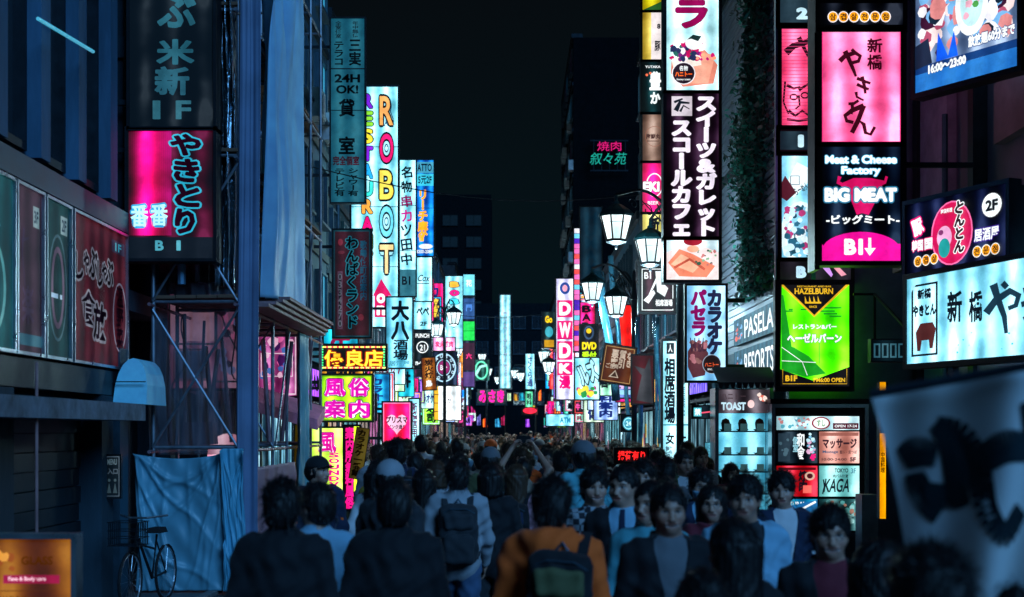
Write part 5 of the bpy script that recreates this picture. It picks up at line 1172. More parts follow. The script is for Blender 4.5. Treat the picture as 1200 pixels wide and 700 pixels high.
# ------------------------------------------------------------------ street lamps
def lantern_mesh():
    g = MB(); fr_ = MB(); n = 8
    def rg(r, z, k=0): return [(r * math.cos(2 * math.pi * (j + .5) / n), r * math.sin(2 * math.pi * (j + .5) / n), z) for j in range(n)]
    A0, A1 = rg(.165, -.42), rg(.275, -.02)
    for j in range(n): g.poly([A0[j], A0[(j + 1) % n], A1[(j + 1) % n], A1[j]], (.80, .97, 1.0))
    g.poly(A0[::-1], (.7, .95, 1))
    for j in range(n): fr_.tube([Vector(A0[j]) * 1.01, Vector(A1[j]) * 1.01], .015, 5)
    for ring in (A0, A1): fr_.tube(ring + ring[:1], .015, 5, cap=False)
    fr_.tube([Vector((x, y, z + .16)) * 1 for x, y, z in rg(.238, -.30)] + [Vector((x, y, z + .16)) for x, y, z in rg(.238, -.30)][:1], .007, 4, cap=False)
    roof = MB().lathe([(.30, -.03), (.31, 0), (.24, .07), (.12, .15), (.06, .18), (.05, .22), (.03, .23), (.025, .32), (0, .33)], 8)
    fin = MB().lathe([(.17, -.42), (.18, -.45), (.10, -.48), (.03, -.5), (.02, -.56), (0, -.57)], 8)
    return g.mesh('lamp_glass', LAMPGLASS), fr_.mesh('lamp_frame', M_BLACK), roof.mesh('lamp_cap', surf('lamp_green_black', (.01, .05, .06), .35, .5)), fin.mesh('finial', M_BLACK)
LAMPGLASS = print_mat('lamp_glass_lit', True, 1.5, .8)
LM = lantern_mesh()
def lamp(px_post, Y, lants, z_arm, label, r=.06):
    x = (px_post - CX) / F * Y
    rt = empty('street_lamp', (x, Y, 0), label, 'street lamp', 'ornate street lamps along the street')
    MB().lathe([(.16, 0), (.16, .35), (.1, .5), (r, .6), (r, z_arm - .3), (r + .02, z_arm - .28), (r * .7, z_arm), (r * .6, z_arm + .3), (0, z_arm + .38)], 10).build('post', M_DARK, rt)
    for lx, ly, dy in lants:      # photo pixel of the lantern's roof edge
        p = P(lx, ly, Y + dy) - Vector((x, Y, 0))
        e = p + Vector((0, 0, .33)); s0 = Vector((0, 0, z_arm - .05)); k = 10
        pts = [s0.lerp(e, i / k) + Vector((0, 0, .28 * math.sin(math.pi * min(1, i / k * 1.02)))) for i in range(k + 1)]
        arm = MB().tube(pts, .028, 6); arm.tube([s0 - Vector((0, 0, .55)), s0.lerp(e, .35) + Vector((0, 0, .15))], .012, 5); arm.tube([s0 - Vector((0, 0, .3)), s0.lerp(e, .6) + Vector((0, 0, .1))], .01, 5)
        for s1, s2, rr in ((.12, .42, .16), (.3, .7, .12), (.5, .95, .09)):
            c_ = s0.lerp(e, (s1 + s2) / 2) + Vector((0, 0, -.02)); ax = (e - s0).normalized()
            arm.tube([c_ + ax * (rr * math.cos(a_ * .5)) * (1 - a_ * .05) + Vector((0, 0, rr * math.sin(a_ * .5) * (1 - a_ * .05))) for a_ in range(14)], .009, 5)
        arm.build('arm', M_DARK, rt)
        ln = empty('lantern', p); ln.parent = rt
        for me in LM: inst(me.name.split('.')[0], me, ln)
        pd = bpy.data.lights.new('lamp_light', 'POINT'); pd.energy = 190; pd.color = (.55, .9, 1); pd.shadow_soft_size = .15
        po = bpy.data.objects.new('lamp_light', pd); COL.objects.link(po); po.parent = ln; po.location = (0, 0, -.68)
lamp(797, 23.0, ((722, 252, .5), (762, 280, 1.5)), 5.35, 'tall dark street lamp with two big lit lanterns beside the tall aubergine sign')
lamp(743, 31, ((694, 331, 2), (722, 347, 1)), 5.1, 'dark street lamp with two lanterns above the leaning brown board')
lamp(672, 56, ((643, 424, 0), (657, 408, 1), (638, 412, 2)), 5.0, 'far dark street lamp with lanterns before the hot pink block letter sign')
lamp(628, 90, ((610, 437, 0), (620, 440, 0), (603, 434, 2)), 5.5, 'far street lamp cluster right of the tall slim white sign')
lamp(521, 50, ((532, 366, 0), (512, 380, 1)), 6.1, 'dark street lamp with lanterns before the far rainbow sign, left side')
lamp(545, 68, ((551, 398, 0), (537, 405, 1)), 6.2, 'street lamp with lanterns before the far stacked panels')
lamp(570, 88, ((565, 415, 0), (558, 427, 2), (572, 432, 0)), 6.4, 'far street lamp with lanterns by the green ring sign')
lamp(592, 110, ((583, 442, 0), (598, 436, 0)), 6.6, 'farthest street lamp beside the tall slim white sign')
A = Art((500, 512, 510, 520))

# ------------------------------------------------------------------ clutter of small far signs
q = random.Random(77)
cname = {0: 'pale', 1: 'hot pink', 2: 'sky blue', 3: 'lime', 4: 'amber', 5: 'white', 6: 'red', 7: 'mint', 8: 'violet', 9: 'cold white'}
used_lb = set()
for i in range(150):
    side = -1 if i % 2 else 1
    Y = 29 + 100 * (q.random() ** 1.25); low = q.random() < .62
    w = q.uniform(.45, .95); h = q.uniform(.5, 1.3) if low else q.uniform(1.2, 3.6)
    z = q.uniform(2.2, 3.4) if low else q.uniform(3.6, 6.4)
    if Y < 60 and not low: Y += 35
    if side > 0 and 28 < Y < 44: Y += 14
    Xf = 4.5 if side < 0 else 3.9; xo = q.uniform(.05, .5)
    cx_ = side * (Xf - xo - w / 2)
    k = q.choice((0, 9, 9, 0, 2, 2, 5, 7, 1, 1, 3, 4, 6, 8)); fc = tuple(v * q.uniform(.6, 1.05) for v in SHOPC[k])
    if q.random() < .22: fc = q.choice([(.01, .03, .06), (.04, .005, .02), (.005, .02, .02)])
    dark = sum(fc) < .2
    px0 = CX + (cx_ - w / 2) / Y * F; px1 = CX + (cx_ + w / 2) / Y * F; y0 = HY - (z + h - CAMH) / Y * F; y1 = HY - (z - CAMH) / Y * F
    A = Art((0, 0, 100 * w, 100 * h)); tx = q.choice(SHOPW); tc_ = q.choice([WH, lin('#ff50aa'), lin('#ffdc50')]) if dark else q.choice([INK, (.25, .01, .08), (.01, .03, .2)])
    if h > w * 1.3: A.vtext(tx, 100 * w * .2, 8, 100 * w * .8, min(100 * h - 8, 8 + len(tx) * 70 * w), tc_, .05)
    else: A.text(tx, 100 * w * .1, 100 * h * .25, 100 * w * .9, 100 * h * .75, tc_, .05)
    if q.random() < .5: A.frame(2, 2, 100 * w - 2, 100 * h - 2, 4, q.choice(SHOPC))
    sh = 'upright' if h > 1.4 * w else 'square'
    lb = '%s %s %s sign low over the crowd' % ('small', 'dark' if dark else cname[k], sh) if low else '%s %s sign high on the far facades' % ('dark' if dark else cname[k], sh)
    lb += ', %s row, reading %s' % ('left' if side < 0 else 'right', tx)
    sign('street_sign', lb, (px0, y0, px1, y1), Y, fc, A, frame=.03, depth=.18, vbox=(0, 0, 100 * w, 100 * h), side=side, reach=xo + .02, group='small far shop signs')
# overhead cables
q = random.Random(6)
for i in range(9):
    Y0 = 28 + 9 * i; m = MB(); x0, x1 = -4.45, 3.85; z0, z1 = q.uniform(6, 7.6), q.uniform(6, 7.6)
    if i % 3 == 0: pts = [(x0 + (x1 - x0) * t / 12, Y0 + .3 * t, z0 + (z1 - z0) * t / 12 - .5 * math.sin(math.pi * t / 12)) for t in range(13)]
    else: s_ = -1 if i % 2 else 1; pts = [(s_ * (3.4 if s_ < 0 else 3.3) , Y0 + t * 1.6, z0 - .4 * math.sin(math.pi * t / 12)) for t in range(13)]
    tag(m.tube(pts, .012, 5).build('overhead_cable', M_BLACK), 'thin black overhead cable sagging between the facades' if i % 3 == 0 else 'thin black overhead cable running along the facades', 'cable', 'overhead cables')
for k, (x, Y, z0, z1) in enumerate(((-3.95, 17.0, 3.7, 12), (-3.7, 17.6, 3.6, 12))):
    tag(MB().tube([(x, Y, z0), (x, Y, z1)], .035 if k else .05, 8).build('wall_pipe', surf('blue_pipe', (.12, .28, .42), .4, .4)), ['blue grey pipe along the right edge of the grill sign', 'thinner blue grey pipe between the grill sign and the foil strip'][k], 'pipe')

# clutter inside the scaffold: leaning tubes, ropes, boxes, floodlit boards
q = random.Random(31)
for k in range(26):
    x = q.uniform(-4.35, -3.25); y = q.uniform(17.35, 22.5); z = 1.8 if k % 2 else 3.6
    tag(MB().tube([(x, y, z), (x + q.uniform(-.15, .15), y + q.uniform(-.1, .3), z + q.uniform(1.2, 1.75))], q.uniform(.018, .035), 6).build('loose_tube', [M_TUBE, M_ROSY][k % 2]), 'loose scaffold tube standing among the others inside the scaffold', 'tube', 'loose tubes in the scaffold')
for k in range(7):
    x = q.uniform(-4.3, -3.4); y = q.uniform(17.1, 18.5); n = 14; a0 = q.uniform(0, 6)
    z0 = q.choice((3.4, 5.2, 9.0)); L_ = q.uniform(.6, 1.5)
    tag(MB().tube([(x + .18 * math.sin(a0 + t * .6) * t / n, y, z0 - L_ * math.sin(math.pi * t / n) if k % 2 else z0 - L_ * t / n) for t in range(n + 1)], .010, 5).build('rope', surf('dark_rope', (.06, .07, .09), .7)), 'slack rope hanging from a scaffold ledger', 'rope', 'ropes in the scaffold')
for k, (x, y, z, c) in enumerate(((-4.1, 18.2, 3.56, (.25, .13, .2)), (-3.6, 19.2, 3.56, (.10, .2, .3)), (-3.95, 18.0, 1.78, (.2, .12, .18)))):
    tag(MB().box(x - .2, y - .15, z, x + .2, y + .15, z + .28, taper=.015).build('crate', surf('crate_%d' % k, c, .7)), ['maroon box on the scaffold planks', 'blue box on the scaffold planks behind the maroon one', 'small box low behind the dust net'][k], 'box')

# blue vinyl strips, pipes and lit signs crowding the right facades behind the leaning board
q = random.Random(12)
for k, (px0, y0, px1, y1, Y, r_) in enumerate(((703, 318, 722, 470, 33, .10), (716, 300, 726, 425, 36, .07), (771, 372, 773, 520, 28, .04), (767, 300, 768, 520, 29, .03), (748, 372, 750, 520, 30.5, .05), (735, 440, 736, 520, 33, .05))):
    a_, b_ = P(px1, y1, Y), P(px0, y0, Y); m = MB().tube([a_.lerp(b_, t / 6) + Vector((.03 * math.sin(t), 0, 0)) for t in range(7)], r_, 10)
    tag(m.build('blue_pipe', surf('glossy_blue_pipe', (.08, .30, .45), .25, .3), None, True), ['thick pale blue leaning duct left of the leaning brown board', 'second leaning blue duct behind the leaning brown board', 'thin blue pipe beside the black brush pub sign', 'thinnest blue pipe right of the dark red star board', 'blue pipe under the dark red star board', 'short blue pipe above the red light sign'][k], 'pipe')
A = Art((0, 0, 100, 60)); A.rect(6, 8, 94, 30, lin('#f0c8ff', .8)); A.rect(6, 34, 94, 50, lin('#a0e6ff', .9)); A.blobs(6, 8, 94, 52, 5, [lin('#8c6ee6'), (.02, .05, .1)], 3, 7, 4)
sign('shop_window_box', 'lilac and blue lit show window between the leaning brown board and the red star board', (719, 446, 740, 466), 34, lin('#7892dc', .8), A, vbox=(0, 0, 100, 60))
A = Art((0, 0, 100, 100)); A.ell(50, 50, 46, 46, (.05, .35, .5)); A.ring(50, 50, 40, 40, 6, (.4, .9, 1)); A.text('24', 30, 34, 70, 66, (.6, .95, 1), .03)
sign('round_clock_sign', 'small round teal sign with pale ring low behind the lamp post', (729, 488, 744, 505), 32, (.005, .02, .03), A, vbox=(0, 0, 100, 100))
A = Art((0, 0, 200, 60)); A.rect(10, 10, 90, 50, (.3, .8, 1)); A.text('ATM', 100, 14, 180, 46, (.02, .3, .5), .05)
sign('long_shop_sign', 'long pale blue lit fascia sign low over the heads right of the middle', (640, 486, 672, 499), 48, (.35, .8, .95), A, vbox=(0, 0, 200, 60))
# ------------------------------------------------------------------ people: each body is one surface grown from a distance field
def caps(X, Y, Z, a, b, ra, rb):
    ax, ay, az = a; dx, dy, dz = b[0] - ax, b[1] - ay, b[2] - az
    px, py, pz = X - ax, Y - ay, Z - az
    h = np.clip((px * dx + py * dy + pz * dz) / (dx * dx + dy * dy + dz * dz), 0, 1)
    return np.sqrt((px - h * dx) ** 2 + (py - h * dy) ** 2 + (pz - h * dz) ** 2) - (ra + (rb - ra) * h)
def ell(X, Y, Z, c, r):
    px, py, pz = (X - c[0]) / r[0], (Y - c[1]) / r[1], (Z - c[2]) / r[2]
    k0 = np.sqrt(px * px + py * py + pz * pz) + 1e-6
    k1 = np.sqrt((px / r[0]) ** 2 + (py / r[1]) ** 2 + (pz / r[2]) ** 2) + 1e-6
    return k0 * (k0 - 1) / k1
def smin(a, b, k):
    h = np.maximum(k - np.abs(a - b), 0) / k
    return np.minimum(a, b) - h * h * k * .25
def smax(a, b, k): return -smin(-a, -b, k)
def axis(segs):
    out = [segs[0][0]]
    for a, b, st in segs:
        n = max(1, int(round((b - a) / st))); out += [a + (b - a) * (i + 1) / n for i in range(n)]
    return np.array(out, np.float32)
def nets(f, xs, ys, zs):
    """surface nets: one quad per crossed edge, vertices at the mean crossing of each cell"""
    S = f < 0; nx, ny, nz = f.shape
    cnt = np.zeros((nx - 1, ny - 1, nz - 1), np.int32); acc = np.zeros((3, nx - 1, ny - 1, nz - 1), np.float32)
    gx, gy, gz = np.meshgrid(xs, ys, zs, indexing='ij'); G = (gx, gy, gz)
    corner = lambda A, i, j, k: A[i:nx - 1 + i, j:ny - 1 + j, k:nz - 1 + k]
    for d in range(3):
        for u in (0, 1):
            for v in (0, 1):
                o0 = [0, 0, 0]; o0[(d + 1) % 3] = u; o0[(d + 2) % 3] = v; o1 = list(o0); o1[d] = 1
                fa, fb = corner(f, *o0), corner(f, *o1); c = (fa < 0) != (fb < 0)
                t = np.where(c, fa / np.where(c, fa - fb, 1), 0)
                cnt += c
                for e in range(3):
                    pa, pb = corner(G[e], *o0), corner(G[e], *o1); acc[e] += np.where(c, pa + (pb - pa) * t, 0)
    act = cnt > 0; idx = -np.ones(cnt.shape, np.int64); idx[act] = np.arange(act.sum())
    V = (acc[:, act] / cnt[act]).T
    Q = []
    for d in range(3):
        e1, e2 = (d + 1) % 3, (d + 2) % 3
        sl0 = [slice(1, -1)] * 3; sl0[d] = slice(0, -1); sl1 = [slice(1, -1)] * 3; sl1[d] = slice(1, None)
        a, b = S[tuple(sl0)], S[tuple(sl1)]; cr_ = a != b
        I = np.argwhere(cr_)
        if not len(I): continue
        base = I.copy(); base[:, e1] += 1; base[:, e2] += 1
        def cell(q1, q2):
            p = base.copy(); p[:, e1] -= q1; p[:, e2] -= q2; return idx[p[:, 0], p[:, 1], p[:, 2]]
        q = np.stack([cell(0, 0), cell(1, 0), cell(1, 1), cell(0, 1)], 1)
        inside = a[tuple(I.T)]
        q[~inside] = q[~inside][:, ::-1]
        Q.append(q)
    return V, np.concatenate(Q)
def np_mesh(name, V, Q, mats, col=None, midx=None):
    me = bpy.data.meshes.new(name); n = len(Q)
    me.vertices.add(len(V)); me.vertices.foreach_set('co', np.asarray(V, np.float32).ravel())
    me.loops.add(n * 4); me.loops.foreach_set('vertex_index', np.asarray(Q, np.int32).ravel())
    me.polygons.add(n); me.polygons.foreach_set('loop_start', np.arange(0, 4 * n, 4, dtype=np.int32)); me.polygons.foreach_set('loop_total', np.full(n, 4, np.int32))
    for m_ in (mats if isinstance(mats, (list, tuple)) else [mats]): me.materials.append(m_)
    if midx is not None: me.polygons.foreach_set('material_index', midx.astype(np.int32))
    me.polygons.foreach_set('use_smooth', np.ones(n, bool))
    if col is not None:
        at = me.color_attributes.new('col', 'FLOAT_COLOR', 'POINT'); c4 = np.ones((len(V), 4), np.float32); c4[:, :3] = col; at.data.foreach_set('color', c4.ravel())
    me.update(); me.validate(); return me

def cloth(name, col, rough=.8, wr=.5, sheen=.3):
    m, t = new_mat(name); N = t.nodes.new; Lk = t.links.new
    o = N('ShaderNodeOutputMaterial'); b = N('ShaderNodeBsdfPrincipled'); tc = N('ShaderNodeTexCoord'); n = N('ShaderNodeTexNoise'); n.inputs['Scale'].default_value = 7; n.inputs['Detail'].default_value = 4
    n2 = N('ShaderNodeTexNoise'); n2.inputs['Scale'].default_value = 220
    Lk(tc.outputs['Object'], n.inputs['Vector']); Lk(tc.outputs['Object'], n2.inputs['Vector'])
    r = N('ShaderNodeValToRGB'); r.color_ramp.elements[0].color = tuple(c * .72 for c in col) + (1,); r.color_ramp.elements[1].color = tuple(min(1, c * 1.25) for c in col) + (1,)
    Lk(n.outputs['Fac'], r.inputs[0]); Lk(r.outputs[0], b.inputs['Base Color']); b.inputs['Roughness'].default_value = rough; b.inputs['Sheen Weight'].default_value = sheen * .3
    b.inputs['Specular IOR Level'].default_value = .25
    bp = N('ShaderNodeBump'); bp.inputs['Strength'].default_value = wr; bp.inputs['Distance'].default_value = .02
    ad = N('ShaderNodeMath'); ad.operation = 'MULTIPLY_ADD'; ad.inputs[1].default_value = .06; Lk(n2.outputs['Fac'], ad.inputs[0]); Lk(n.outputs['Fac'], ad.inputs[2]); Lk(ad.outputs[0], bp.inputs['Height']); Lk(bp.outputs[0], b.inputs['Normal'])
    Lk(b.outputs[0], o.inputs[0]); return m
CL = {k: cloth('cloth_' + k, c) for k, c in dict(black=(.012, .013, .017), charcoal=(.03, .033, .04), navy=(.015, .025, .06), grey=(.14, .15, .17), white=(.62, .64, .68), skyblue=(.25, .50, .68), teal=(.10, .42, .50),
      orange=(1.0, .13, .02), denim=(.07, .13, .24), beige=(.36, .28, .22), maroon=(.16, .02, .035), pink=(.55, .26, .32), olive=(.10, .11, .05), yellow=(.50, .38, .04), brown=(.10, .06, .045), palegrey=(.34, .36, .40)).items()}
# chequered shirt
m_, t_ = new_mat('cloth_check'); N = t_.nodes.new; b_ = N('ShaderNodeBsdfPrincipled'); o_ = N('ShaderNodeOutputMaterial'); ck = N('ShaderNodeTexChecker'); ck.inputs['Scale'].default_value = 26; ck.inputs['Color1'].default_value = (.02, .02, .03, 1); ck.inputs['Color2'].default_value = (.35, .38, .42, 1)
tc_ = N('ShaderNodeTexCoord'); t_.links.new(tc_.outputs['Object'], ck.inputs[0]); t_.links.new(ck.outputs[0], b_.inputs['Base Color']); b_.inputs['Roughness'].default_value = .8; t_.links.new(b_.outputs[0], o_.inputs[0]); CL['check'] = m_
def skin_mat(name, tint):
    m, t = new_mat(name); N = t.nodes.new; Lk = t.links.new
    o = N('ShaderNodeOutputMaterial'); b = N('ShaderNodeBsdfPrincipled'); a = N('ShaderNodeAttribute'); a.attribute_name = 'col'
    mx = N('ShaderNodeMix'); mx.data_type = 'RGBA'; mx.blend_type = 'MULTIPLY'; mx.inputs[0].default_value = 1; mx.inputs[7].default_value = tint + (1,)
    Lk(a.outputs['Color'], mx.inputs[6]); Lk(mx.outputs[2], b.inputs['Base Color']); b.inputs['Roughness'].default_value = .45
    b.inputs['Subsurface Weight'].default_value = .12; b.inputs['Subsurface Radius'].default_value = (.01, .004, .002); b.inputs['Subsurface Scale'].default_value = .5
    Lk(b.outputs[0], o.inputs[0]); return m
SKINS = [skin_mat('skin_light', (.88, .80, .80)), skin_mat('skin_warm', (.76, .66, .64)), skin_mat('skin_tan', (.6, .5, .46))]
def hair_mat(name, col):
    m, t = new_mat(name); N = t.nodes.new; Lk = t.links.new; o = N('ShaderNodeOutputMaterial'); b = N('ShaderNodeBsdfPrincipled'); tc = N('ShaderNodeTexCoord'); mp = N('ShaderNodeMapping'); mp.inputs['Scale'].default_value = (60, 60, 9)
    n = N('ShaderNodeTexNoise'); n.inputs['Scale'].default_value = 3; n.inputs['Detail'].default_value = 3; Lk(tc.outputs['Object'], mp.inputs[0]); Lk(mp.outputs[0], n.inputs['Vector'])
    b.inputs['Base Color'].default_value = col + (1,); b.inputs['Roughness'].default_value = .5; b.inputs['Specular IOR Level'].default_value = .35
    bp = N('ShaderNodeBump'); bp.inputs['Strength'].default_value = .3; bp.inputs['Distance'].default_value = .01; Lk(n.outputs['Fac'], bp.inputs['Height']); Lk(bp.outputs[0], b.inputs['Normal']); Lk(b.outputs[0], o.inputs[0]); return m
HAIRM = {'black': hair_mat('hair_black', (.008, .007, .008)), 'brown': hair_mat('hair_brown', (.05, .025, .014)), 'light brown': hair_mat('hair_light_brown', (.14, .07, .035))}

NECK = np.array((0, .02, 1.44))
# head-space: neck pivot at the origin, face towards -y
def head_sdf(X, Y, Z, smile=0., fem=0.):
    """X, Y, Z relative to the neck pivot; crown at z = +.26"""
    f = ell(X, Y, Z, (0, -.005, .165), (.076, .096, .092))
    f = smin(f, ell(X, Y, Z, (0, -.040, .095), (.056 - .004 * fem, .058, .068)), .045)
    f = smin(f, ell(X, Y, Z, (0, -.072, .052), (.026, .024, .020)), .03)          # chin
    for s in (-1, 1):
        f = smin(f, ell(X, Y, Z, (s * .040, -.066, .108 + .006 * smile), (.024, .022, .022)), .025)   # cheek
        f = smin(f, ell(X, Y, Z, (s * .077, .004, .130), (.008, .018, .031)), .012)                  # ear
        f = smax(f, -ell(X, Y, Z, (s * .077 + s * .009, -.002, .133), (.006, .010, .018)), .006)
        f = smin(f, caps(X, Y, Z, (s * .012, -.091, .163), (s * .046, -.076, .160), .008, .006), .016)    # brow
        f = smax(f, -ell(X, Y, Z, (s * .032, -.104, .140), (.019, .018, .012)), .014)
        f = smin(f, ell(X, Y, Z, (s * .031, -.079, .140), (.015, .013, .011)), .003)                 # eyeball and lids
        f = smin(f, ell(X, Y, Z, (s * .010, -.106, .100), (.008, .009, .007)), .008)                 # nostril
    f = smin(f, caps(X, Y, Z, (0, -.088, .150), (0, -.112, .106), .0075, .0105), .014)               # nose
    f = smin(f, ell(X, Y, Z, (0, -.085, .072), (.030, .018, .022)), .02)                             # muzzle
    mw = .027 + .010 * smile; xc = X / mw; zc = .076 + (.0085 * smile - .001) * xc * xc
    lip = np.sqrt((Y + .0975 + .010 * xc * xc * .8) ** 2 + (Z - zc - .0058) ** 2) - .0048
    lip2 = np.sqrt((Y + .0965 + .010 * xc * xc * .8) ** 2 + (Z - zc + .0062 + .003 * smile) ** 2) - .0055
    lim = np.abs(X) - mw
    f = smin(f, np.maximum(lip, lim), .007); f = smin(f, np.maximum(lip2, lim + .005), .007)
    slot = np.maximum(np.maximum(np.abs(Z - zc + .001 * smile) - (.0012 + .0035 * smile * (1 - np.clip(np.abs(xc), 0, 1) ** 2)), lim), Y + .088)
    f = smax(f, -slot, .003)
    return f
def face_colors(V, smile):
    x, y, z = V[:, 0], V[:, 1], V[:, 2]; n = len(V)
    c = np.tile(np.array((.56, .34, .25), np.float32), (n, 1))
    def put(mask, col, k=1.0): c[mask] = c[mask] * (1 - k) + np.array(col, np.float32) * k
    fr = y < -.045
    chk = np.exp(-(((np.abs(x) - .042) / .02) ** 2 + ((z - .103) / .018) ** 2)) * fr; c[:] = c * (1 - .25 * chk[:, None]) + np.array((.6, .22, .18)) * .25 * chk[:, None]
    put(fr & (z < .07) & (z > .03) & (y > -.2), (.42, .26, .20), .35)
    for s in (-1, 1):
        ex = (x - s * .031)
        zl = .140 + .002 - (ex / .016) ** 2 * .003
        put(fr & (np.abs(ex) < .0155) & (np.abs(z - zl) < .0038 * (1 - .45 * smile)), (.55, .55, .55))
        put(fr & (np.abs(ex) < .0065) & (np.abs(z - zl) < .0045), (.012, .008, .006))
        put(fr & (np.abs(ex) < .0175) & (np.abs(z - zl - .0055) < .0022), (.02, .012, .01))
        put(fr & (np.abs(ex - s * .003) < .019) & (np.abs(z - .1615 + .15 * np.abs(ex - s * .002)) < .0034), (.015, .01, .008), .9)
        put(fr & (np.abs(x - s * .007) < .0035) & (np.abs(z - .0955) < .0028) & (y < -.098), (.08, .03, .02))
    mw = .027 + .010 * smile; xc = x / mw; zc = .076 + (.0085 * smile - .001) * xc * xc
    put(fr & (y < -.08) & (np.abs(x) < mw) & (np.abs(z - zc) < .0115 - .004 * xc * xc), (.45, .15, .13), .75)
    put(fr & (y < -.07) & (np.abs(x) < mw - .004) & (np.abs(z - zc + .001) < .0018 + .0026 * smile), (.05, .015, .015) if smile < .3 else (.62, .60, .56))
    return c
def rotz(X, Y, a): ca, sa = math.cos(a), math.sin(a); return X * ca + Y * sa, -X * sa + Y * ca

def hand_sdf(X, Y, Z, curl):
    """wrist at the origin, palm towards -z... fingers hang along -z, back of the hand towards +x"""
    f = ell(X, Y, Z, (0, 0, -.045), (.014, .038, .050))
    q = random.Random(3)
    for i, (y, l) in enumerate(((-.028, .068), (-.010, .078), (.009, .073), (.027, .057))):
        a = curl * (.9 + .15 * i); p0 = (0, y, -.082); p1 = (-l * .45 * math.sin(a), y * 1.15, -.082 - l * .45 * math.cos(a)); a2 = a * 2.1
        p2 = (p1[0] - l * .32 * math.sin(a2), y * 1.18, p1[2] - l * .32 * math.cos(a2)); a3 = a * 2.9
        p3 = (p2[0] - l * .25 * math.sin(a3), y * 1.18, p2[2] - l * .25 * math.cos(a3))
        f = smin(f, caps(X, Y, Z, p0, p1, .0095, .0085), .006); f = np.minimum(f, caps(X, Y, Z, p1, p2, .0085, .0078)); f = np.minimum(f, caps(X, Y, Z, p2, p3, .0078, .0066))
    t1 = (-.016, -.056, -.058); t2 = (-.030 - .01 * curl, -.062 + .02 * curl, -.086)
    f = smin(f, caps(X, Y, Z, (-.004, -.022, -.022), t1, .013, .0105), .010); f = smin(f, caps(X, Y, Z, t1, t2, .0100, .0078), .004)
    return smin(f, caps(X, Y, Z, (0, 0, .03), (0, 0, -.02), .026, .025), .015)
HANDS = {}
def hand_mesh(curl):
    if curl not in HANDS:
        xs, ys, zs = axis([(-.10, .045, .005)]), axis([(-.08, .06, .005)]), axis([(-.19, .03, .005)])
        G = np.meshgrid(xs, ys, zs, indexing='ij'); HANDS[curl] = nets(hand_sdf(*G, curl), xs, ys, zs)
    return HANDS[curl]

POSES = {   # joints in metres for a 1.70 m figure facing -y; x > 0 is the figure's left
 'stand': dict(arms=(((.170, .01, 1.375), (.222, .03, 1.10), (.215, -.06, .86)), ((-.170, .01, 1.375), (-.222, .03, 1.10), (-.215, -.05, .86))), legs=(((.09, 0, .90), (.10, -.01, .49), (.10, .02, .09)), ((-.09, 0, .90), (-.10, -.01, .49), (-.10, .02, .09)))),
 'walk': dict(arms=(((.170, .01, 1.375), (.225, .10, 1.12), (.235, .06, .87)), ((-.170, .01, 1.375), (-.225, -.06, 1.11), (-.215, -.20, .90))), legs=(((.09, 0, .90), (.09, -.17, .52), (.09, -.24, .11)), ((-.09, 0, .90), (-.09, .05, .50), (-.09, .30, .16)))),
 'phone': dict(arms=(((.170, .01, 1.375), (.245, -.02, 1.11), (.10, -.24, 1.20)), ((-.170, .01, 1.375), (-.222, .03, 1.10), (-.215, -.05, .86))), legs=(((.09, 0, .90), (.10, -.03, .49), (.10, -.02, .09)), ((-.09, 0, .90), (-.10, .02, .49), (-.10, .08, .10)))),
 'raised': dict(arms=(((.170, .01, 1.375), (.27, -.10, 1.58), (.13, -.26, 1.80)), ((-.170, .01, 1.375), (-.27, -.10, 1.58), (-.13, -.26, 1.80))), legs=(((.09, 0, .90), (.10, -.01, .49), (.10, .02, .09)), ((-.09, 0, .90), (-.10, -.01, .49), (-.10, .02, .09)))),
 'chin': dict(arms=(((.170, .01, 1.375), (.26, -.07, 1.14), (.10, -.20, 1.37)), ((-.170, .01, 1.375), (-.222, .03, 1.10), (-.215, -.05, .86))), legs=(((.09, 0, .90), (.10, -.01, .49), (.10, .02, .09)), ((-.09, 0, .90), (-.10, -.01, .49), (-.10, .02, .09)))),
}
BODIES = {}
def folds(X, Y, Z, k=1.0):
    k = k * 1.5
    w = np.sin(9 * Z + 4 * X) * .6
    return k * (.0045 * np.sin(26 * X + 3 * np.sin(8 * Z) + w) * np.sin(13 * Z + 4 * np.sin(12 * X + 2)) + .003 * np.sin(48 * Z + 10 * X + 3 * np.sin(15 * Y)) + .0025 * np.sin(60 * X + 20 * Z + 4 * np.sin(21 * Z)))
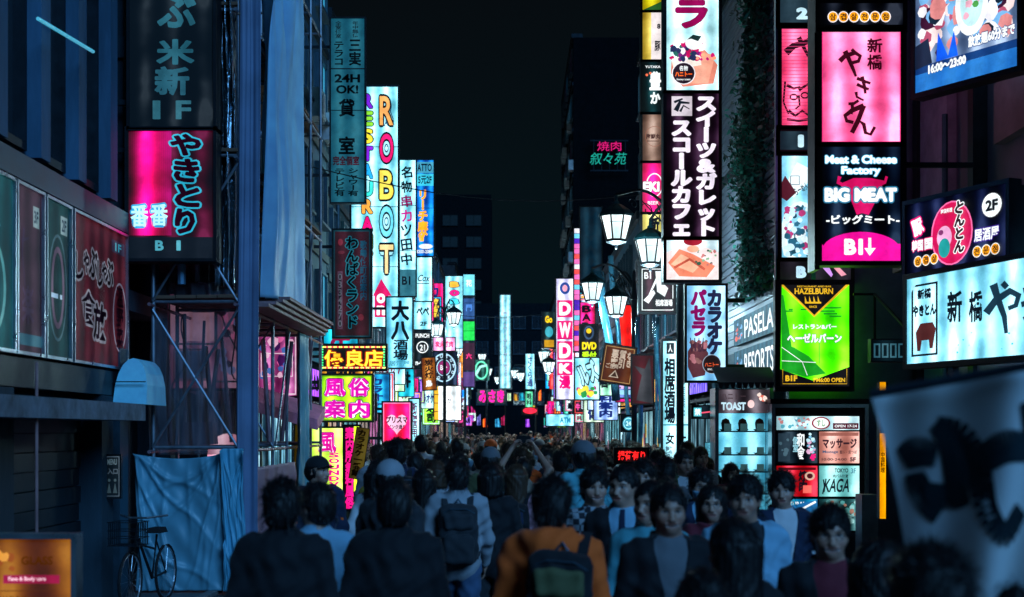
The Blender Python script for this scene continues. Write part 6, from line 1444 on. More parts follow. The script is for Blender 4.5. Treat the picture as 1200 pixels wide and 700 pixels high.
def body_proto(pose, smile=0., fem=0., yaw=0., lod=0, girth=1.0):
    """meshes of one body: skin, top, jacket, trousers, shoes; shared by every person of that build"""
    key = (pose, smile, fem, yaw, lod, girth)
    if key in BODIES: return BODIES[key]
    P_ = POSES[pose]; top = 2.12 if pose == 'raised' else 1.76
    if lod == 0:
        xs = axis([(-.40, -.10, .017), (-.10, .10, .0048), (.10, .40, .017)]); ys = axis([(-.42 if pose in ('raised', 'phone', 'chin', 'walk') else -.22, -.125, .017), (-.125, -.05, .0048), (-.05, .40 if pose == 'walk' else .20, .014)])
        zs = axis([(-.02, 1.42, .017), (1.42, 1.72, .0048)] + ([(1.72, top, .017)] if top > 1.8 else [(1.72, top, .01)]))
    else:
        xs, ys, zs = axis([(-.40, .40, .028)]), axis([(-.42 if pose == 'raised' else -.36, .42, .028)]), axis([(-.03, top, .026)])
    X, Y, Z = np.meshgrid(xs, ys, zs, indexing='ij')
    g = girth
    sh = .92 if fem else 1.0
    tor = ell(X, Y, Z, (0, .01, 1.235), (.158 * g * sh, .108 * g, .19)); tor = smin(tor, caps(X, Y, Z, (-.125 * sh, .015, 1.378), (.125 * sh, .015, 1.378), .057, .057), .09)
    tor = smin(tor, caps(X, Y, Z, (0, .03, 1.36), (0, .015, 1.475), .075, .052), .05)
    tor = smin(tor, ell(X, Y, Z, (0, .0, 1.04), (.138 * g * (.9 if fem else 1), .100 * g, .15)), .08); tor = smin(tor, ell(X, Y, Z, (0, .015, .92), (.160 * g, .115 * g, .12)), .08)
    if fem:
        for s in (-1, 1): tor = smin(tor, ell(X, Y, Z, (s * .065, -.085, 1.255), (.052, .042, .050)), .03)
    arm = None; hands = []; armc = None
    for (s_, e_, w_) in P_['arms']:
        s_ = (s_[0] * sh, s_[1], s_[2]); a = smin(caps(X, Y, Z, s_, e_, .047, .039), caps(X, Y, Z, e_, w_, .039, .026), .03)
        arm = a if arm is None else np.minimum(arm, a)
        d = np.array(w_) - np.array(e_); d /= np.linalg.norm(d); wc = tuple(np.array(w_) - d * .015); c = smin(caps(X, Y, Z, s_, e_, .050, .042), caps(X, Y, Z, e_, wc, .041, .031), .03)
        armc = c if armc is None else np.minimum(armc, c); hands.append((np.array(w_), d))
    leg = None; shoe = None
    for (h_, k_, a_) in P_['legs']:
        l = smin(caps(X, Y, Z, h_, k_, .083 * g, .055), caps(X, Y, Z, k_, a_, .054, .036), .04); leg = l if leg is None else smin(leg, l, .01)
        f_ = smin(caps(X, Y, Z, (a_[0], a_[1] + .03, a_[2] - .045), (a_[0] * 1.15, a_[1] - .17, a_[2] - .055), .040, .034), caps(X, Y, Z, a_, (a_[0], a_[1] + .02, a_[2] - .04), .042, .044), .03)
        f_ = smax(f_, (a_[2] - .09) - Z, .01); shoe = f_ if shoe is None else np.minimum(shoe, f_)
    # head
    hx, hy = rotz(X, Y - NECK[1], yaw); hz = Z - NECK[2]
    hd = np.full(X.shape, 1.0, np.float32); zi = int(np.searchsorted(zs, 1.40)); ze = int(np.searchsorted(zs, 1.76))
    hd[:, :, zi:ze] = head_sdf(hx[:, :, zi:ze], hy[:, :, zi:ze], hz[:, :, zi:ze], smile, fem)
    neck = caps(X, Y, Z, (0, .03, 1.38), (0, .008, 1.56), .060 - .006 * fem, .050 - .006 * fem)
    skin = smin(smin(tor, neck, .04), hd, .022); skin = smin(skin, arm, .05)
    body = smin(skin, smin(leg, shoe + .008, .02), .05)
    out = {}
    if lod:
        # one surface, coloured by what covers it
        outer = smin(smin(tor - .022, armc - .016, .04), smin(leg - .016, shoe, .03), .04); f = smin(smin(outer, hd, .02), neck, .02)
        hair = smin(ell(X, Y, Z, (0, .02, 1.615), (.092, .112, .105)), ell(X, Y, Z, (0, .06, 1.56), (.08, .07, .09 if not fem else .2)), .03); hair = smax(hair, -ell(X, Y, Z, (0, -.10, 1.53), (.075, .06, .10)), .01)
        f = smin(f, hair, .01)
        for w_, d in hands: c = w_ + d * .07; f = smin(f, ell(X, Y, Z, tuple(c), (.028, .036, .06)), .02)
        V, Q = nets(f, xs, ys, zs); cz = V[Q].mean(1)
        def samp(G_):
            i = np.clip(np.searchsorted(xs, cz[:, 0]), 0, len(xs) - 1); j = np.clip(np.searchsorted(ys, cz[:, 1]), 0, len(ys) - 1); k = np.clip(np.searchsorted(zs, cz[:, 2]), 0, len(zs) - 1); return G_[i, j, k]
        hv, sk, lg, am = samp(hair), samp(np.minimum(hd, neck)), samp(leg), samp(np.minimum(tor - .02, armc - .016))
        mi = np.zeros(len(Q), int); mi[:] = 2; mi[(lg < am) & (cz[:, 2] < 1.0)] = 3; mi[(sk < am) & (cz[:, 2] > 1.44)] = 0
        for w_, d in hands: mi[(np.linalg.norm(cz - (w_ + d * .07), axis=1) < .08)] = 0
        mi[(hv < .012) & (cz[:, 2] > 1.42) & (hv < sk + .004)] = 1
        col = np.tile(np.array((.56, .34, .25), np.float32), (len(V), 1))
        out['lod'] = np_mesh('person', V, Q, [SKINS[0], HAIRM['black'], CL['black'], CL['charcoal']], col, mi)
        BODIES[key] = out; return out
    V, Q = nets(body, xs, ys, zs)
    Lx, Ly = rotz(V[:, 0], V[:, 1] - NECK[1], yaw); L = np.stack([Lx, Ly, V[:, 2] - NECK[2]], 1)
    col = face_colors(L, smile); col[V[:, 2] < 1.46] = (.56, .34, .25)
    for w_, d in hands:
        HV, HQ = hand_mesh(.55 if pose in ('phone', 'raised') else .28)
        zax = -d; side = 1 if w_[0] > 0 else -1
        # turn the hand's -z to the forearm's direction
        ref = np.array((0, -1., 0)) if abs(d[1]) < .7 else np.array((0, 0, 1.)); 
        xa = np.array((side * 1., 0, 0)); xa = xa - zax * xa.dot(zax); xa /= np.linalg.norm(xa); ya = np.cross(zax, xa); sgn = 1
        if ya[1] * -1 < 0 and pose != 'raised': pass
        M3 = np.stack([xa, ya * (1 if side > 0 else 1), zax], 1); W_ = (HV * np.array((1, side * 1., 1))) @ M3.T + w_
        hq = HQ if side > 0 else HQ[:, ::-1]
        Q = np.concatenate([Q, hq + len(V)]); V = np.concatenate([V, W_]); col = np.concatenate([col, np.tile(np.array((.56, .34, .25), np.float32), (len(HV), 1))])
    out['skin'] = np_mesh('person', V, Q, SKINS[0], col)
    fo = folds(X, Y, Z)
    cut = lambda f: nets(f, xs, ys, zs)
    t = smax(tor - .010, .86 - Z, .01); t = smin(t, armc - .008, .03); t = smax(t, Z - 1.475 - .25 * np.clip(Y, -.1, .1) - .0, .004) + fo * .4
    out['shirt'] = np_mesh('shirt', *cut(t), CL['white'])
    coll = smax(smax(caps(X, Y, Z, (0, .032, 1.40), (0, .012, 1.50), .078, .062), Z - 1.492 - .35 * np.clip(Y, -.1, .1), .004), 1.42 - Z, .004)
    j = smax(tor - .020 - .008 * (1.2 - Z) * (Z < 1.2), .80 - Z, .01); j = smin(j, smin(armc - .013, np.full(X.shape, 9., np.float32), .01), .045); j = smax(j, Z - 1.470 - .30 * np.clip(Y, -.1, .1), .006) + fo
    j = smin(j, coll, .012)
    wedge = np.maximum(np.abs(X) - np.clip(.012 + (Z - 1.06) * .20, .006, .08), Y + .035)
    jo = smax(j, -np.maximum(wedge, -(Z - .80)), .006)
    out['jacket'] = np_mesh('jacket', *cut(jo), CL['black']); 
    h = j + 0
    hood = None
    for i in range(9):
        a = math.pi * (i / 8) ; p = (.105 * math.cos(a), .035 + .085 * math.sin(a), 1.425 + .012 * math.sin(a)); r = .036 + .022 * math.sin(a)
        e = ell(X, Y, Z, p, (r, r, r * .95)); hood = e if hood is None else smin(hood, e, .03)
    hood = smin(hood, ell(X, Y, Z, (0, .115, 1.36), (.105, .045, .085)), .05)
    out['hooded'] = np_mesh('jacket', *cut(smin(j, smax(hood + fo * .8, -ell(X, Y, Z, (0, -.01, 1.50), (.085, .09, .09)), .02), .02)), CL['orange'])
    out['closed'] = np_mesh('jacket', *cut(j), CL['black'])
    tr = smax(smin(leg - .014 - .014 * np.clip((.5 - Z) * 2, 0, 1), smax(ell(X, Y, Z, (0, .015, .92), (.172 * g, .127 * g, .13)), Z - .99, .01), .04), .065 - Z, .01) + fo
    out['trousers'] = np_mesh('trousers', *cut(tr), CL['charcoal'])
    xs2 = xs; out['shoes'] = np_mesh('shoes', *cut(shoe - .004), M_RUB)
    if pose == 'stand' and not smile:
        tie = smax(smax(np.abs(X) - np.clip(.016 + (1.40 - Z) * .06, .014, .038), np.abs(tor - .014) - .006, .002), np.maximum(Y + .0, np.maximum(Z - 1.455, 1.0 - Z)), .002)
        out['tie'] = np_mesh('tie', *cut(tie), CL['navy'])
    BODIES[key] = out
    return out

# hair, in head space (pivot at the neck), with loose strands round it
HXS, HYS, HZS = axis([(-.13, .13, .0055)]), axis([(-.14, .17, .0055)]), axis([(-.28, .30, .006)])
HG = None
def hair_proto(style, seed=0):
    global HG
    if HG is None: HG = np.meshgrid(HXS, HYS, HZS, indexing='ij')
    X, Y, Z = HG; q = random.Random(seed)
    ang = np.arctan2(X, Y); lump = .0016 * np.sin(13 * ang + 5 * np.sin(17 * Z + seed) + seed) + .003 * np.sin(4 * ang + 9 * Z + 2 * seed) + .0012 * np.sin(31 * ang + 12 * Z + 2 * seed) + .0014 * np.sin(70 * X + 3 * seed) * np.sin(60 * Y + 20 * Z)
    ins = head_sdf(X, Y, Z)
    if style == 'cap':
        f = ell(X, Y, Z, (0, .0, .175), (.092, .112, .098)); f = smax(f, .165 - Z - .12 * np.clip(Y, -.2, .05), .01)
        brim = smax(smax(ell(X, Y, Z, (0, -.09, .165), (.085, .10, .03)), np.abs(Z - .172 + .25 * (Y + .1)) - .004, .004), Y + .05, .01)
        hair = smax(ell(X, Y, Z, (0, .02, .14), (.088, .100, .10)) + lump, -ell(X, Y, Z, (0, -.11, .10), (.085, .085, .10)), .01); hair = smax(hair, Z - .19, .01); hair = smax(hair, .04 - Z, .01)
        V, Q = nets(smin(f, brim, .01), HXS, HYS, HZS); V2, Q2 = nets(hair, HXS, HYS, HZS)
        return np_mesh('cap', V, Q, CL['grey']), np_mesh('hair', V2, Q2, HAIRM['black'])
    top = ell(X, Y, Z, (0, .006, .172), (.088, .109, .096)) if style != 'tuft' else ell(X, Y, Z, (0, .004, .176), (.092, .111, .101))
    back = ell(X, Y, Z, (0, .045, .115), (.078, .070, .085)); f = smin(top, back, .03)
    if style in ('bob', 'long'):
        zb = .01 if style == 'bob' else -.20
        col_ = smax(np.sqrt((X / 1.0) ** 2 + ((Y - .030) / 1.0) ** 2) - (.104 if style == 'bob' else .100 + .02 * np.clip(-Z, 0, .2)), np.maximum(zb - Z, Z - .18), .02)
        if style == 'long': col_ = smax(col_, -(Y + .01 + .25 * np.clip(-Z, 0, .2)) * 1.0, .02)
        f = smin(f, col_, .03)
    f = f + lump
    fringe = .0 if style in ('neat',) else -.012
    fx = ell(X, Y, Z, (0, -.112, .108 + fringe), (.064 if style in ('bob', 'long') else .072, .080, .080)); f = smax(f, -(fx + .010 * np.sin(75 * X + 1.7 * seed) + .007 * np.sin(160 * X + seed)), .006)
    if style not in ('bob', 'long'):
        for s in (-1, 1): f = smax(f, -ell(X, Y, Z, (s * .09, -.01, .10), (.03, .032, .045)), .01)
        f = smax(f, .045 - Z, .012)
    V, Q = nets(f, HXS, HYS, HZS); V = [tuple(v) for v in V]; Q = [tuple(r) for r in Q]
    # strands
    n = 1100 if style == 'tuft' else 800; lo = .05 if style in ('neat', 'tuft') else (-.02 if style == 'bob' else -.18)
    for i in range(n):
        a = q.uniform(0, 2 * math.pi); z = q.uniform(lo, .285) if q.random() < .55 else q.uniform(.2, .285)
        if style in ('bob', 'long') and z < .15: r0x, r0y, cy = .103, .103, .03
        else:
            k = math.sqrt(max(0, 1 - ((z - .178) / .104) ** 2)) if z > .16 else .98; r0x, r0y, cy = .093 * k, .112 * k, .006
        x, y = r0x * math.sin(a), cy + r0y * math.cos(a)
        if y < -.03 and z < .190: continue
        if style in ('neat', 'tuft') and z < .14 and y < .02: continue
        L_ = q.uniform(.015, .042) * (1.3 if style == 'tuft' else .8); out_ = Vector((x, y - cy, (z - .15) * .9)).normalized()
        d = (Vector((q.gauss(0, .5), q.gauss(0, .5), q.uniform(-1.1, .1))) + out_ * (.75 if style == 'tuft' else .28)).normalized(); sd = d.cross(out_); sd = (sd.normalized() if sd.length > .01 else Vector((1, 0, 0))) * .0019
        p = Vector((x, y, z)) - out_ * .006; m_ = p + d * L_ * .55 + out_ * .004; e = p + d * L_ + Vector((0, 0, -.25 * L_)); b = len(V)
        V += [tuple(p - sd), tuple(p + sd), tuple(m_ + sd * .7), tuple(m_ - sd * .7), tuple(e + sd * .15), tuple(e - sd * .15)]; Q += [(b, b + 1, b + 2, b + 3), (b + 3, b + 2, b + 4, b + 5)]
    return np_mesh('hair', np.array(V, np.float32), np.array(Q), HAIRM['black']),
HAIRS = {}
def hair_of(style, seed=0):
    if (style, seed) not in HAIRS: HAIRS[(style, seed)] = hair_proto(style, seed)
    return HAIRS[(style, seed)]
def glasses_mesh():
    m = MB()
    for s in (-1, 1):
        m.tube([(s * .032 + .021 * math.cos(a * math.pi / 8), -.108 + .006 * abs(math.cos(a * math.pi / 8)), .138 + .015 * math.sin(a * math.pi / 8)) for a in range(17)], .0016, 5, cap=False)
        m.tube([(s * .053, -.10, .142), (s * .078, -.04, .142), (s * .08, .02, .140)], .0018, 5)
    m.tube([(-.011, -.108, .142), (.011, -.108, .142)], .0016, 5); return m.mesh('glasses', M_BLACK)
ME_GLASSES = glasses_mesh()
xs_, ys_, zs_ = axis([(-.09, .09, .006)]), axis([(-.13, -.0, .006)]), axis([(.02, .13, .006)]); G_ = np.meshgrid(xs_, ys_, zs_, indexing='ij')
mk = smax(smax(head_sdf(*G_) - .006, G_[2] - .110 - .1 * (G_[1] + .1), .004), .035 - G_[2], .004); mk = smax(mk, G_[1] + .045, .003)
ME_MASK = np_mesh('face_mask', *nets(mk, xs_, ys_, zs_), CL['skyblue'])

PEOPLE = []
def person(px, ytop, Y, H, label, build=('stand',), kw=None, face=0., hair='neat', hc='black', skin=0, top='jacket', tc='black', sc='white', pc='charcoal', tie=False, glasses=False, mask=False, seed=0, group=None, x=None, capc='grey'):
    """px: head centre in the photograph; Y metres away; face: 0 looks at the camera, 180 walks away"""
    kw = kw or {}; bd = body_proto(*build, **kw); X = (px - CX) / F * Y if x is None else x
    s = H / 1.70; o = bpy.data.objects.new('person', bd['skin']); COL.objects.link(o); o.location = (X, Y, .004 if abs(X) < 3.5 else .026); o.rotation_euler = (0, 0, R(face)); o.scale = (s, s, s)
    o.material_slots[0].link = 'OBJECT'; o.material_slots[0].material = SKINS[skin]
    tag(o, label, 'person', group); yaw = kw.get('yaw', 0)
    if top in ('jacket', 'hooded', 'closed'): inst('jacket', bd[top], o, mat=CL[tc])
    if top in ('jacket', 'shirt'): inst('shirt', bd['shirt'], o, mat=CL[sc])
    if tie and 'tie' in bd: inst('tie', bd['tie'], o)
    inst('trousers', bd['trousers'], o, mat=CL[pc]); inst('shoes', bd['shoes'], o)
    hs = hair_of(hair, seed)
    if hair == 'cap': inst('cap', hs[0], o, tuple(NECK), yaw, mat=CL[capc]); inst('hair', hs[1], o, tuple(NECK), yaw, mat=HAIRM[hc])
    else: inst('hair', hs[0], o, tuple(NECK), yaw, mat=HAIRM[hc])
    if glasses: inst('glasses', ME_GLASSES, o, tuple(NECK), yaw)
    if mask: inst('face_mask', ME_MASK, o, tuple(NECK), yaw)
    PEOPLE.append((X, Y)); return o
def phone_for(o, label, pos, rot=(0, 0, 0), lit=True):
    M = Matrix.Translation(o.location) @ Matrix.Rotation(o.rotation_euler.z, 4, 'Z') @ Matrix.Scale(o.scale.x, 4)
    e = empty('phone', M @ Vector(pos), label, 'phone'); e.rotation_euler = (rot[0], rot[1], rot[2] + o.rotation_euler.z)
    MB().box(-.075, -.004, -.037, .075, .004, .037, taper=.002).build('body', M_BLACK, e)
    m = MB(); m.poly([(-.07, .0046, -.033), (-.07, .0046, .033), (.07, .0046, .033), (.07, .0046, -.033)], (.12, .5, .6)); m.build('screen', FACE, e); return e
# backpack, in the wearer's own axes (back is +y)
def pack_meshes():
    xs, ys, zs = axis([(-.20, .20, .010)]), axis([(.08, .40, .010)]), axis([(.86, 1.44, .010)]); X, Y, Z = np.meshgrid(xs, ys, zs, indexing='ij')
    def rbox(c, h, r): qx, qy, qz = np.abs(X - c[0]) - h[0] + r, np.abs(Y - c[1]) - h[1] + r, np.abs(Z - c[2]) - h[2] + r; return np.sqrt(np.maximum(qx, 0) ** 2 + np.maximum(qy, 0) ** 2 + np.maximum(qz, 0) ** 2) + np.minimum(np.maximum(qx, np.maximum(qy, qz)), 0) - r
    fo = folds(X, Y, Z, .8)
    main = rbox((0, .20, 1.16), (.145, .075, .225), .065) + fo; pk = rbox((0, .275, 1.06), (.115, .04, .11), .035) + fo; pk2 = rbox((0, .268, 1.26), (.11, .03, .06), .028) + fo
    st = MB()
    for s in (-1, 1):
        pts = [(s * .085, .135, 1.33), (s * .095, .10, 1.415), (s * .10, .02, 1.455), (s * .105, -.07, 1.41), (s * .125, -.115, 1.28), (s * .155, -.09, 1.14), (s * .15, .06, 1.02), (s * .13, .135, .98)]
        for i in range(len(pts) - 1):
            a, b = Vector(pts[i]), Vector(pts[i + 1]); b = b + (b - a).normalized() * .006; n = (b - a).normalized(); up = Vector((1, 0, 0)); w = .024
            k = n.cross(up).normalized() * .006
            V = [a - up * w - k, a + up * w - k, a + up * w + k, a - up * w + k, b - up * w - k, b + up * w - k, b + up * w + k, b - up * w + k]; st.mesh_data(V, [(0, 1, 2, 3), (4, 7, 6, 5), (0, 4, 5, 1), (1, 5, 6, 2), (2, 6, 7, 3), (3, 7, 4, 0)])
    zp = MB(); zp.tube([(-.12, .262, 1.32), (-.06, .282, 1.352), (.06, .282, 1.352), (.12, .262, 1.32)], .004, 5); zp.tube([(-.03, .16, 1.38), (0, .16, 1.42), (.03, .16, 1.38)], .008, 6)
    return np_mesh('body', *nets(main, xs, ys, zs), CL['black']), np_mesh('pocket', *nets(pk, xs, ys, zs), CL['black']), np_mesh('pocket', *nets(pk2, xs, ys, zs), CL['black']), st.mesh('strap', CL['black']), zp.mesh('zip', M_GREY)
PACK = pack_meshes()
def backpack(o, label, c='black', c2=None, dz=0):
    e = empty('backpack', o.location, label, 'backpack'); e.rotation_euler = o.rotation_euler; e.scale = o.scale; e.location.z += dz
    inst('body', PACK[0], e, mat=CL[c]); inst('pocket', PACK[1], e, mat=CL[c2 or c]); inst('pocket', PACK[2], e, mat=CL[c2 or c]); inst('straps', PACK[3], e, mat=CL[c]); inst('zip', PACK[4], e); return e

def Hof(ytop, Y): return CAMH - (ytop - HY) / F * Y
S_, W_, PH, RA, CH = ('stand',), ('walk',), ('phone',), ('raised',), ('chin',)
sm, ne = dict(smile=1.0), dict()
person(332, 566, 6.7, Hof(566, 6.7), 'man from behind in a black jacket at the lower left, leftmost of the near heads', S_, ne, 178, 'tuft', top='jacket', tc='black', seed=1)
person(371, 568, 7.5, Hof(568, 7.5), 'man in a pale blue shirt just right of the leftmost near black jacket', S_, dict(yaw=.5), 196, 'neat', top='shirt', sc='skyblue', seed=2)
person(463, 566, 6.9, Hof(566, 6.9), 'broad man from behind in a plain black jacket before the man in the grey cap', S_, dict(girth=1.1), 182, 'neat', top='closed', tc='black', seed=3)
person(459, 541, 9.1, Hof(541, 9.1), 'person in a grey cap looking left, behind the broad black jacket', S_, dict(yaw=.5), 150, 'cap', top='closed', tc='charcoal', seed=0, capc='palegrey')
o = person(536, 541, 10.8, Hof(541, 10.8), 'man in a pale grey jacket and jeans walking away with a dark backpack', W_, ne, 184, 'tuft', hc='black', top='closed', tc='palegrey', pc='denim', seed=4)
backpack(o, 'dark slate backpack on the man in the pale grey jacket and jeans', 'charcoal')
person(497, 560, 11.6, Hof(550, 11.6), 'person with long dark hair in dark clothes left of the dark slate backpack', W_, dict(fem=1.), 186, 'long', top='closed', tc='black', seed=5)
person(576, 556, 11.2, Hof(546, 11.2), 'woman in a long black coat just right of the dark slate backpack', S_, dict(fem=1.), 172, 'bob', top='closed', tc='black', seed=6)
o = person(606, 549, 11.9, Hof(546, 11.9), 'woman in a pink top from behind carrying a dark backpack with blue trim', S_, dict(fem=1.), 168, 'long', hc='brown', top='shirt', sc='pink', seed=7)
backpack(o, 'black backpack with blue pocket on the woman in the pink top', 'black', 'navy')
o = person(614, 532, 14.5, 1.66, 'person holding a phone up with both arms above the crowd', RA, ne, 180, 'neat', top='shirt', sc='beige', seed=8)
phone_for(o, 'phone with a lit screen held up above the crowd by two raised arms', (0, -.30, 1.90), (0, 0, math.pi))
o = person(647, 563, 6.5, Hof(563, 6.5), 'man from behind in a bright orange hooded jacket with a green black backpack', S_, dict(), 176, 'tuft', top='hooded', tc='orange', seed=9)
e = backpack(o, 'black backpack with olive green pockets slung over the orange jacket', 'black', 'olive', -.03); e.location.x -= .05; e.rotation_euler[1] = R(-4); e.scale = (e.scale[0], e.scale[1] * 1.12, e.scale[2] * 1.03)
person(697, 551, 9.2, Hof(551, 9.2), 'laughing young man in a checked shirt right of the orange jacket', S_, sm, 8, 'tuft', top='shirt', sc='check', seed=10)
person(731, 548, 8.5, Hof(548, 8.5), 'man in a black suit, light blue shirt and dark tie looking left', S_, dict(yaw=-.35), -10, 'neat', top='jacket', tc='black', sc='skyblue', tie=True, seed=11)
person(754, 541, 10.4, Hof(541, 10.4), 'smiling man in dark clothes looking over the suited man with the tie', S_, sm, -14, 'tuft', top='closed', tc='charcoal', seed=12)
person(762, 566, 7.6, Hof(566, 7.6), 'person in a bright teal shirt half hidden behind the grinning man', S_, dict(yaw=-.35), -18, 'neat', top='shirt', sc='teal', seed=13)
person(784, 571, 6.7, Hof(571, 6.7), 'grinning man with cropped fringe in an open dark jacket and grey T shirt', S_, sm, 4, 'neat', skin=1, top='jacket', tc='black', sc='grey', seed=14)
person(822, 552, 10.2, Hof(552, 10.2), 'man in a face mask and suit over a light blue shirt', S_, ne, 6, 'tuft', top='jacket', tc='navy', sc='skyblue', mask=True, seed=15)
person(834, 570, 8.6, Hof(570, 8.6), 'short young woman with round glasses and dark fringe below the masked man', S_, dict(fem=1.), -8, 'bob', top='closed', tc='maroon', glasses=True, seed=16)
person(874, 560, 7.5, Hof(560, 7.5), 'man with brushed up hair in a pale blue cardigan over a dark top', S_, dict(yaw=-.35), 4, 'tuft', skin=1, top='jacket', tc='skyblue', sc='charcoal', seed=17)
person(917, 555, 9.3, Hof(555, 9.3), 'young man in a dark jacket and white T shirt before the red poster', S_, dict(yaw=-.35), 10, 'tuft', top='jacket', tc='navy', sc='white', seed=18)
person(856, 611, 5.3, Hof(611, 5.3), 'woman with long black hair from behind raising a hand to her chin', CH, dict(fem=1.), 200, 'long', top='closed', tc='black', seed=19)
person(973, 597, 6.1, Hof(597, 6.1), 'laughing man with glasses and thick hair in a black top, lit pink', S_, sm, -6, 'tuft', skin=0, top='jacket', tc='black', sc='maroon', glasses=True, seed=20)
person(1038, 637, 5.3, Hof(637, 5.3), 'dark haired person turned sideways right of the laughing man with glasses', S_, dict(yaw=.5), 50, 'bob', top='closed', tc='black', seed=21)
person(1086, 647, 3.3, Hof(647, 3.3), 'nearest large blurred dark head under the hanging white banner', S_, ne, 186, 'tuft', top='closed', tc='black', seed=22)
person(1182, 672, 3.6, Hof(672, 3.6), 'blurred head cut off at the lower right corner', S_, ne, 200, 'neat', top='closed', tc='charcoal', seed=23)
person(820, 668, 4.6, 1.49, 'person with pale blue sleeves at the bottom below the long black hair', S_, dict(fem=1.), 190, 'bob', top='shirt', sc='skyblue', seed=24)
person(373, 536, 12.2, Hof(536, 12.2), 'street staff in a dark cap and red collared jacket before the lime white sign', S_, dict(yaw=.5), 30, 'cap', top='jacket', tc='navy', sc='orange', capc='black', seed=0)
person(445, 545, 13.4, Hof(541, 13.4), 'person in a yellow jacket left of the grey cap', S_, ne, 150, 'neat', top='closed', tc='yellow', seed=25)
person(487, 546, 15, Hof(532, 15), 'person in a faded pink shirt behind the dark long hair', S_, ne, 180, 'neat', top='shirt', sc='pink', seed=26)
if 0: person(405, 560, 9.8, 1.66, 'person in black between the pale blue shirt and the broad black jacket', W_, ne, 165, 'tuft', top='closed', tc='black', seed=27)
o = person(657, 530, 15.6, Hof(530, 15.6), 'man in a pale jacket with a black backpack above the orange jacket', W_, ne, 182, 'tuft', top='closed', tc='palegrey', seed=28)
backpack(o, 'black backpack on the man in the pale jacket above the orange one', 'black')
person(642, 527, 16.4, Hof(527, 16.4), 'man walking towards the camera in black, framed by the raised arms and pale jacket', W_, ne, 0, 'neat', top='jacket', tc='black', sc='charcoal', seed=29)
o = person(575, 518, 20.5, Hof(516, 20.5), 'person in a red and white cap deep in the crowd', W_, ne, 180, 'cap', top='closed', tc='charcoal', capc='white', seed=0)
for ch in o.children:
    if ch.name.startswith('cap'): ch.material_slots[0].material = CL['orange']
person(540, 545, 16, 1.70, 'bald looking short haired man in black near the middle left crowd', W_, ne, 178, 'neat', top='closed', tc='black', seed=30)
person(700, 535, 14.2, 1.69, 'man in a dark suit above the laughing man in the checked shirt', W_, ne, 185, 'neat', top='closed', tc='charcoal', seed=31)
person(678, 533, 17.0, 1.72, 'man in a black coat right of the pale jacket and its backpack', W_, ne, 180, 'tuft', top='closed', tc='black', seed=1)
person(780, 548, 12.5, 1.70, 'man from behind in dark grey left of the masked man', W_, ne, 178, 'tuft', top='closed', tc='grey', seed=2)
person(800, 545, 14.8, 1.72, 'man in black by the lamp post right of the red light sign', W_, ne, 5, 'neat', top='jacket', tc='black', sc='white', seed=3)

# the crowd behind them
q = random.Random(2024)
builds = [(('walk',), dict()), (('stand',), dict()), (('stand',), dict(fem=1.)), (('walk',), dict(fem=1.)), (('stand',), dict(smile=1.0)), (('stand',), dict(girth=1.1))]
tops = ['black', 'black', 'charcoal', 'navy', 'grey', 'grey', 'white', 'white', 'palegrey', 'palegrey', 'skyblue', 'beige', 'maroon', 'olive', 'denim', 'teal', 'pink', 'orange']
marks = ((300, 'the scaffold'), (362, 'the dim yellow banner'), (400, 'the lime white sign'), (440, 'the lime green sign'), (470, 'the hot pink heart sign'), (498, 'the slim white sign'), (525, 'the yellow and white board'), (552, 'the far stacked panels'),
         (575, 'the hot pink neon'), (600, 'the tall slim white sign'), (625, 'the small far white sign'), (660, 'the pink block letter sign'), (690, 'the slanted comic sign'), (716, 'the leaning brown board'), (745, 'the red light sign'), (775, 'the dark lamp post'), (805, 'the black brush pub sign'), (850, 'the toast case'))
def mark(px): return min(marks, key=lambda t: abs(t[0] - px))[1]
def free(x, y, d):
    return all((x - a) ** 2 + (y - b) ** 2 > d * d for a, b in PEOPLE)
n = 0; tries = 0
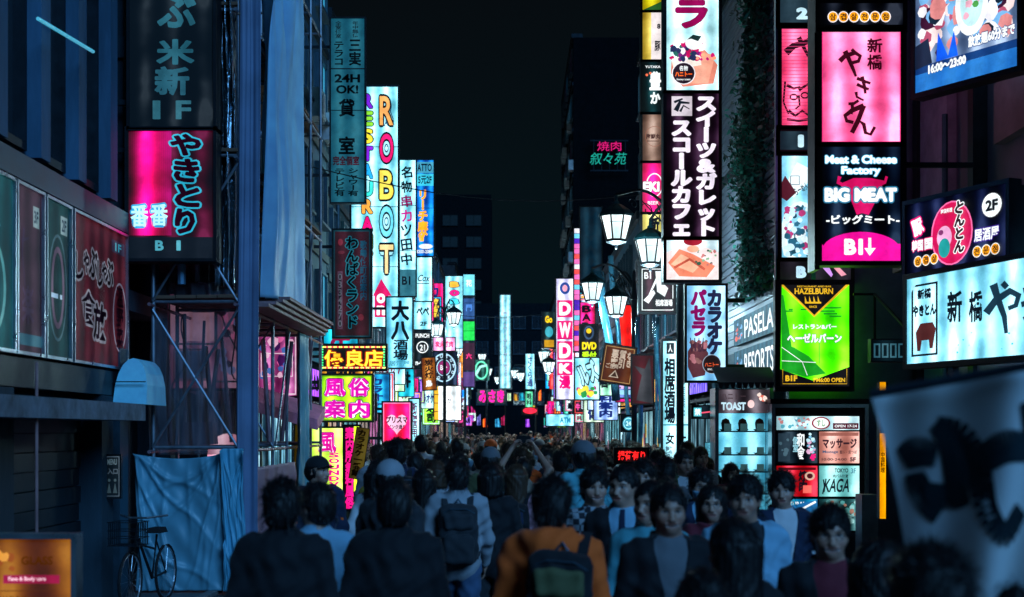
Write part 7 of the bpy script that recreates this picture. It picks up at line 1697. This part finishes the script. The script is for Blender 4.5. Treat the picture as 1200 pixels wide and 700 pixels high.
while n < 96 and tries < 9000:
    tries += 1; Y = 11.5 + 15 * q.random() ** .8; x = q.uniform(-2.75, 2.9)
    if x > 2.2 and Y > 19: continue
    if not free(x, Y, .47) or abs(CX + x / Y * F - 600) > 260 or CX + x / Y * F < 440 or (710 < CX + x / Y * F < 768 and Y < 21.5): continue
    bd, kw = q.choice(builds); aw = q.random() < (.72 if x < .6 else .45); fem = bool(kw.get('fem'))
    hs = q.choice(['bob', 'long', 'long']) if fem else q.choice(['neat', 'tuft', 'tuft', 'neat', 'cap']); hc = q.choice(['black', 'black', 'black', 'brown', 'light brown'] if fem else ['black', 'black', 'black', 'brown'])
    tp = q.choice(['closed', 'jacket', 'shirt', 'closed']); tc_ = q.choice(tops); sc_ = q.choice(['white', 'skyblue', 'grey', 'black', 'palegrey']); px = CX + x / Y * F
    hl = {'bob': 'bobbed', 'long': 'long', 'neat': 'short', 'tuft': 'tousled', 'cap': 'capped'}[hs]; hcn = {'light brown': 'fair'}.get(hc, hc)
    lb = '%s %s haired person, %s %s, %s, under %s' % (hl, hcn, {'skyblue': 'blue', 'palegrey': 'ashen'}.get(tc_ if tp != 'shirt' else sc_, tc_ if tp != 'shirt' else sc_), 'jacket' if tp != 'shirt' else 'shirt', 'leaving' if aw else 'approaching', mark(px))
    o = person(px, 0, Y, (q.gauss(1.60, .05) if fem else q.gauss(1.70, .075)), lb, bd, kw, (180 if aw else 0) + q.uniform(-22, 22), hs, hc, q.randrange(3), tp, tc_, sc_, q.choice(['charcoal', 'denim', 'black', 'grey']), seed=0 if hs == 'cap' else q.randrange(1, 7), x=x, group='people in the crowd')
    if aw and q.random() < .22: bc = q.choice(['black', 'navy', 'maroon', 'charcoal']); backpack(o, '%s backpack on the %s %s haired person in %s under %s' % (bc, hl, hcn if 0 else hc, {'skyblue': 'blue', 'palegrey': 'ashen'}.get(tc_ if tp != 'shirt' else sc_, tc_ if tp != 'shirt' else sc_), mark(px)), bc)
    n += 1
lods = [body_proto('walk', lod=1)['lod'], body_proto('stand', lod=1)['lod'], body_proto('stand', fem=1., lod=1)['lod'], body_proto('walk', fem=1., lod=1)['lod'], body_proto('phone', lod=1)['lod']]
n = 0; tries = 0
while n < 205 and tries < 20000:
    tries += 1; Y = 26.5 + 72 * q.random() ** 1.35; x = q.uniform(-3.3, 3.1)
    if not free(x, Y, .5 if Y < 50 else .6): continue
    k = q.randrange(len(lods)); fem = k in (2, 3); aw = q.random() < .55; px = CX + x / Y * F; tc_ = q.choice(tops); s = (q.gauss(1.61, .05) if fem else q.gauss(1.70, .085)) / 1.70
    o = inst('person', lods[k], None, (x, Y, .004), R((180 if aw else 0) + q.uniform(-25, 25)), (s, s, s), mat=[SKINS[q.randrange(3)], HAIRM[q.choice(['black', 'black', 'brown'])], CL[tc_], CL[q.choice(['charcoal', 'denim', 'black'])]])
    nm = {'skyblue': 'sky blue', 'palegrey': 'pale grey'}.get(tc_, tc_)
    if Y < 45: tag(o, 'far person in %s, %s, in the crowd under %s' % (nm, 'leaving' if aw else 'approaching', mark(px)), 'person', 'far people in the crowd')
    else: tag(o, 'tiny distant person whose head shows in the packed far crowd', 'person', 'distant heads of the crowd')
    PEOPLE.append((x, Y)); n += 1
